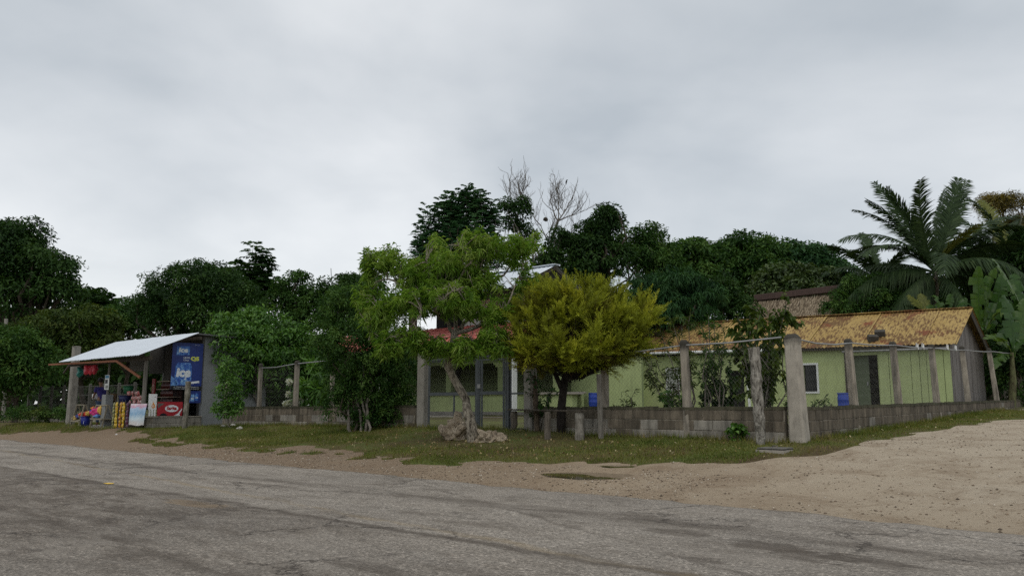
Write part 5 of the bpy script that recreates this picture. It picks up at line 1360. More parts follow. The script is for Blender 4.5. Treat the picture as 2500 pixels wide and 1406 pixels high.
for s_, w_ in ((-1, 11), (1, 15)):
    bx_, by_, bz_ = body[w_][:3]
    for q, (dy, L_) in enumerate(((-.03, .06), (-.01, .07), (.01, .068), (.03, .055))):
        i0 = len(body); body.append((bx_ - .05, by_ + dy, bz_, .009)); body.append((bx_ - .05 - L_ * .6, by_ + dy, bz_ - .005, .008)); body.append((bx_ - .05 - L_, by_ + dy, bz_ - .03, .007)); ed += [(w_, i0), (i0, i0 + 1), (i0 + 1, i0 + 2)]
    i0 = len(body); body.append((bx_ - .02, by_ - s_ * .035, bz_ + .01, .009)); body.append((bx_ - .06, by_ - s_ * .05, bz_ - .005, .008)); ed += [(w_, i0), (i0, i0 + 1)]
skin_mesh('body', body, ed, MSKIN, rt)
skin_mesh('shirt', [(0.005, 0, .86, (.16, .14)), (-.02, 0, 1.08, (.14, .125)), (-.07, 0, 1.25, (.175, .13)), (-.1, 0, 1.345, (.115, .095)), (-.09, -.18, 1.33, .066), (-.14, -.2, 1.17, .062), (-.09, .18, 1.33, .066), (-.14, .2, 1.17, .062)], [(0, 1), (1, 2), (2, 3), (2, 4), (4, 5), (2, 6), (6, 7)], MSHIRT, rt)
skin_mesh('jeans', [(0, 0, .88, (.15, .125)), (0, -.09, .8, .1), (-.03, -.1, .45, .075), (.03, -.1, .1, .06), (0, .09, .8, .1), (-.03, .1, .45, .075), (.03, .1, .1, .06)], [(0, 1), (1, 2), (2, 3), (0, 4), (4, 5), (5, 6)], MJEAN, rt)
mb = MB().blob((-.175, 0, 1.63), (.115, .1, .1), 3, .08, 2); me = mesh_from(mb, 'hair', (0, 0, 0), True); me.materials.append(MHAIR); o = bpy.data.objects.new('hair', me); COL.objects.link(o); o.parent = rt
x_, y_, z_ = px_ - .55, py_ - .02, 0.44 + 1.03
solo('paper_bag', MB().box(x_ - .05, x_ + .04, y_ - .09, y_ + .09, z_ - .08, z_ + .1), MWHITE, 'white packet held in the hands of the person in violet', 'packet', (x_, y_, z_ - .08), bevel=.012)
# left roadside fence in the trees
root = thing('wire_fence', 'old wire fence on dark posts among bushes left of the shop', 'fence', (-30, 0.8, .4))
for i in range(9):
    x = -27.8 - 1.45 * i; part('post', post_mb(x, 0.8, .4, 2.1, .12, .03, .9), m_concrete('old_post%d' % i, (0.12, 0.115, 0.1)), root)
mb = MB()
for z in (0.8, 1.2, 1.6, 2.0): mb.tube([(-27.5, .8, z), (-39.5, .8, z)], .008, 4)
part('strand', mb, MWIRE, root)
mb = MB(); chain_link(mb, (-27.6, .82), (-39.4, .82), lambda s: .5, lambda s: 2.0, .14, .003); part('wire_mesh', mb, MWIRE, root)
part('footing', MB().box(-39.6, -27.2, .7, .9, .2, .56), MPILLAR, root)
# ================================================================ trees and plants
def unit(v): return v / (np.linalg.norm(v, axis=-1, keepdims=True) + 1e-9)
def leaf_arrays(P, D, U, L_, Wd, fold=0.25, droop=0.15):
    """folded diamond leaves; P base, D along, U upper side"""
    D = unit(D); S = unit(np.cross(D, U)); U = np.cross(S, D)
    m_ = P + D * (L_ * 0.45)[:, None]; lift = U * (Wd * fold)[:, None]
    tip = P + D * L_[:, None]; tip[:, 2] -= droop * L_
    V = np.stack([P, m_ + S * (Wd / 2)[:, None] + lift, tip, m_ - S * (Wd / 2)[:, None] + lift], 1)
    n = len(P); b = np.arange(n)[:, None] * 4
    F = np.concatenate([b + np.array([[0, 1, 2]]), b + np.array([[0, 2, 3]])], 0)
    return V.reshape(-1, 3), F
def crown_obj(name, arrs, tints, mat, parent, org):
    V, F, T, o_ = [], [], [], 0
    for (v_, f_), t_ in zip(arrs, tints):
        V.append(v_); F.append(f_ + o_); T.append(np.repeat(t_, len(v_) // len(t_))); o_ += len(v_)
    me = np_mesh(name, np.concatenate(V) - np.array(org), np.concatenate(F), np.concatenate(T))
    return np_obj(name, me, mat, parent)
def bl(px, py, d, rx, ry, rd=None):
    """ellipsoid of foliage seen at a pixel, d metres away; radii in pixels of the photograph"""
    s = d / 2000.0
    return (at(px, py, d), np.array([rx * s, (rd if rd else rx) * s, ry * s]))
def clusters(rg, blobs, n, shell=0.72, low=0.55):
    """points in the outer part of the ellipsoids, with their outward directions"""
    w = np.array([(b[1][0] * b[1][1] * b[1][2]) ** 0.667 for b in blobs]); idx = rg.choice(len(blobs), n, p=w / w.sum())
    d = unit(rg.normal(size=(n, 3)))
    flip = (d[:, 2] < -0.25) & (rg.random(n) < low); d[flip, 2] *= -1
    r = shell + (1 - shell) * rg.random(n) ** 0.7
    deep = rg.random(n) < 0.22; r = np.where(deep, rg.uniform(0.2, shell, n), r)
    C_ = np.array([b[0] for b in blobs])[idx]; R_ = np.array([b[1] for b in blobs])[idx]
    return C_ + d * R_ * r[:, None], unit(d / R_ * R_.mean(1)[:, None]), idx
def tubes(parts_):
    mb = MB()
    for pts, rad, n in parts_: mb.tube(pts, rad, n, cap=False)
    return mb
def wiggle(rg, a, b, n, amp):
    a, b = np.array(a, float), np.array(b, float); L_ = np.linalg.norm(b - a); out = []
    for i in range(n + 1):
        t = i / n; p = a + (b - a) * t
        if 0 < i < n: p = p + rg.normal(0, amp * L_, 3)
        out.append(p)
    return out
def tree_base(name, label, base, group, cat='tree'):
    return thing(name, label, cat, tuple(base), group, site=False)
def limbs(rg, base, blobs, r0, fork=0.55, twigs=(), amp=0.04, n=7, trunk_to=None):
    top = np.mean([b[0] for b in blobs], 0) if trunk_to is None else np.array(trunk_to, float)
    if trunk_to is None: top = np.array(base) + (top - np.array(base)) * fork
    tp = wiggle(rg, base, top, 6, amp); out = [(tp, list(np.linspace(r0, r0 * 0.72, 7)), n + 2)]
    for b in blobs:
        e = b[0] + rg.normal(0, 0.1, 3) * b[1]
        p = wiggle(rg, tp[-1 if rg.random() < .6 else -2], e, 5, amp * 1.5); out.append((p, list(np.linspace(r0 * 0.55, r0 * 0.14, 6)), n))
    for q, ix in twigs:
        p = wiggle(rg, blobs[ix][0] if rg.random() < .7 else tp[-1], q, 3, amp); out.append((p, list(np.linspace(r0 * 0.16, r0 * 0.04, 4)), 4))
    return out
def broad_tree(name, label, px, d, blobs, mat, bark, ncl, k, L_, Wr, seed, r0=0.2, rc=0.35, shell=0.72, droop=0.25, up=0.35, group='trees behind the fences', base=None, fork=0.5, cat='tree', fold=0.25, fromz=None, low=0.55, dirmix=0.75):
    rg = np.random.default_rng(seed)
    bl_ = [bl(*b) if len(b) >= 5 and not hasattr(b[0], '__len__') else b for b in blobs]
    if base is None:
        q = at(px, 990, d); base = (q[0], q[1], Hw(q[0], q[1]))
    root = tree_base(name, label, base, group, cat)
    if d > 35:
        ncl, k, L_, rc = int(ncl * 1.05), int(k * 1.75), L_ * 0.82, rc * 0.98
        for c_, r_ in list(bl_):
            for _ in range(3):
                dv = unit(rg.normal(size=3) + np.array([0, 0, .5])); f_ = rg.uniform(.28, .45); bl_.append((c_ + dv * r_ * rg.uniform(.85, 1.05), np.array([r_.min()] * 3) * f_))
    cp, cd, ci = clusters(rg, bl_, ncl, shell, low)
    # leaves cover little domes
    P = np.repeat(cp, k, 0); O_ = np.repeat(cd, k, 0); n = len(P)
    csz = np.repeat(rg.uniform(0.55, 1.4, ncl), k); rd = unit(rg.normal(size=(n, 3)) + O_ * 0.55 + np.array([0, 0, 0.3]))
    rad = np.where(rg.random(n) < 0.72, rg.uniform(0.72, 1.0, n), rg.uniform(0.1, 0.8, n)) * rc
    off = rd * (rad * csz)[:, None]; off[:, 2] *= 0.75; P = P + off
    tg = rg.normal(size=(n, 3)); tg = unit(tg - rd * (tg * rd).sum(1, keepdims=True))
    D = unit(tg * 0.75 + rd * 0.5 + rg.normal(0, 0.25, (n, 3)) + np.array([0, 0, -droop]))
    U = unit(rd * 0.75 + np.array([0, 0, up]) + rg.normal(0, 0.3, (n, 3)))
    LL = L_ * rg.uniform(0.6, 1.3, n)
    t = np.clip(np.repeat(rg.normal(0.45, 0.22, ncl), k) + rg.normal(0, 0.14, n), 0, 1)
    crown_obj('crown', [leaf_arrays(P, D, U, LL, LL * Wr, fold, droop * 0.6)], [t], mat, root, base)
    tw = [(cp[i], ci[i]) for i in rg.choice(ncl, min(ncl, 26), replace=False)]
    off_ = Vector(base); part('trunk', tubes(limbs(rg, np.array(base) - np.array([0, 0, .15]), bl_, r0, fork, tw)), bark, root, True)
    return root
def pinnate(rg, P, D, L_, pairs, ll, lw, droop):
    """compound leaves: P base, D direction, curved rachis with paired leaflets"""
    n = len(P); t = np.linspace(0.18, 1.0, pairs); S = unit(np.cross(D, np.array([0, 0, 1.0]))); A = []
    tt = t[None, :, None]; LL = L_[:, None, None]
    X = P[:, None] + D[:, None] * LL * tt; X[..., 2] -= (droop * L_)[:, None] * t[None] ** 2
    Dl = D[:, None] * np.ones_like(tt) * 1.0; Dl = Dl.copy(); Dl[..., 2] -= (2 * droop * t)[None]
    Dl = unit(Dl); prof = (np.sin(np.pi * (0.12 + 0.8 * t)) ** 0.6)[None, :]
    vs_, fs_ = [], []
    for sg in (-1, 1):
        dd = unit(S[:, None] * sg * 0.85 + Dl * 0.5 + rg.normal(0, .1, X.shape) + np.array([0, 0, -.18]))
        U = unit(np.cross(dd, Dl) * -sg + np.array([0, 0, .6]) + rg.normal(0, .15, X.shape))
        A.append((X.reshape(-1, 3), dd.reshape(-1, 3), U.reshape(-1, 3), (ll * prof * np.ones((n, 1)) * rg.uniform(.85, 1.15, (n, pairs))).ravel()))
    P_ = np.concatenate([a[0] for a in A]); D_ = np.concatenate([a[1] for a in A]); U_ = np.concatenate([a[2] for a in A]); L2 = np.concatenate([a[3] for a in A])
    return leaf_arrays(P_, D_, U_, L2, L2 * (lw / ll), 0.12, 0.1)
def pinnate_tree(name, label, px, d, blobs, mat, bark, nsh, seed, sh_len=1.1, nfr=12, fl=0.75, pairs=9, ll=0.2, lw=0.075, r0=0.14, upright=0.9, group='trees behind the fences', droop=0.35, fork=0.5):
    rg = np.random.default_rng(seed); bl_ = [bl(*b) for b in blobs]; q = at(px, 990, d); base = (q[0], q[1], Hw(q[0], q[1]))
    root = tree_base(name, label, base, group)
    cp, cd, ci = clusters(rg, bl_, nsh, 0.55, 0.8)
    ax = unit(cd * (1 - upright) + np.array([0, 0, upright]) + rg.normal(0, .12, cd.shape))
    st = cp - ax * sh_len * 0.75; tw = []
    k = np.arange(nfr); f = (k + 0.5) / nfr
    P = st[:, None] + ax[:, None] * (sh_len * f)[None, :, None]
    ang = k * 2.4 + rg.uniform(0, 6.28, nsh)[:, None]; lat = np.stack([np.cos(ang), np.sin(ang), np.zeros_like(ang)], -1)
    D = unit(lat + np.array([0, 0, 1.0]) * (0.1 + 0.9 * f ** 2)[None, :, None] + ax[:, None] * .15)
    L_ = (fl * (1.05 - 0.45 * f ** 1.5))[None] * rg.uniform(.8, 1.2, (nsh, nfr))
    arr = pinnate(rg, P.reshape(-1, 3), D.reshape(-1, 3), L_.ravel(), pairs, ll, lw, droop)
    t = np.clip(np.tile(np.repeat(np.repeat(rg.normal(.42, .15, nsh), nfr) + rg.normal(0, .1, nsh * nfr), pairs), 2) + rg.normal(0, .06, nsh * nfr * pairs * 2), 0, 1)
    crown_obj('crown', [arr], [t], mat, root, base)
    parts_ = limbs(rg, np.array(base) - np.array([0, 0, .15]), bl_, r0, fork)
    for i in range(nsh): parts_.append(([bl_[ci[i]][0] * .4 + st[i] * .6 - np.array([0, 0, .2]), st[i], st[i] + ax[i] * sh_len * .9], [r0 * .16, r0 * .12, r0 * .05], 4))
    part('trunk', tubes(parts_), bark, root, True)
    return root

BARKD = m_bark('dark_bark', (0.1, 0.082, 0.062), (0.035, 0.028, 0.022)); BARKG = m_bark('grey_bark', (0.25, 0.225, 0.19), (0.08, 0.068, 0.055)); BARKP = m_bark('pale_bark', (0.34, 0.32, 0.28), (0.17, 0.15, 0.12))
LF_DARK = m_leaf('dark_glossy_leaf', [(0.009, 0.03, 0.006), (0.02, 0.056, 0.01), (0.038, 0.088, 0.016), (0.066, 0.128, 0.026)], 0.6, 0.25, 0.2)
LF_MID = m_leaf('mid_green_leaf', [(0.014, 0.045, 0.008), (0.034, 0.088, 0.014), (0.064, 0.135, 0.024), (0.11, 0.19, 0.04)], 0.6, 0.28, 0.2)
LF_BLUE = m_leaf('bluish_green_leaf', [(0.01, 0.04, 0.013), (0.024, 0.075, 0.022), (0.045, 0.115, 0.034), (0.085, 0.17, 0.06)], 0.6, 0.25, 0.2)
LF_OLIVE = m_leaf('olive_leaf', [(0.022, 0.045, 0.008), (0.045, 0.08, 0.013), (0.08, 0.12, 0.022), (0.13, 0.165, 0.035)], 0.6, 0.28, 0.2)
LF_BRIGHT = m_leaf('bright_green_leaf', [(0.024, 0.074, 0.011), (0.054, 0.142, 0.019), (0.101, 0.223, 0.034), (0.162, 0.297, 0.061)], 0.42, 0.32)
LF_WILLOW = m_leaf('willow_leaf', [(0.052, 0.125, 0.013), (0.122, 0.25, 0.027), (0.225, 0.375, 0.058), (0.38, 0.49, 0.15)], 0.5, 0.4, 0.25)
LF_CYP = m_leaf('golden_cypress_spray', [(0.1, 0.085, 0.014), (0.18, 0.205, 0.02), (0.31, 0.35, 0.028), (0.47, 0.47, 0.045)], 0.6, 0.25, 0.2, 0.12)
LF_PALM = m_leaf('palm_leaflet', [(0.013, 0.029, 0.011), (0.028, 0.053, 0.018), (0.050, 0.086, 0.029), (0.094, 0.132, 0.050)], 0.55, 0.2, 0.2)
LF_PALMY = m_leaf('yellowing_palm_leaflet', [(0.08, 0.1, 0.018), (0.15, 0.165, 0.028), (0.24, 0.23, 0.055)], 0.5, 0.25, 0.3)
LF_BAN = m_leaf('banana_leaf', [(0.022, 0.068, 0.01), (0.046, 0.11, 0.015), (0.095, 0.16, 0.025)], 0.35, 0.35, 0.4)

GB = 'trees behind the shop'; GM = 'trees behind the eating house'; GR = 'trees behind the long house'
# --- far left, behind and beside the shop
broad_tree('broadleaf_tree', 'huge dark tree at the left edge with a branch reaching toward the shop', 10, 50, [(-40, 640, 50, 120, 95), (50, 640, 50, 62, 60), (30, 600, 50, 55, 55), (110, 660, 50, 62, 40), (145, 655, 50, 40, 26), (90, 730, 50, 90, 60), (150, 720, 50, 35, 30)], LF_DARK, BARKD, 460, 42, .3, .42, 101, .35, .75, group=GB)
pinnate_tree('feathery_tree', 'small feathery dark tree in the gap between the edge tree and the dome', 235, 55, [(215, 745, 55, 38, 30), (250, 740, 55, 32, 26), (230, 730, 55, 40, 18)], LF_DARK, BARKD, 46, 102, 1.2, 10, 1.0, 8, .34, .13, .14, .5, GB)
broad_tree('leafy_tree', 'olive leafy tree close behind the shop roof, nearest the tall pillar', 215, 44, [(130, 820, 44, 80, 55), (210, 800, 44, 70, 45), (190, 880, 44, 90, 70)], LF_OLIVE, BARKD, 260, 40, .26, .42, 103, .16, .55, group=GB)
broad_tree('leafy_tree', 'bushy green tree at the left edge above the old wire fence', 40, 38, [(10, 870, 38, 90, 70), (70, 900, 38, 75, 55), (-30, 940, 38, 80, 70)], LF_MID, BARKD, 260, 40, .22, .42, 104, .14, .5, group=GB)
broad_tree('leafy_tree', 'mid green tree standing between the edge tree and the shop roof', 310, 48, [(300, 800, 48, 60, 50), (345, 775, 48, 50, 40), (270, 800, 48, 40, 40)], LF_MID, BARKD, 180, 40, .24, .42, 105, .14, .55, group=GB)
broad_tree('mango_tree', 'dense dark dome shaped tree rising behind the shop roof', 480, 42, [(490, 730, 42, 125, 72), (420, 760, 42, 75, 62), (560, 745, 42, 75, 66), (480, 690, 42, 80, 40), (380, 780, 42, 60, 45), (520, 800, 42, 110, 60)], LF_DARK, BARKD, 520, 46, .2, .4, 106, .3, .5, shell=.8, group=GB)
pinnate_tree('feathery_tree', 'thin feathery tree poking above the dark dome behind the shop', 625, 46, [(625, 612, 46, 22, 16), (645, 640, 46, 14, 10), (592, 646, 46, 20, 8), (618, 680, 46, 34, 14), (650, 710, 46, 30, 30), (590, 705, 46, 22, 20), (630, 740, 46, 40, 26)], LF_DARK, BARKD, 52, 107, .6, 9, .85, 8, .3, .11, .13, .55, GB)
broad_tree('broadleaf_tree', 'open dark tree with a crooked leafy arm right of the feathery tree', 720, 45, [(715, 695, 45, 34, 22), (735, 685, 45, 14, 14), (690, 740, 45, 45, 40), (745, 745, 45, 50, 40), (760, 790, 45, 65, 45)], LF_MID, BARKD, 190, 34, .24, .42, 108, .15, .45, group=GB)
broad_tree('broadleaf_tree', 'low dark tree under the radio mast, left of the willow', 850, 46, [(840, 710, 46, 55, 30), (890, 700, 46, 45, 30), (810, 740, 46, 40, 35), (870, 770, 46, 80, 50)], LF_DARK, BARKD, 220, 38, .24, .42, 109, .15, .5, group=GB)
# --- centre
pinnate_tree('feathery_tree', 'tall dark tree of upright feathery shoots behind the willow', 1130, 37, [(1050, 560, 37, 28, 55), (1090, 530, 37, 34, 60), (1130, 500, 37, 30, 55), (1170, 525, 37, 26, 60), (1195, 545, 37, 22, 60), (1120, 590, 37, 85, 50), (1190, 610, 37, 50, 40), (1050, 610, 37, 40, 45)], LF_BLUE, BARKD, 165, 110, 1.15, 14, .62, 10, .17, .065, .17, .96, GM, .4)
broad_tree('broadleaf_tree', 'sparse dark tree with leaf clumps in front of the bare tree', 1330, 41, [(1240, 515, 41, 18, 22), (1275, 510, 41, 16, 24), (1255, 545, 41, 25, 14), (1330, 660, 41, 30, 40), (1350, 600, 41, 16, 26), (1345, 640, 41, 24, 50), (1285, 570, 41, 16, 16), (1375, 575, 41, 16, 14)], LF_DARK, BARKG, 96, 36, .24, .36, 111, .1, .34, shell=.3, group=GM, fork=.6)
broad_tree('broadleaf_tree', 'tall black green tree with tufted top right of the bare tree', 1470, 42, [(1500, 535, 42, 22, 30), (1475, 560, 42, 40, 40), (1440, 580, 42, 40, 36), (1405, 610, 42, 42, 40), (1470, 630, 42, 70, 50), (1420, 670, 42, 60, 50), (1450, 545, 42, 14, 20)], LF_DARK, BARKD, 300, 38, .27, .36, 112, .2, .42, shell=.6, group=GM)
broad_tree('broadleaf_tree', 'loose lighter green tree with twiggy tips above the golden cypress', 1580, 46, [(1560, 590, 46, 35, 34), (1600, 580, 46, 22, 30), (1570, 640, 46, 60, 50), (1615, 610, 46, 14, 24), (1530, 600, 46, 20, 24), (1620, 660, 46, 60, 50)], LF_MID, BARKG, 230, 30, .25, .4, 113, .15, .42, shell=.5, group=GR)
broad_tree('almond_tree', 'broad layered tree crown at the left of the line behind the long house', 1700, 50, [(1690, 630, 50, 70, 38), (1750, 640, 50, 60, 40), (1640, 650, 50, 50, 40), (1710, 690, 50, 100, 50)], LF_MID, BARKG, 300, 34, .32, .4, 114, .18, .55, group=GR)
broad_tree('almond_tree', 'highest layered tree crown in the middle of the line behind the long house', 1840, 50, [(1830, 610, 50, 60, 34), (1870, 625, 50, 55, 36), (1790, 640, 50, 50, 40), (1840, 670, 50, 100, 50)], LF_MID, BARKG, 320, 34, .32, .4, 115, .18, .55, group=GR)
broad_tree('almond_tree', 'flat topped tree crown at the end of the line, next to the palms', 1975, 50, [(1950, 635, 50, 55, 30), (2000, 635, 50, 40, 30), (1980, 680, 50, 85, 45), (2040, 690, 50, 60, 50), (1910, 620, 50, 30, 18)], LF_BLUE, BARKG, 290, 32, .32, .4, 116, .18, .55, shell=.6, group=GR)
broad_tree('mango_tree', 'rounded tree with hanging leaf tufts close behind the golden cypress', 1650, 36, [(1650, 710, 36, 70, 52), (1600, 740, 36, 50, 50), (1555, 740, 36, 46, 56), (1710, 740, 36, 60, 55), (1650, 780, 36, 100, 50)], LF_BLUE, BARKD, 340, 38, .24, .24, 117, .2, .34, droop=.7, group=GR)
broad_tree('leafy_tree', 'dark tree standing between the hanging mango and the thatched hut', 1780, 39, [(1770, 740, 39, 50, 60), (1800, 770, 39, 45, 50)], LF_DARK, BARKD, 130, 36, .22, .4, 118, .13, .4, group=GR)
broad_tree('leafy_tree', 'pale green tree with rounded leaves right behind the thatched hut', 1940, 46, [(1920, 690, 46, 60, 36), (1980, 690, 46, 55, 34), (1880, 710, 46, 45, 40), (2020, 710, 46, 45, 36), (1940, 730, 46, 100, 40)], m_leaf('waxy_green_leaf', [(0.03, 0.055, 0.015), (0.05, 0.09, 0.022), (0.085, 0.13, 0.036), (0.15, 0.2, 0.08)], 0.45, 0.25), BARKG, 380, 26, .36, .5, 119, .18, .5, group=GR)
broad_tree('orange_tree', 'compact bright green tree rising over the rusty roof beside the thatched hut', 2110, 37, [(2110, 735, 37, 60, 45), (2125, 705, 37, 35, 28), (2060, 760, 37, 50, 35), (2160, 755, 37, 50, 40)], LF_MID, BARKD, 330, 40, .14, .45, 120, .14, .28, shell=.8, group=GR)
# --- bare tree
rg = np.random.default_rng(77); q = at(1330, 990, 43); base = np.array([q[0], q[1], Hw(q[0], q[1])]); root = tree_base('bare_tree', 'leafless pale tree with two upswept crowns of twigs against the sky', base, GM)
bp = []
def bare(p, d, L_, r, lev):
    n = 4; pts = [p]; dd = np.array(d, float)
    for i in range(n):
        dd = unit(dd + rg.normal(0, .12, 3) + np.array([0, 0, .16])); pts.append(pts[-1] + dd * L_ / n)
    bp.append((pts, list(np.linspace(r, r * .55, n + 1)), 6 if lev < 2 else (4 if lev < 4 else 3)))
    if lev >= 6: return
    kk = 4 if lev < 4 else rg.integers(2, 4)
    for j in range(kk):
        q_ = pts[rg.integers(1, n)] if j else pts[-1]
        t = unit(dd * .8 + rg.normal(0, .5, 3) * np.array([1, .8, .6])); bare(q_, t, L_ * rg.uniform(.5, .8), max(.006, r * (.55 if j else .72)), lev + 1)
fk = at(1330, 660, 43); bp.append((wiggle(rg, base, fk, 6, .02), list(np.linspace(.17, .13, 7)), 9))
l1 = at(1362, 540, 43); bp.append((wiggle(rg, fk, l1, 5, .03), list(np.linspace(.12, .07, 6)), 8)); l0 = at(1300, 590, 43); bp.append((wiggle(rg, fk, l0, 4, .03), list(np.linspace(.09, .06, 5)), 7))
l2 = at(1262, 530, 43); bp.append((wiggle(rg, l0, l2, 4, .03), list(np.linspace(.06, .045, 5)), 7))
for P_, ds in ((l1, ((.15, .1, 1), (-.5, .2, .8), (.6, -.2, .75), (.85, .2, .35))), (l2, ((0, .1, 1), (-.5, -.2, .8), (.5, .2, .8))), (fk + (l1 - fk) * .5, ((.9, .3, .5), (-.5, -.3, .7)))):
    for d_ in ds: bare(P_, unit(np.array(d_)), 1.25, .038, 2)
part('trunk', tubes(bp), m_bark('dead_bark', (0.21, 0.19, 0.165), (0.1, 0.085, 0.07)), root, True)
p = at(1332, 536, 43); solo('termite_nest', MB().blob(tuple(p), (.13, .13, .12), 3, .2, 2), MDARKW, 'round dark nest hanging on a limb of the bare tree', 'nest', tuple(p), site=False, smooth=True)
p = at(1382, 446, 43); rt = thing('bird', 'small dark bird perched high in the bare tree', 'bird', tuple(p), site=False)
mb = MB().tube([p + np.array(v_) for v_ in ((.0, 0, -.12), (.0, 0, -.02), (.02, 0, .06), (.03, 0, .1), (.045, 0, .14), (.075, 0, .145), (.11, 0, .14))], [.012, .035, .045, .032, .03, .02, .004], 8); part('body', mb, MHAIR, rt, True)
# --- radio mast
p = at(808, 655, 70); g_ = at(808, 990, 70); root = thing('radio_mast', 'thin pale radio mast standing far behind the trees', 'mast', (g_[0], g_[1], .5), site=False)
part('pole', MB().tube([(g_[0], g_[1], .3), (g_[0], g_[1], 8), tuple(p)], [.05, .045, .03], 8), MGALV, root)
# --- leaning pole in the far left
p = at(15, 778, 47); g_ = at(12, 990, 47); root = thing('utility_pole', 'short grey pole half hidden in the bushes at the left edge', 'pole', (g_[0], g_[1], .5), site=False)
part('pole', MB().tube([(g_[0], g_[1], .2), tuple(p)], [.11, .1], 10), MPILLAR2, root); part('cross_bar', MB().box(p[0] - .25, p[0] + .05, p[1] - .04, p[1] + .04, p[2] - .5, p[2] - .42), MDARKW, root)

# --- the willow-leaved tree at the gate: twisting pale limbs, hanging whorls of narrow leaves
rg = np.random.default_rng(31)
h_ = hit(1158, 1080); wb = W(h_[0], h_[1], h_[2]); base = np.array(wb); root = tree_base('willow_leaved_tree', 'crooked tree with pale twisted limbs and narrow light green leaves before the gate', base, None)
D0 = float(base[1])
A = lambda px, py, dd=0.0: at(px, py, D0 + dd)
tk = [base - np.array([0, 0, .2]), A(1152, 1040), A(1140, 1000), A(1138, 975, .05), A(1120, 945, .05), A(1103, 915), A(1093, 893, -.05), A(1098, 872), A(1105, 845), A(1108, 815, .1)]
bp = [(tk, [.15, .115, .1, .085, .085, .08, .085, .1, .075, .065], 11)]
fork = tk[-1]
mains = [[fork, A(1085, 780), A(1045, 750, .2), A(1000, 735, .1), A(960, 745, -.2), A(930, 760, -.3)], [fork, A(1115, 770, .2), A(1095, 730, .3), A(1110, 695, .1), A(1080, 660), A(1040, 640, -.1)],
         [fork, A(1135, 790, .2), A(1160, 750, .4), A(1180, 700, .3), A(1170, 650, .2), A(1200, 610, .1)], [fork, A(1150, 800, -.2), A(1190, 785, -.3), A(1225, 760, -.2), A(1250, 720, -.1), A(1275, 660, .1)],
         [A(1110, 695, .1), A(1135, 665), A(1150, 630, -.2), A(1120, 600, -.2)], [A(1000, 735, .1), A(980, 700), A(950, 680, .1), A(925, 655, .2), A(905, 640, .2)], [A(1095, 730, .3), A(1040, 700, .5), A(985, 650, .4), A(960, 620, .3)],
         [A(1105, 845), A(1060, 830, -.3), A(1020, 815, -.5), A(985, 830, -.5)], [A(1108, 815, .1), A(1150, 830, -.4), A(1200, 835, -.5), A(1230, 820, -.4)], [A(1180, 700, .3), A(1230, 670, .6), A(1270, 610, .5), A(1300, 600, .4)],
         [A(1085, 780), A(1060, 760, -.6), A(1090, 720, -.8), A(1130, 700, -.9)], [A(1000, 735, .1), A(1030, 760, -.7), A(1010, 790, -.9)], [A(930, 760, -.3), A(900, 790, -.3), A(900, 830, -.2)]]
nodes = []
for i, mpts in enumerate(mains):
    # smooth twisting path
    dense = []
    for a, b in zip(mpts[:-1], mpts[1:]):
        for t in (0, .33, .66): dense.append(a + (b - a) * t + rg.normal(0, .022, 3))
    dense.append(mpts[-1]); r = .05 if i < 4 else .03
    bp.append((dense, list(np.linspace(r, .012, len(dense))), 7)); nodes += [(p, i) for p in dense[3:]]
blobs_w = [(1010, 665, -.0, 50, 46), (945, 640, .2, 56, 42), (900, 660, .2, 30, 40), (1085, 645, 0, 66, 44), (1170, 600, .1, 62, 42), (1265, 615, .3, 58, 50), (1000, 740, -.3, 75, 50), (930, 770, -.3, 52, 50), (1100, 720, -.5, 70, 40), (1180, 690, .1, 50, 42), (1255, 740, .1, 28, 34), (1130, 745, -.4, 60, 36), (1060, 705, -.2, 60, 40), (1210, 760, -.3, 40, 36), 
           (1200, 815, -.4, 46, 22), (1130, 850, -.5, 75, 32), (1215, 850, -.4, 45, 28), (1010, 830, -.5, 52, 40), (945, 845, -.5, 34, 42), (895, 730, 0, 34, 60), (1300, 590, .4, 28, 30), (1285, 690, .2, 34, 40), (1060, 600, .3, 30, 20), (1040, 680, .5, 70, 60), (1130, 680, .6, 80, 60), (905, 630, .2, 24, 26), (1240, 750, .3, 36, 40), (1060, 850, -.4, 40, 30)]
wbl = [bl(px, py, D0 + dd, rx, ry) for (px, py, dd, rx, ry) in blobs_w]
cp, cd, ci = clusters(rg, wbl, 1400, .3, .2)
NP = np.array([n_[0] for n_ in nodes])
for i in range(0, len(cp)):
    if i % 2: continue
    j = np.argmin(((NP - cp[i]) ** 2).sum(1)); q = NP[j]
    mid_p = (q + cp[i]) / 2 + np.array([0, 0, .08]) + rg.normal(0, .06, 3); bp.append(([q, mid_p, cp[i]], [.011, .008, .004], 3))
part('trunk', tubes(bp), m_bark('flaky_pale_bark', (0.38, 0.335, 0.265), (0.045, 0.035, 0.026), 19), root, True)
k = 30; P = np.repeat(cp, k, 0); n = len(P); ax = np.repeat(unit(cd * .5 + rg.normal(0, .5, cd.shape) + np.array([0, 0, .25])), k, 0)
rr = unit(rg.normal(size=(n, 3))); Dv = unit(rr + ax * .75 + np.array([0, 0, -.12])); P = P + ax * (rg.uniform(-.22, .05, n))[:, None] + rg.normal(0, .02, (n, 3))
LL = rg.uniform(.09, .18, n); t = np.clip(np.repeat(rg.normal(.58, .16, len(cp)), k) + rg.normal(0, .13, n), 0, 1)
crown_obj('crown', [leaf_arrays(P, Dv, unit(rg.normal(0, .4, (n, 3)) + np.array([0, 0, 1])), LL, LL * .085 + .002, .1, .42)], [t], LF_WILLOW, root, base)

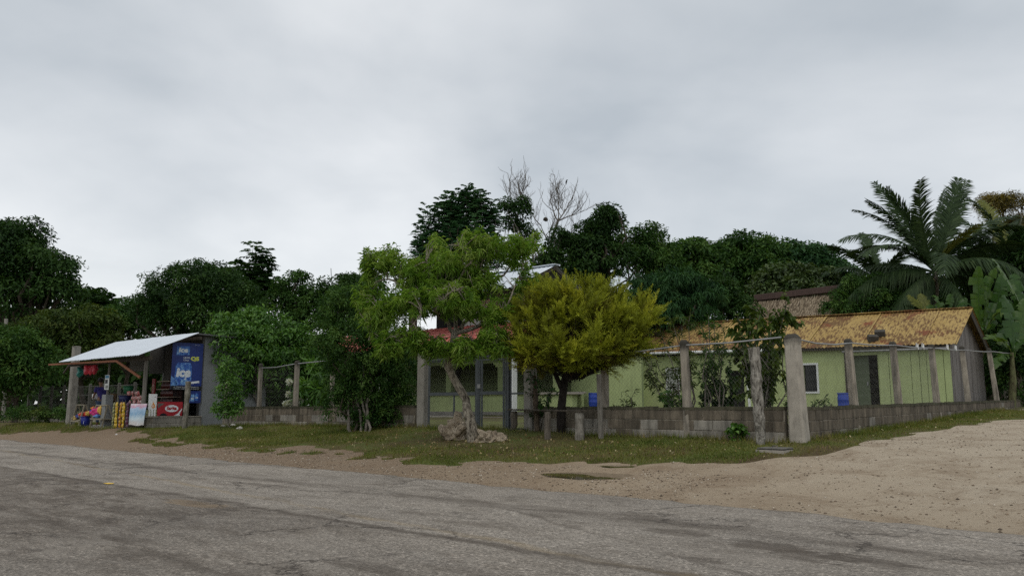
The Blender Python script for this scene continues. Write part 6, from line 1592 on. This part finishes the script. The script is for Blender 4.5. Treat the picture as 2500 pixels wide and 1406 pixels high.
# --- golden cypress on a black trunk
rg = np.random.default_rng(41)
h_ = hit(1370, 1062); base = np.array(W(h_[0], h_[1], h_[2])); D0 = float(base[1]); root = tree_base('golden_cypress', 'round topped golden green cypress with black trunk behind the bench', base, None)
cen = at(1420, 850, D0); bp = [([base - np.array([0, 0, .2]), at(1370, 1000, D0), at(1378, 930, D0), at(1392, 880, D0), at(1410, 820, D0)], [.11, .095, .085, .075, .05], 10), ([at(1372, 950, D0), at(1350, 900, D0 - .2), at(1330, 850, D0 - .2)], [.06, .05, .03], 7)]
# branches sweep up and outwards from the crown's heart; fans of feathery plumes ride on them
env = [(1285, 800, 58, 75), (1285, 848, 56, 40), (1330, 865, 50, 28), (1545, 830, 60, 42), (1345, 745, 66, 62), (1415, 748, 78, 52), (1500, 752, 62, 60), (1552, 800, 56, 62), (1400, 830, 130, 70), (1500, 845, 66, 52), (1310, 850, 56, 46), (1470, 718, 36, 24), (1360, 716, 34, 26), (1580, 740, 26, 18), (1485, 858, 62, 32), (1395, 860, 90, 28), (1600, 775, 22, 16)]
wb_ = [bl(px, py, D0 - .75, rx, ry, rx * 1.15) for (px, py, rx, ry) in env]
nbr = 330; cb, cdb, _ = clusters(rg, wb_, nbr, .62, .15)
heart = at(1405, 925, D0 - .4); axb = unit(unit(cb - heart) * .8 + cdb * .35 + np.array([0, 0, .3]) + rg.normal(0, .3, cb.shape))
for i in range(nbr): bp.append(([heart + (cb[i] - heart) * .1 + rg.normal(0, .05, 3), heart + (cb[i] - heart) * .6 + np.array([0, 0, -.05]), cb[i]], [.018, .011, .004], 4))
part('trunk', tubes(bp), m_bark('black_bark', (0.04, 0.033, 0.028), (0.014, 0.012, 0.011)), root, True)
kp = 13; npl = nbr * kp; ax = unit(np.repeat(axb, kp, 0) + rg.normal(0, .4, (npl, 3))); fl = rg.uniform(.16, .44, npl) * np.repeat(rg.uniform(.8, 1.25, nbr), kp)
st_ = np.repeat(cb, kp, 0) - np.repeat(axb, kp, 0) * rg.uniform(.0, .36, npl)[:, None] + rg.normal(0, .03, (npl, 3)); tb = np.repeat(rg.normal(.52, .2, nbr), kp) + rg.normal(0, .07, npl)
S1 = unit(np.cross(ax, rg.normal(size=ax.shape))); nb = 11; A_, T_ = [], []; s = np.linspace(.05, 1, nb)
P0 = st_[:, None] + ax[:, None] * (fl[:, None] * s[None])[..., None]
for sg in (-1, 1):
    for tw in (0, 1):
        S2 = S1 if tw == 0 else np.cross(ax, S1)
        dd = unit(ax[:, None] * .8 + S2[:, None] * sg * .6 + rg.normal(0, .18, P0.shape)); l2 = (.03 + .27 * fl)[:, None] * (1.05 - .7 * s)[None] * rg.uniform(.75, 1.2, (npl, nb))
        A_.append(leaf_arrays(P0.reshape(-1, 3), dd.reshape(-1, 3), unit(rg.normal(size=(npl * nb, 3))), l2.ravel(), l2.ravel() * .13 + .003, .1, -.05)); T_.append(np.clip(np.repeat(tb, nb) + np.tile((s - .5) * .25, npl) + rg.normal(0, .06, npl * nb), 0, 1))
crown_obj('crown', A_, T_, LF_CYP, root, base)
# dry brown twigs left inside the crown
m_ = 420; cq, _, _ = clusters(rg, [(b[0] + np.array([0, 0, -.25]), b[1] * .72) for b in wb_], m_, .3, 0); k = 12; P = np.repeat(cq, k, 0) + rg.normal(0, .06, (m_ * k, 3)); D_ = unit(unit(P - heart) + rg.normal(0, .5, P.shape))
crown_obj('dead_twigs', [leaf_arrays(P, D_, unit(rg.normal(size=P.shape)), rg.uniform(.05, .13, m_ * k), np.full(m_ * k, .012), .1, .1)], [rg.random(m_ * k)], m_leaf('dry_cypress_twig', [(0.03, 0.017, 0.008), (0.07, 0.042, 0.016), (0.11, 0.075, 0.02)], .8, .1, .1), root, base)

# --- dark bush tree left of the gate, with several thin stems
h_ = hit(865, 1056); base = np.array(W(*h_)); D0 = float(base[1])
rt = broad_tree('small_leaved_tree', 'dark small leaved tree with several grey stems left of the gate pillar', 865, D0, [(840, 760, D0 + .2, 66, 55), (900, 740, D0 + .4, 60, 55), (800, 830, D0, 40, 45), (870, 840, D0 - .1, 85, 60), (945, 850, D0 + .2, 62, 60), (920, 920, D0 + .3, 75, 60), (980, 920, D0 + .8, 36, 60), (830, 910, D0 + .4, 40, 45), (900, 985, D0 + .5, 80, 55), (930, 1020, D0 + .5, 70, 34), (860, 960, D0 + .3, 50, 50), (985, 1000, D0 + .8, 30, 50), (815, 985, D0 + .3, 26, 40), (960, 990, D0 + .6, 40, 40)], LF_MID, BARKD, 1150, 40, .075, .5, 201, .05, .19, group=None, base=tuple(base), fork=.3)
bp = []
rg = np.random.default_rng(8)
for (px0, px1, py1, r) in ((862, 846, 940, .045), (880, 872, 930, .04), (893, 905, 930, .04), (900, 885, 890, .035)):
    g_ = hit(px0, 1056); bp.append((wiggle(rg, np.array(W(*g_)) - np.array([0, 0, .1]), at(px1, py1, D0 + .2), 5, .03), list(np.linspace(r, r * .7, 6)), 8))
part('stems', tubes(bp), BARKG, rt, True)
# --- shrubs behind the left fence
broad_tree('shrub', 'big fresh green shrub spilling over the left fence beside the shop', 640, 29, [(640, 850, 29, 95, 70), (560, 850, 29, 50, 60), (690, 840, 29, 60, 60), (610, 810, 29, 55, 45), (590, 920, 29, 55, 45), (680, 820, 29, 50, 36), (545, 800, 29, 22, 30), (700, 900, 29, 50, 50), (625, 785, 29, 26, 26), (540, 850, 29, 20, 40), (545, 785, 29, 10, 22), (600, 772, 29, 11, 18), (660, 772, 29, 11, 18), (524, 800, 29, 9, 22), (735, 820, 29, 16, 24), (556, 860, 27.8, 22, 60)], LF_BRIGHT, BARKG, 520, 34, .16, .38, 202, .06, .32, group='shrubs behind the front fence', cat='shrub')
h_ = hit(560, 1050); b_ = np.array(W(*h_)); broad_tree('climbing_shrub', 'leafy climber covering the fence post at the shop corner', 560, float(b_[1]), [(556, 960, float(b_[1]), 24, 50), (562, 1000, float(b_[1]), 24, 26), (541, 1008, float(b_[1]), 13, 20), (562, 905, float(b_[1]), 22, 30)], LF_BRIGHT, BARKG, 110, 24, .11, .4, 203, .025, .16, group=None, base=tuple(b_), cat='shrub')
broad_tree('shrub', 'dark shrub standing behind the fence between the two tall posts', 690, 30, [(680, 950, 30, 40, 50), (740, 960, 30, 40, 40), (770, 930, 30, 40, 50), (640, 960, 30, 40, 35)], LF_MID, BARKD, 200, 34, .16, .4, 204, .05, .3, group='shrubs behind the front fence', cat='shrub')
broad_tree('shrub', 'dark shrub filling the gap behind the fence next to the shop wall', 590, 31, [(590, 950, 31, 50, 55), (640, 930, 31, 55, 60), (560, 900, 31, 40, 50), (700, 920, 31, 60, 60), (780, 900, 31, 60, 80)], LF_DARK, BARKD, 420, 40, .15, .42, 206, .05, .3, group='shrubs behind the front fence', cat='shrub')
broad_tree('shrub', 'broad leaved shrub behind the fence left of the small leaved tree', 770, 26, [(765, 965, 26, 36, 30), (790, 900, 26, 30, 40)], LF_BRIGHT, BARKD, 60, 14, .3, .22, 205, .03, .2, group='shrubs behind the front fence', cat='shrub')
for i, (px, py) in enumerate(((706, 932), (705, 962), (708, 982), (733, 978), (698, 985))):
    rg = np.random.default_rng(300 + i); q = at(px, py, 25.8); k = 60; d_ = unit(rg.normal(size=(k, 3))); P = q + d_ * .045
    rt = thing('flower_head', ('white flower cluster highest beside the fence post', 'white flower cluster in the middle beside the fence post', 'white flower cluster lowest left of the fence post', 'white flower cluster right of the fence post', 'white flower cluster farthest from the post, above the wall')[i], 'flower', tuple(q), 'white flower clusters behind the front fence', site=False)
    crown_obj('petals', [leaf_arrays(P, unit(d_ + rg.normal(0, .6, (k, 3))), d_, np.full(k, .09), np.full(k, .06), .2, .1)], [rg.random(k)], m_leaf('white_petal', [(0.5, 0.52, 0.45), (0.7, 0.72, 0.66)], .6, .3), rt, q); gz_ = Hw(q[0], q[1])
    part('stem', MB().tube([tuple(q), (q[0] + .1, q[1] + .1, (q[2] + gz_) / 2), (q[0] + .15, q[1] + .2, gz_)], [.006, .008, .01], 5), BARKG, rt)
# --- shrubs in the yard behind the front right fence
def stem_shrub(name, label, px, d, tips, mat, L_, Wr, seed, k=16, rc=.18, group='shrubs in the yard behind the chain link', droop=.2, pyb=1000):
    rg = np.random.default_rng(seed); q = at(px, 990, d); base = np.array([q[0], q[1], Hw(q[0], q[1])]); root = tree_base(name, label, base, group, 'shrub'); bp, Ps, Ds = [], [], []
    for (tx_, ty_) in tips:
        e = at(tx_, ty_, d + rg.normal(0, .35)); pts = wiggle(rg, base + rg.normal(0, .08, 3) * np.array([1, 1, 0]), e, 6, .03); bp.append((pts, list(np.linspace(.022, .006, 7)), 5))
        for _ in range(8):
            t = rg.uniform(.45, 1.0); j = min(5, int(t * 6)); p = np.array(pts[j]) + (np.array(pts[j + 1]) - np.array(pts[j])) * (t * 6 - j)
            q2 = p + unit(rg.normal(0, 1, 3) + np.array([0, 0, .4])) * rg.uniform(.1, .35); bp.append(([p, (p + q2) / 2 + rg.normal(0, .02, 3), q2], [.006, .005, .003], 3)); Ps.append(q2); Ds.append(unit(q2 - p))
        Ps.append(e); Ds.append(unit(np.array(pts[-1]) - np.array(pts[-2])))
    Ps, Ds = np.array(Ps), np.array(Ds); P = np.repeat(Ps, k, 0); n = len(P); A_ = np.repeat(Ds, k, 0); P = P - A_ * (rg.random(n) * .25)[:, None]
    D_ = unit(A_ * .7 + rg.normal(0, .7, (n, 3)) + np.array([0, 0, -droop])); LL = L_ * rg.uniform(.6, 1.25, n)
    crown_obj('crown', [leaf_arrays(P, D_, unit(rg.normal(0, .5, (n, 3)) + np.array([0, 0, 1])), LL, LL * Wr, .2, droop)], [np.clip(rg.normal(.45, .2, n), 0, 1)], mat, root, base)
    part('stems', tubes(bp), BARKG, root, True); return root
stem_shrub('oleander', 'leggy oleander leaning left behind the second fence post', 1690, 17.5, [(1560, 860), (1575, 905), (1610, 800), (1640, 780), (1600, 870), (1665, 800), (1680, 775), (1625, 960), (1655, 860)], LF_OLIVE, .15, .16, 401)
stem_shrub('oleander', 'upright oleander between the fence post and the blue leaved shrub', 1740, 18, [(1710, 790), (1730, 770), (1745, 790), (1770, 810), (1720, 850), (1755, 840)], LF_MID, .15, .16, 402)
stem_shrub('rose_shrub', 'dense dark shrub low behind the fence in front of the dark door', 1745, 18.5, [(1720, 900), (1745, 890), (1760, 930), (1780, 900), (1730, 950), (1790, 960), (1710, 960), (1770, 970), (1800, 940)], LF_DARK, .1, .5, 403, 26)
stem_shrub('hibiscus', 'big leaved shrub rising beside the thick corner pillar', 1870, 16.8, [(1800, 770), (1830, 750), (1860, 745), (1890, 760), (1920, 745), (1905, 780), (1850, 800), (1810, 820), (1935, 770), (1880, 830), (1860, 860), (1820, 880), (1840, 900), (1880, 890), (1800, 860)], LF_OLIVE, .15, .62, 404, 13, droop=.4)
stem_shrub('sapling', 'small leafy sapling above the wall left of the second fence post', 1660, 16.9, [(1640, 970), (1650, 985), (1630, 975)], LF_MID, .13, .6, 405, 8)
stem_shrub('weed', 'thin weed showing above the wall beside the corner pillar', 1935, 16.5, [(1925, 960), (1935, 940), (1920, 985), (1945, 975)], LF_MID, .07, .4, 406, 6)
stem_shrub('weed', 'low weed on the yard side of the mouldy wall by the blue barrel', 2000, 17.5, [(1985, 985), (2000, 978), (2015, 985), (2030, 988)], LF_MID, .08, .4, 407, 8)
stem_shrub('weed', 'spiky little weed above the wall right of the leaning timber', 1535, 18.3, [(1530, 985), (1540, 970), (1525, 990), (1548, 985)], LF_OLIVE, .12, .2, 408, 8)
h_ = hit(1802, 1079); b_ = np.array(W(h_[0], h_[1] + .12, h_[2])); broad_tree('seedling', 'small bright green plant growing at the foot of the block wall', 1802, float(b_[1]), [(1800, 1058, float(b_[1]), 18, 16), (1806, 1048, float(b_[1]), 10, 8)], LF_BRIGHT, BARKG, 26, 9, .09, .75, 409, .008, .05, group=None, base=tuple(b_), cat='plant')
h_ = hit(1300, 1062); b_ = np.array(W(*h_)); stem_shrub('sapling', 'thin dark sapling growing against the gate pillar behind the bench', 1310, float(b_[1]), [(1300, 900), (1310, 930), (1340, 960), (1320, 985), (1350, 950), (1345, 1000)], LF_DARK, .1, .6, 410, 5)
h_ = hit(70, 1038); b_ = np.array(W(*h_))
for i, (px, lab) in enumerate(((40, 'weedy bush at the left edge below the old wire fence'), (95, 'weedy bush in the middle below the old wire fence'), (140, 'weedy bush next to the tall shop pillar'))):
    broad_tree('weed', lab, px, 32.5, [(px, 1018, 32.5, 36, 16), (px + 10, 1005, 32.5, 20, 12)], LF_MID if i != 1 else LF_OLIVE, BARKG, 60, 26, .09, .4, 420 + i, .02, .16, group='weeds along the old wire fence', cat='weed')

# --- coconut palms
def frond_mesh(L_, e0, droop, mat, seed, nl=104, ll=.95, sag=.45, dry=0.0):
    """one feather frond from the origin along +x, starting at elevation e0"""
    rg = np.random.default_rng(seed); n = nl; s = np.linspace(0, 1, n + 1); el = e0 - droop * s ** 1.4
    dx, dz = np.cos(el), np.sin(el); X = np.concatenate([[0], np.cumsum(dx[:-1])]) * L_ / n; Z = np.concatenate([[0], np.cumsum(dz[:-1])]) * L_ / n
    C_ = np.stack([X, np.zeros(n + 1), Z], 1); T_ = np.stack([dx, np.zeros(n + 1), dz], 1); mb = MB(); mb.tube([tuple(C_[i]) for i in range(0, n + 1, 5)], list(np.linspace(.045, .008, len(range(0, n + 1, 5)))), 5)
    V0 = np.array(mb.v); F0 = []
    for f in mb.f:
        for a in range(1, len(f) - 1): F0.append((f[0], f[a], f[a + 1]))
    F0 = np.array(F0); m_ = s > .1; prof = (np.sin(np.pi * np.clip(.1 + .86 * (s[m_] - .1) / .9, 0, 1)) ** .55); A_ = []; k = m_.sum()
    for sg in (-1, 1):
        out = np.stack([np.zeros(k), np.full(k, sg * 1.0), np.zeros(k)], 1); dd = unit(out * .68 + T_[m_] * .72 + np.array([0, 0, -.04 - dry]) + rg.normal(0, .07, (k, 3))); N_ = np.cross(T_[m_], out) * -sg
        W_ = .021 + .015 * prof; LL = ll * prof * rg.uniform(.62, 1.12, k); P = C_[m_]; Wv = unit(np.cross(dd, N_)) * W_[:, None]
        mid_ = P + dd * (LL * .5)[:, None]; mid_[:, 2] -= sag * .18 * LL; tip = P + dd * (LL * .95)[:, None]; tip[:, 2] -= sag * LL
        V = np.stack([P - Wv * .5, P + Wv * .5, mid_ + Wv, mid_ - Wv, tip], 1).reshape(-1, 3); b = np.arange(k)[:, None] * 5
        A_.append((V, np.concatenate([b + np.array([[0, 1, 2]]), b + np.array([[0, 2, 3]]), b + np.array([[3, 2, 4]])])))
    V, F, o_ = [V0], [F0], len(V0)
    for v_, f_ in A_: V.append(v_); F.append(f_ + o_); o_ += len(v_)
    V = np.concatenate(V); me = np_mesh('frond', V, np.concatenate(F), np.clip(rg.normal(.42, .2, len(V)), 0, 1)); me.materials.append(mat); return me
def palm(label, px, py, d, fr, seed, group, L_=4.3, mat=None, r0=.17, nuts=0):
    c_ = at(px, py, d); g = at(px, 990, d); base = np.array([g[0], g[1], Hw(g[0], g[1])]); root = tree_base('coconut_palm', label, base, group, 'palm'); rg = np.random.default_rng(seed)
    tr = wiggle(rg, base - np.array([0, 0, .2]), c_, 9, .008); part('trunk', tubes([(tr, [r0 * 1.3] + list(np.linspace(r0, r0 * .75, 9)), 10)]), BARKG, root, True)
    for i, (az, el, dr, ln, m_) in enumerate(fr):
        me = frond_mesh(L_ * ln, R(el), R(dr), m_ or mat or LF_PALM, seed * 50 + i, ll=.215 * L_, sag=.22 + .4 * (el < 30), dry=.3 * (el < 25))
        o = bpy.data.objects.new('frond', me); COL.objects.link(o); o.parent = root; o.location = Vector(c_ - base); o.rotation_euler = (R(rg.uniform(-25, 25)), 0, R(az))
    for i in range(nuts):
        a = i * 2.4; mb = MB().blob((c_[0] + .25 * math.cos(a), c_[1] - .2 + .2 * math.sin(a), c_[2] - .35 - .1 * (i % 3)), (.12, .12, .15), i, .08, 2); part('coconut', mb, m_flat('coconut_husk%d' % i, (0.16, 0.14, 0.06), .6), root, True)
    return root
# azimuth 0 = right, 180 = left, 270 = towards the road
palm('tall coconut palm with upright fronds over the right end of the rusty roof', 2283, 665, 37, [
    (185, 78, 25, .98, None), (80, 86, 8, 1.04, None), (10, 76, 16, 1.02, None), (5, 60, 55, 1.0, None), (25, 52, 60, 1.05, None), (345, 42, 70, 1.0, None), (165, 68, 30, 1.0, None), (178, 50, 75, 1.1, None), (150, 66, 50, 1.05, None), (170, 22, 70, 1.0, None), (195, 8, 60, 1.05, None), (215, -15, 60, .95, None), (165, -5, 55, 1.0, None),
    (350, 55, 70, 1.05, None), (20, 35, 80, 1.0, None), (335, 15, 70, 1.0, None), (0, -5, 60, 1.0, None), (310, 25, 90, .9, None), (250, 30, 95, .9, None), (90, 60, 50, 1.1, None), (60, 50, 70, 1.1, None), (120, 48, 70, 1.1, None), (315, 62, 40, .6, LF_PALMY), (230, -35, 45, .8, None), (290, -30, 40, .8, None), (265, 72, 40, 1.05, None), (110, 80, 20, 1.1, None), (55, 80, 25, 1.1, None), (200, 40, 80, 1.0, None)], 5, GR, 4.6, nuts=6)
palm('shorter coconut palm mostly hidden left of the tall palm', 2150, 690, 45, [(180, 40, 80, .9, None), (165, 65, 50, .9, None), (200, 15, 70, .9, None), (90, 75, 30, .9, None), (20, 55, 60, .9, None), (340, 25, 70, .9, None), (250, 20, 70, .9, None), (140, 20, 60, .9, None), (300, 60, 60, .8, None), (215, 55, 70, .9, None)], 6, GR, 4.0)
palm('coconut palm with yellowing fronds at the right edge behind the bananas', 2460, 640, 42, [(180, 70, 45, 1.0, None), (150, 55, 70, 1.0, None), (90, 78, 30, .9, LF_PALMY), (60, 62, 60, 1.0, None), (200, 40, 80, 1.0, None), (215, 10, 70, 1.0, None), (180, 5, 60, 1.0, None), (30, 70, 60, .9, None), (340, 50, 80, 1.0, None), (270, 45, 90, 1.0, None), (250, 0, 60, .9, None), (120, 66, 50, 1.05, None), (300, 20, 80, 1.0, None), (0, 25, 70, 1.0, LF_PALMY)], 7, GR, 4.6)
broad_tree('golden_tree', 'tree with golden feathery foliage behind the palms at the right edge', 2490, 47, [(2425, 505, 47, 34, 18), (2490, 570, 47, 30, 30), (2505, 515, 47, 14, 30), (2450, 498, 47, 26, 14)], m_leaf('golden_leaf', [(0.05, 0.045, 0.01), (0.12, 0.095, 0.016), (0.22, 0.165, 0.025), (0.3, 0.25, 0.06)], .6, .3), BARKG, 150, 40, .3, .14, 130, .18, .6, group=GR)
for i, (px, py, rx, ry, d, lab) in enumerate(((2250, 760, 110, 60, 46, 'dark tree filling the gap under the tall palm'), (2420, 700, 90, 90, 47, 'dark tree behind the banana plants'), (2490, 620, 60, 80, 50, 'dark tree below the golden foliage at the right edge'), (2200, 720, 70, 60, 50, 'dark tree behind the hidden palm'))):
    broad_tree('broadleaf_tree', lab, px, d, [(px - rx * .4, py, d, rx * .6, ry), (px + rx * .4, py + 8, d, rx * .6, ry * .9), (px, py - ry * .4, d, rx * .6, ry * .6)], LF_DARK, BARKD, 190, 38, .28, .4, 140 + i, .17, .55, group=GR)

# --- banana plants: every leaf a torn blade along its own arching midrib
def banana_leaf(B, M_, T, Wd, hint, seed, org):
    rg = np.random.default_rng(seed); n = 24; s = np.linspace(0, 1, n + 1)[:, None]
    C_ = (1 - s) ** 2 * B + 2 * s * (1 - s) * M_ + s ** 2 * T; Tg = unit(np.gradient(C_, axis=0)); S_ = unit(np.cross(Tg, np.array(hint, float)[None])); N_ = np.cross(S_, Tg); s = s[:, 0]
    prof = (np.clip(np.sin(np.pi * np.clip((s - .1) / .93, 0, 1)), 0, 1) ** .5) * Wd / 2; mb = MB(); C_ = C_ - np.array(org)
    for sg in (-1, 1):
        i = 2
        while i < n:
            j = min(n, i + int(rg.integers(1, 5))); hang = rg.uniform(-.3, .9); b = len(mb.v); sk = rg.uniform(-.02, .1)
            for q in range(i, j + 1):
                w = prof[q] * (rg.uniform(.93, 1.0) if i < q < j else .95)
                for u in (0, .5, 1.0): mb.v.append(tuple(C_[q] + S_[q] * sg * w * u * .97 + N_[q] * (.14 * w * u - hang * w * u * u + .012 * (q % 2) * u) + np.array([0, 0, -1]) * .12 * w * u * u + Tg[q] * u * w * (.1 + sk - (.06 if q == j and j < n else 0))))
            for q in range(j - i):
                for u in range(2): a = b + q * 3 + u; mb.f.append((a, a + 1, a + 4, a + 3) if sg > 0 else (a, a + 3, a + 4, a + 1))
            i = j
    mb.tube([tuple(C_[q] - N_[q] * .01) for q in range(0, n + 1, 3)], list(np.linspace(.032, .006, len(range(0, n + 1, 3)))), 5)
    V = np.array(mb.v); F = []
    for f in mb.f:
        for a in range(1, len(f) - 1): F.append((f[0], f[a], f[a + 1]))
    me = np_mesh('leaf', V, np.array(F), np.clip(rg.normal(.5, .1, len(V)) + .25 * rg.normal(), 0, 1)); me.materials.append(LF_BAN); return me
def banana(label, px, py, d, lv, seed):
    c_ = at(px, py, d); g = at(px, 990, d); base = np.array([g[0], g[1], Hw(g[0], g[1])]); root = tree_base('banana_plant', label, base, 'banana plants behind the long house', 'banana plant')
    part('stem', tubes([([base, (base + c_) / 2 + np.array([.05, 0, 0]), c_], [.14, .11, .06], 9)]), m_bark('banana_stem%d' % seed, (0.14, 0.15, 0.07), (0.06, 0.05, 0.03)), root, True)
    for i, (mx, my, md, tx, ty, td, wd, hint) in enumerate(lv):
        o = bpy.data.objects.new('leaf', banana_leaf(c_ + np.array([.02 * i, 0, -.05 * i]), at(mx, my, d + md), at(tx, ty, d + td), wd, hint, seed * 30 + i, base)); COL.objects.link(o); o.parent = root
FC, FU = (0.15, -1, .25), (0, -.5, 1)
banana('tall banana plant with upright leaves above the end of the gable', 2398, 812, 31.5, [(2384, 730, 0, 2388, 650, -.2, .66, FC), (2405, 720, .2, 2432, 655, .1, .62, (.7, -1, .2)), (2440, 760, .3, 2446, 672, .4, .66, (-.2, -1, .2)), (2430, 730, -.6, 2480, 775, -1.0, .55, FU), (2370, 730, .5, 2335, 790, .3, .5, FU), (2390, 760, -.6, 2372, 830, -1.1, .5, FU), (2430, 790, -.4, 2462, 850, -.9, .5, FU)], 1)
banana('banana plant with a long yellow green leaf arching in at the right edge', 2512, 800, 30.5, [(2478, 690, 0, 2422, 632, .2, .5, (.5, -.6, .8)), (2500, 720, .3, 2470, 670, .6, .7, FC), (2480, 760, -.4, 2440, 830, -.8, .6, FU), (2540, 700, .2, 2560, 640, .3, .7, FC), (2490, 740, .2, 2458, 740, .1, .7, FC), (2530, 770, -.5, 2560, 860, -.9, .6, FU)], 2)
banana('low banana plant peeping over the ridge below the tall palm', 2318, 800, 33.5, [(2300, 730, 0, 2275, 722, .2, .4, FU), (2335, 722, 0, 2372, 745, -.2, .36, FU), (2300, 745, .3, 2262, 750, .4, .5, FC), (2340, 750, .2, 2360, 728, .3, .4, FC), (2318, 740, .2, 2322, 718, .2, .4, FC)], 3)
banana('drooping banana plant between the plank gable and the road fence', 2470, 860, 29.5, [(2445, 805, 0, 2405, 828, -.4, .5, FU), (2500, 800, 0, 2540, 850, -.3, .5, FU), (2475, 780, .2, 2450, 720, .3, .6, FC), (2440, 850, -.3, 2425, 900, -.6, .45, FU), (2490, 790, .3, 2505, 730, .4, .6, FC)], 4)
palm('young yellowish palm behind the ridge below the tall palm', 2288, 800, 34.5, [(110, 72, 20, 1.0, LF_PALMY), (75, 74, 20, 1.0, LF_PALMY), (180, 60, 60, 1, None), (10, 55, 60, 1, None), (270, 60, 50, .8, None)], 8, GR, 1.75, r0=.1)
for i, (px, py, d, rx, ry, lab) in enumerate(((2440, 760, 38, 80, 130, 'dark thicket tree right behind the banana leaves'), (2530, 740, 37, 70, 160, 'dark thicket tree at the right edge behind the bananas'))):
    broad_tree('broadleaf_tree', lab, px, d, [(px, py, d, rx, ry), (px - 20, py + 60, d, rx * .8, ry * .6), (px + 10, py - ry * .4, d, rx * .7, ry * .6)], LF_DARK, BARKD, 330, 40, .26, .4, 160 + i, .17, .5, group=GR)
for i, (px, py, d, rx, ry, lab) in enumerate(((2460, 920, 31, 60, 60, 'dark undergrowth bush behind the far end of the road fence'), (2410, 900, 33, 40, 60, 'dark bush just past the plank gable'), (2540, 900, 36, 70, 90, 'dark bush where the road fence runs out of the picture'))):
    broad_tree('bush', lab, px, d, [(px, py, d, rx, ry), (px + 15, py - ry * .6, d, rx * .7, ry * .5)], LF_DARK, BARKD, 150, 34, .16, .42, 150 + i, .04, .32, group='bushes beyond the road fence', cat='bush')

# --- far woods closing the view behind everything
rg = np.random.default_rng(55); n = 85000
ang = rg.uniform(-.78, .78, n); d_ = rg.uniform(62, 84, n); hgt = 6.0 + 1.3 * np.sin(ang * 9 + 1) + 1.0 * np.sin(ang * 21) + .6 * np.sin(ang * 47 + 2)
P = np.stack([np.sin(ang) * d_ / np.cos(ang) * .95, d_, .5 + rg.random(n) ** .75 * hgt], 1); D_ = unit(rg.normal(size=(n, 3)) + np.array([0, -.5, -.2])); LL = rg.uniform(.5, 1.0, n)
V, F = leaf_arrays(P, D_, unit(rg.normal(0, .5, (n, 3)) + np.array([0, -.6, .8])), LL, LL * .5, .2, .2)
tag(np_obj('far_woods', np_mesh('far_woods', V, F, np.repeat(rg.random(n), 4)), LF_DARK), 'dark far woods closing the view low behind the houses and trees', 'woods', kind='stuff')
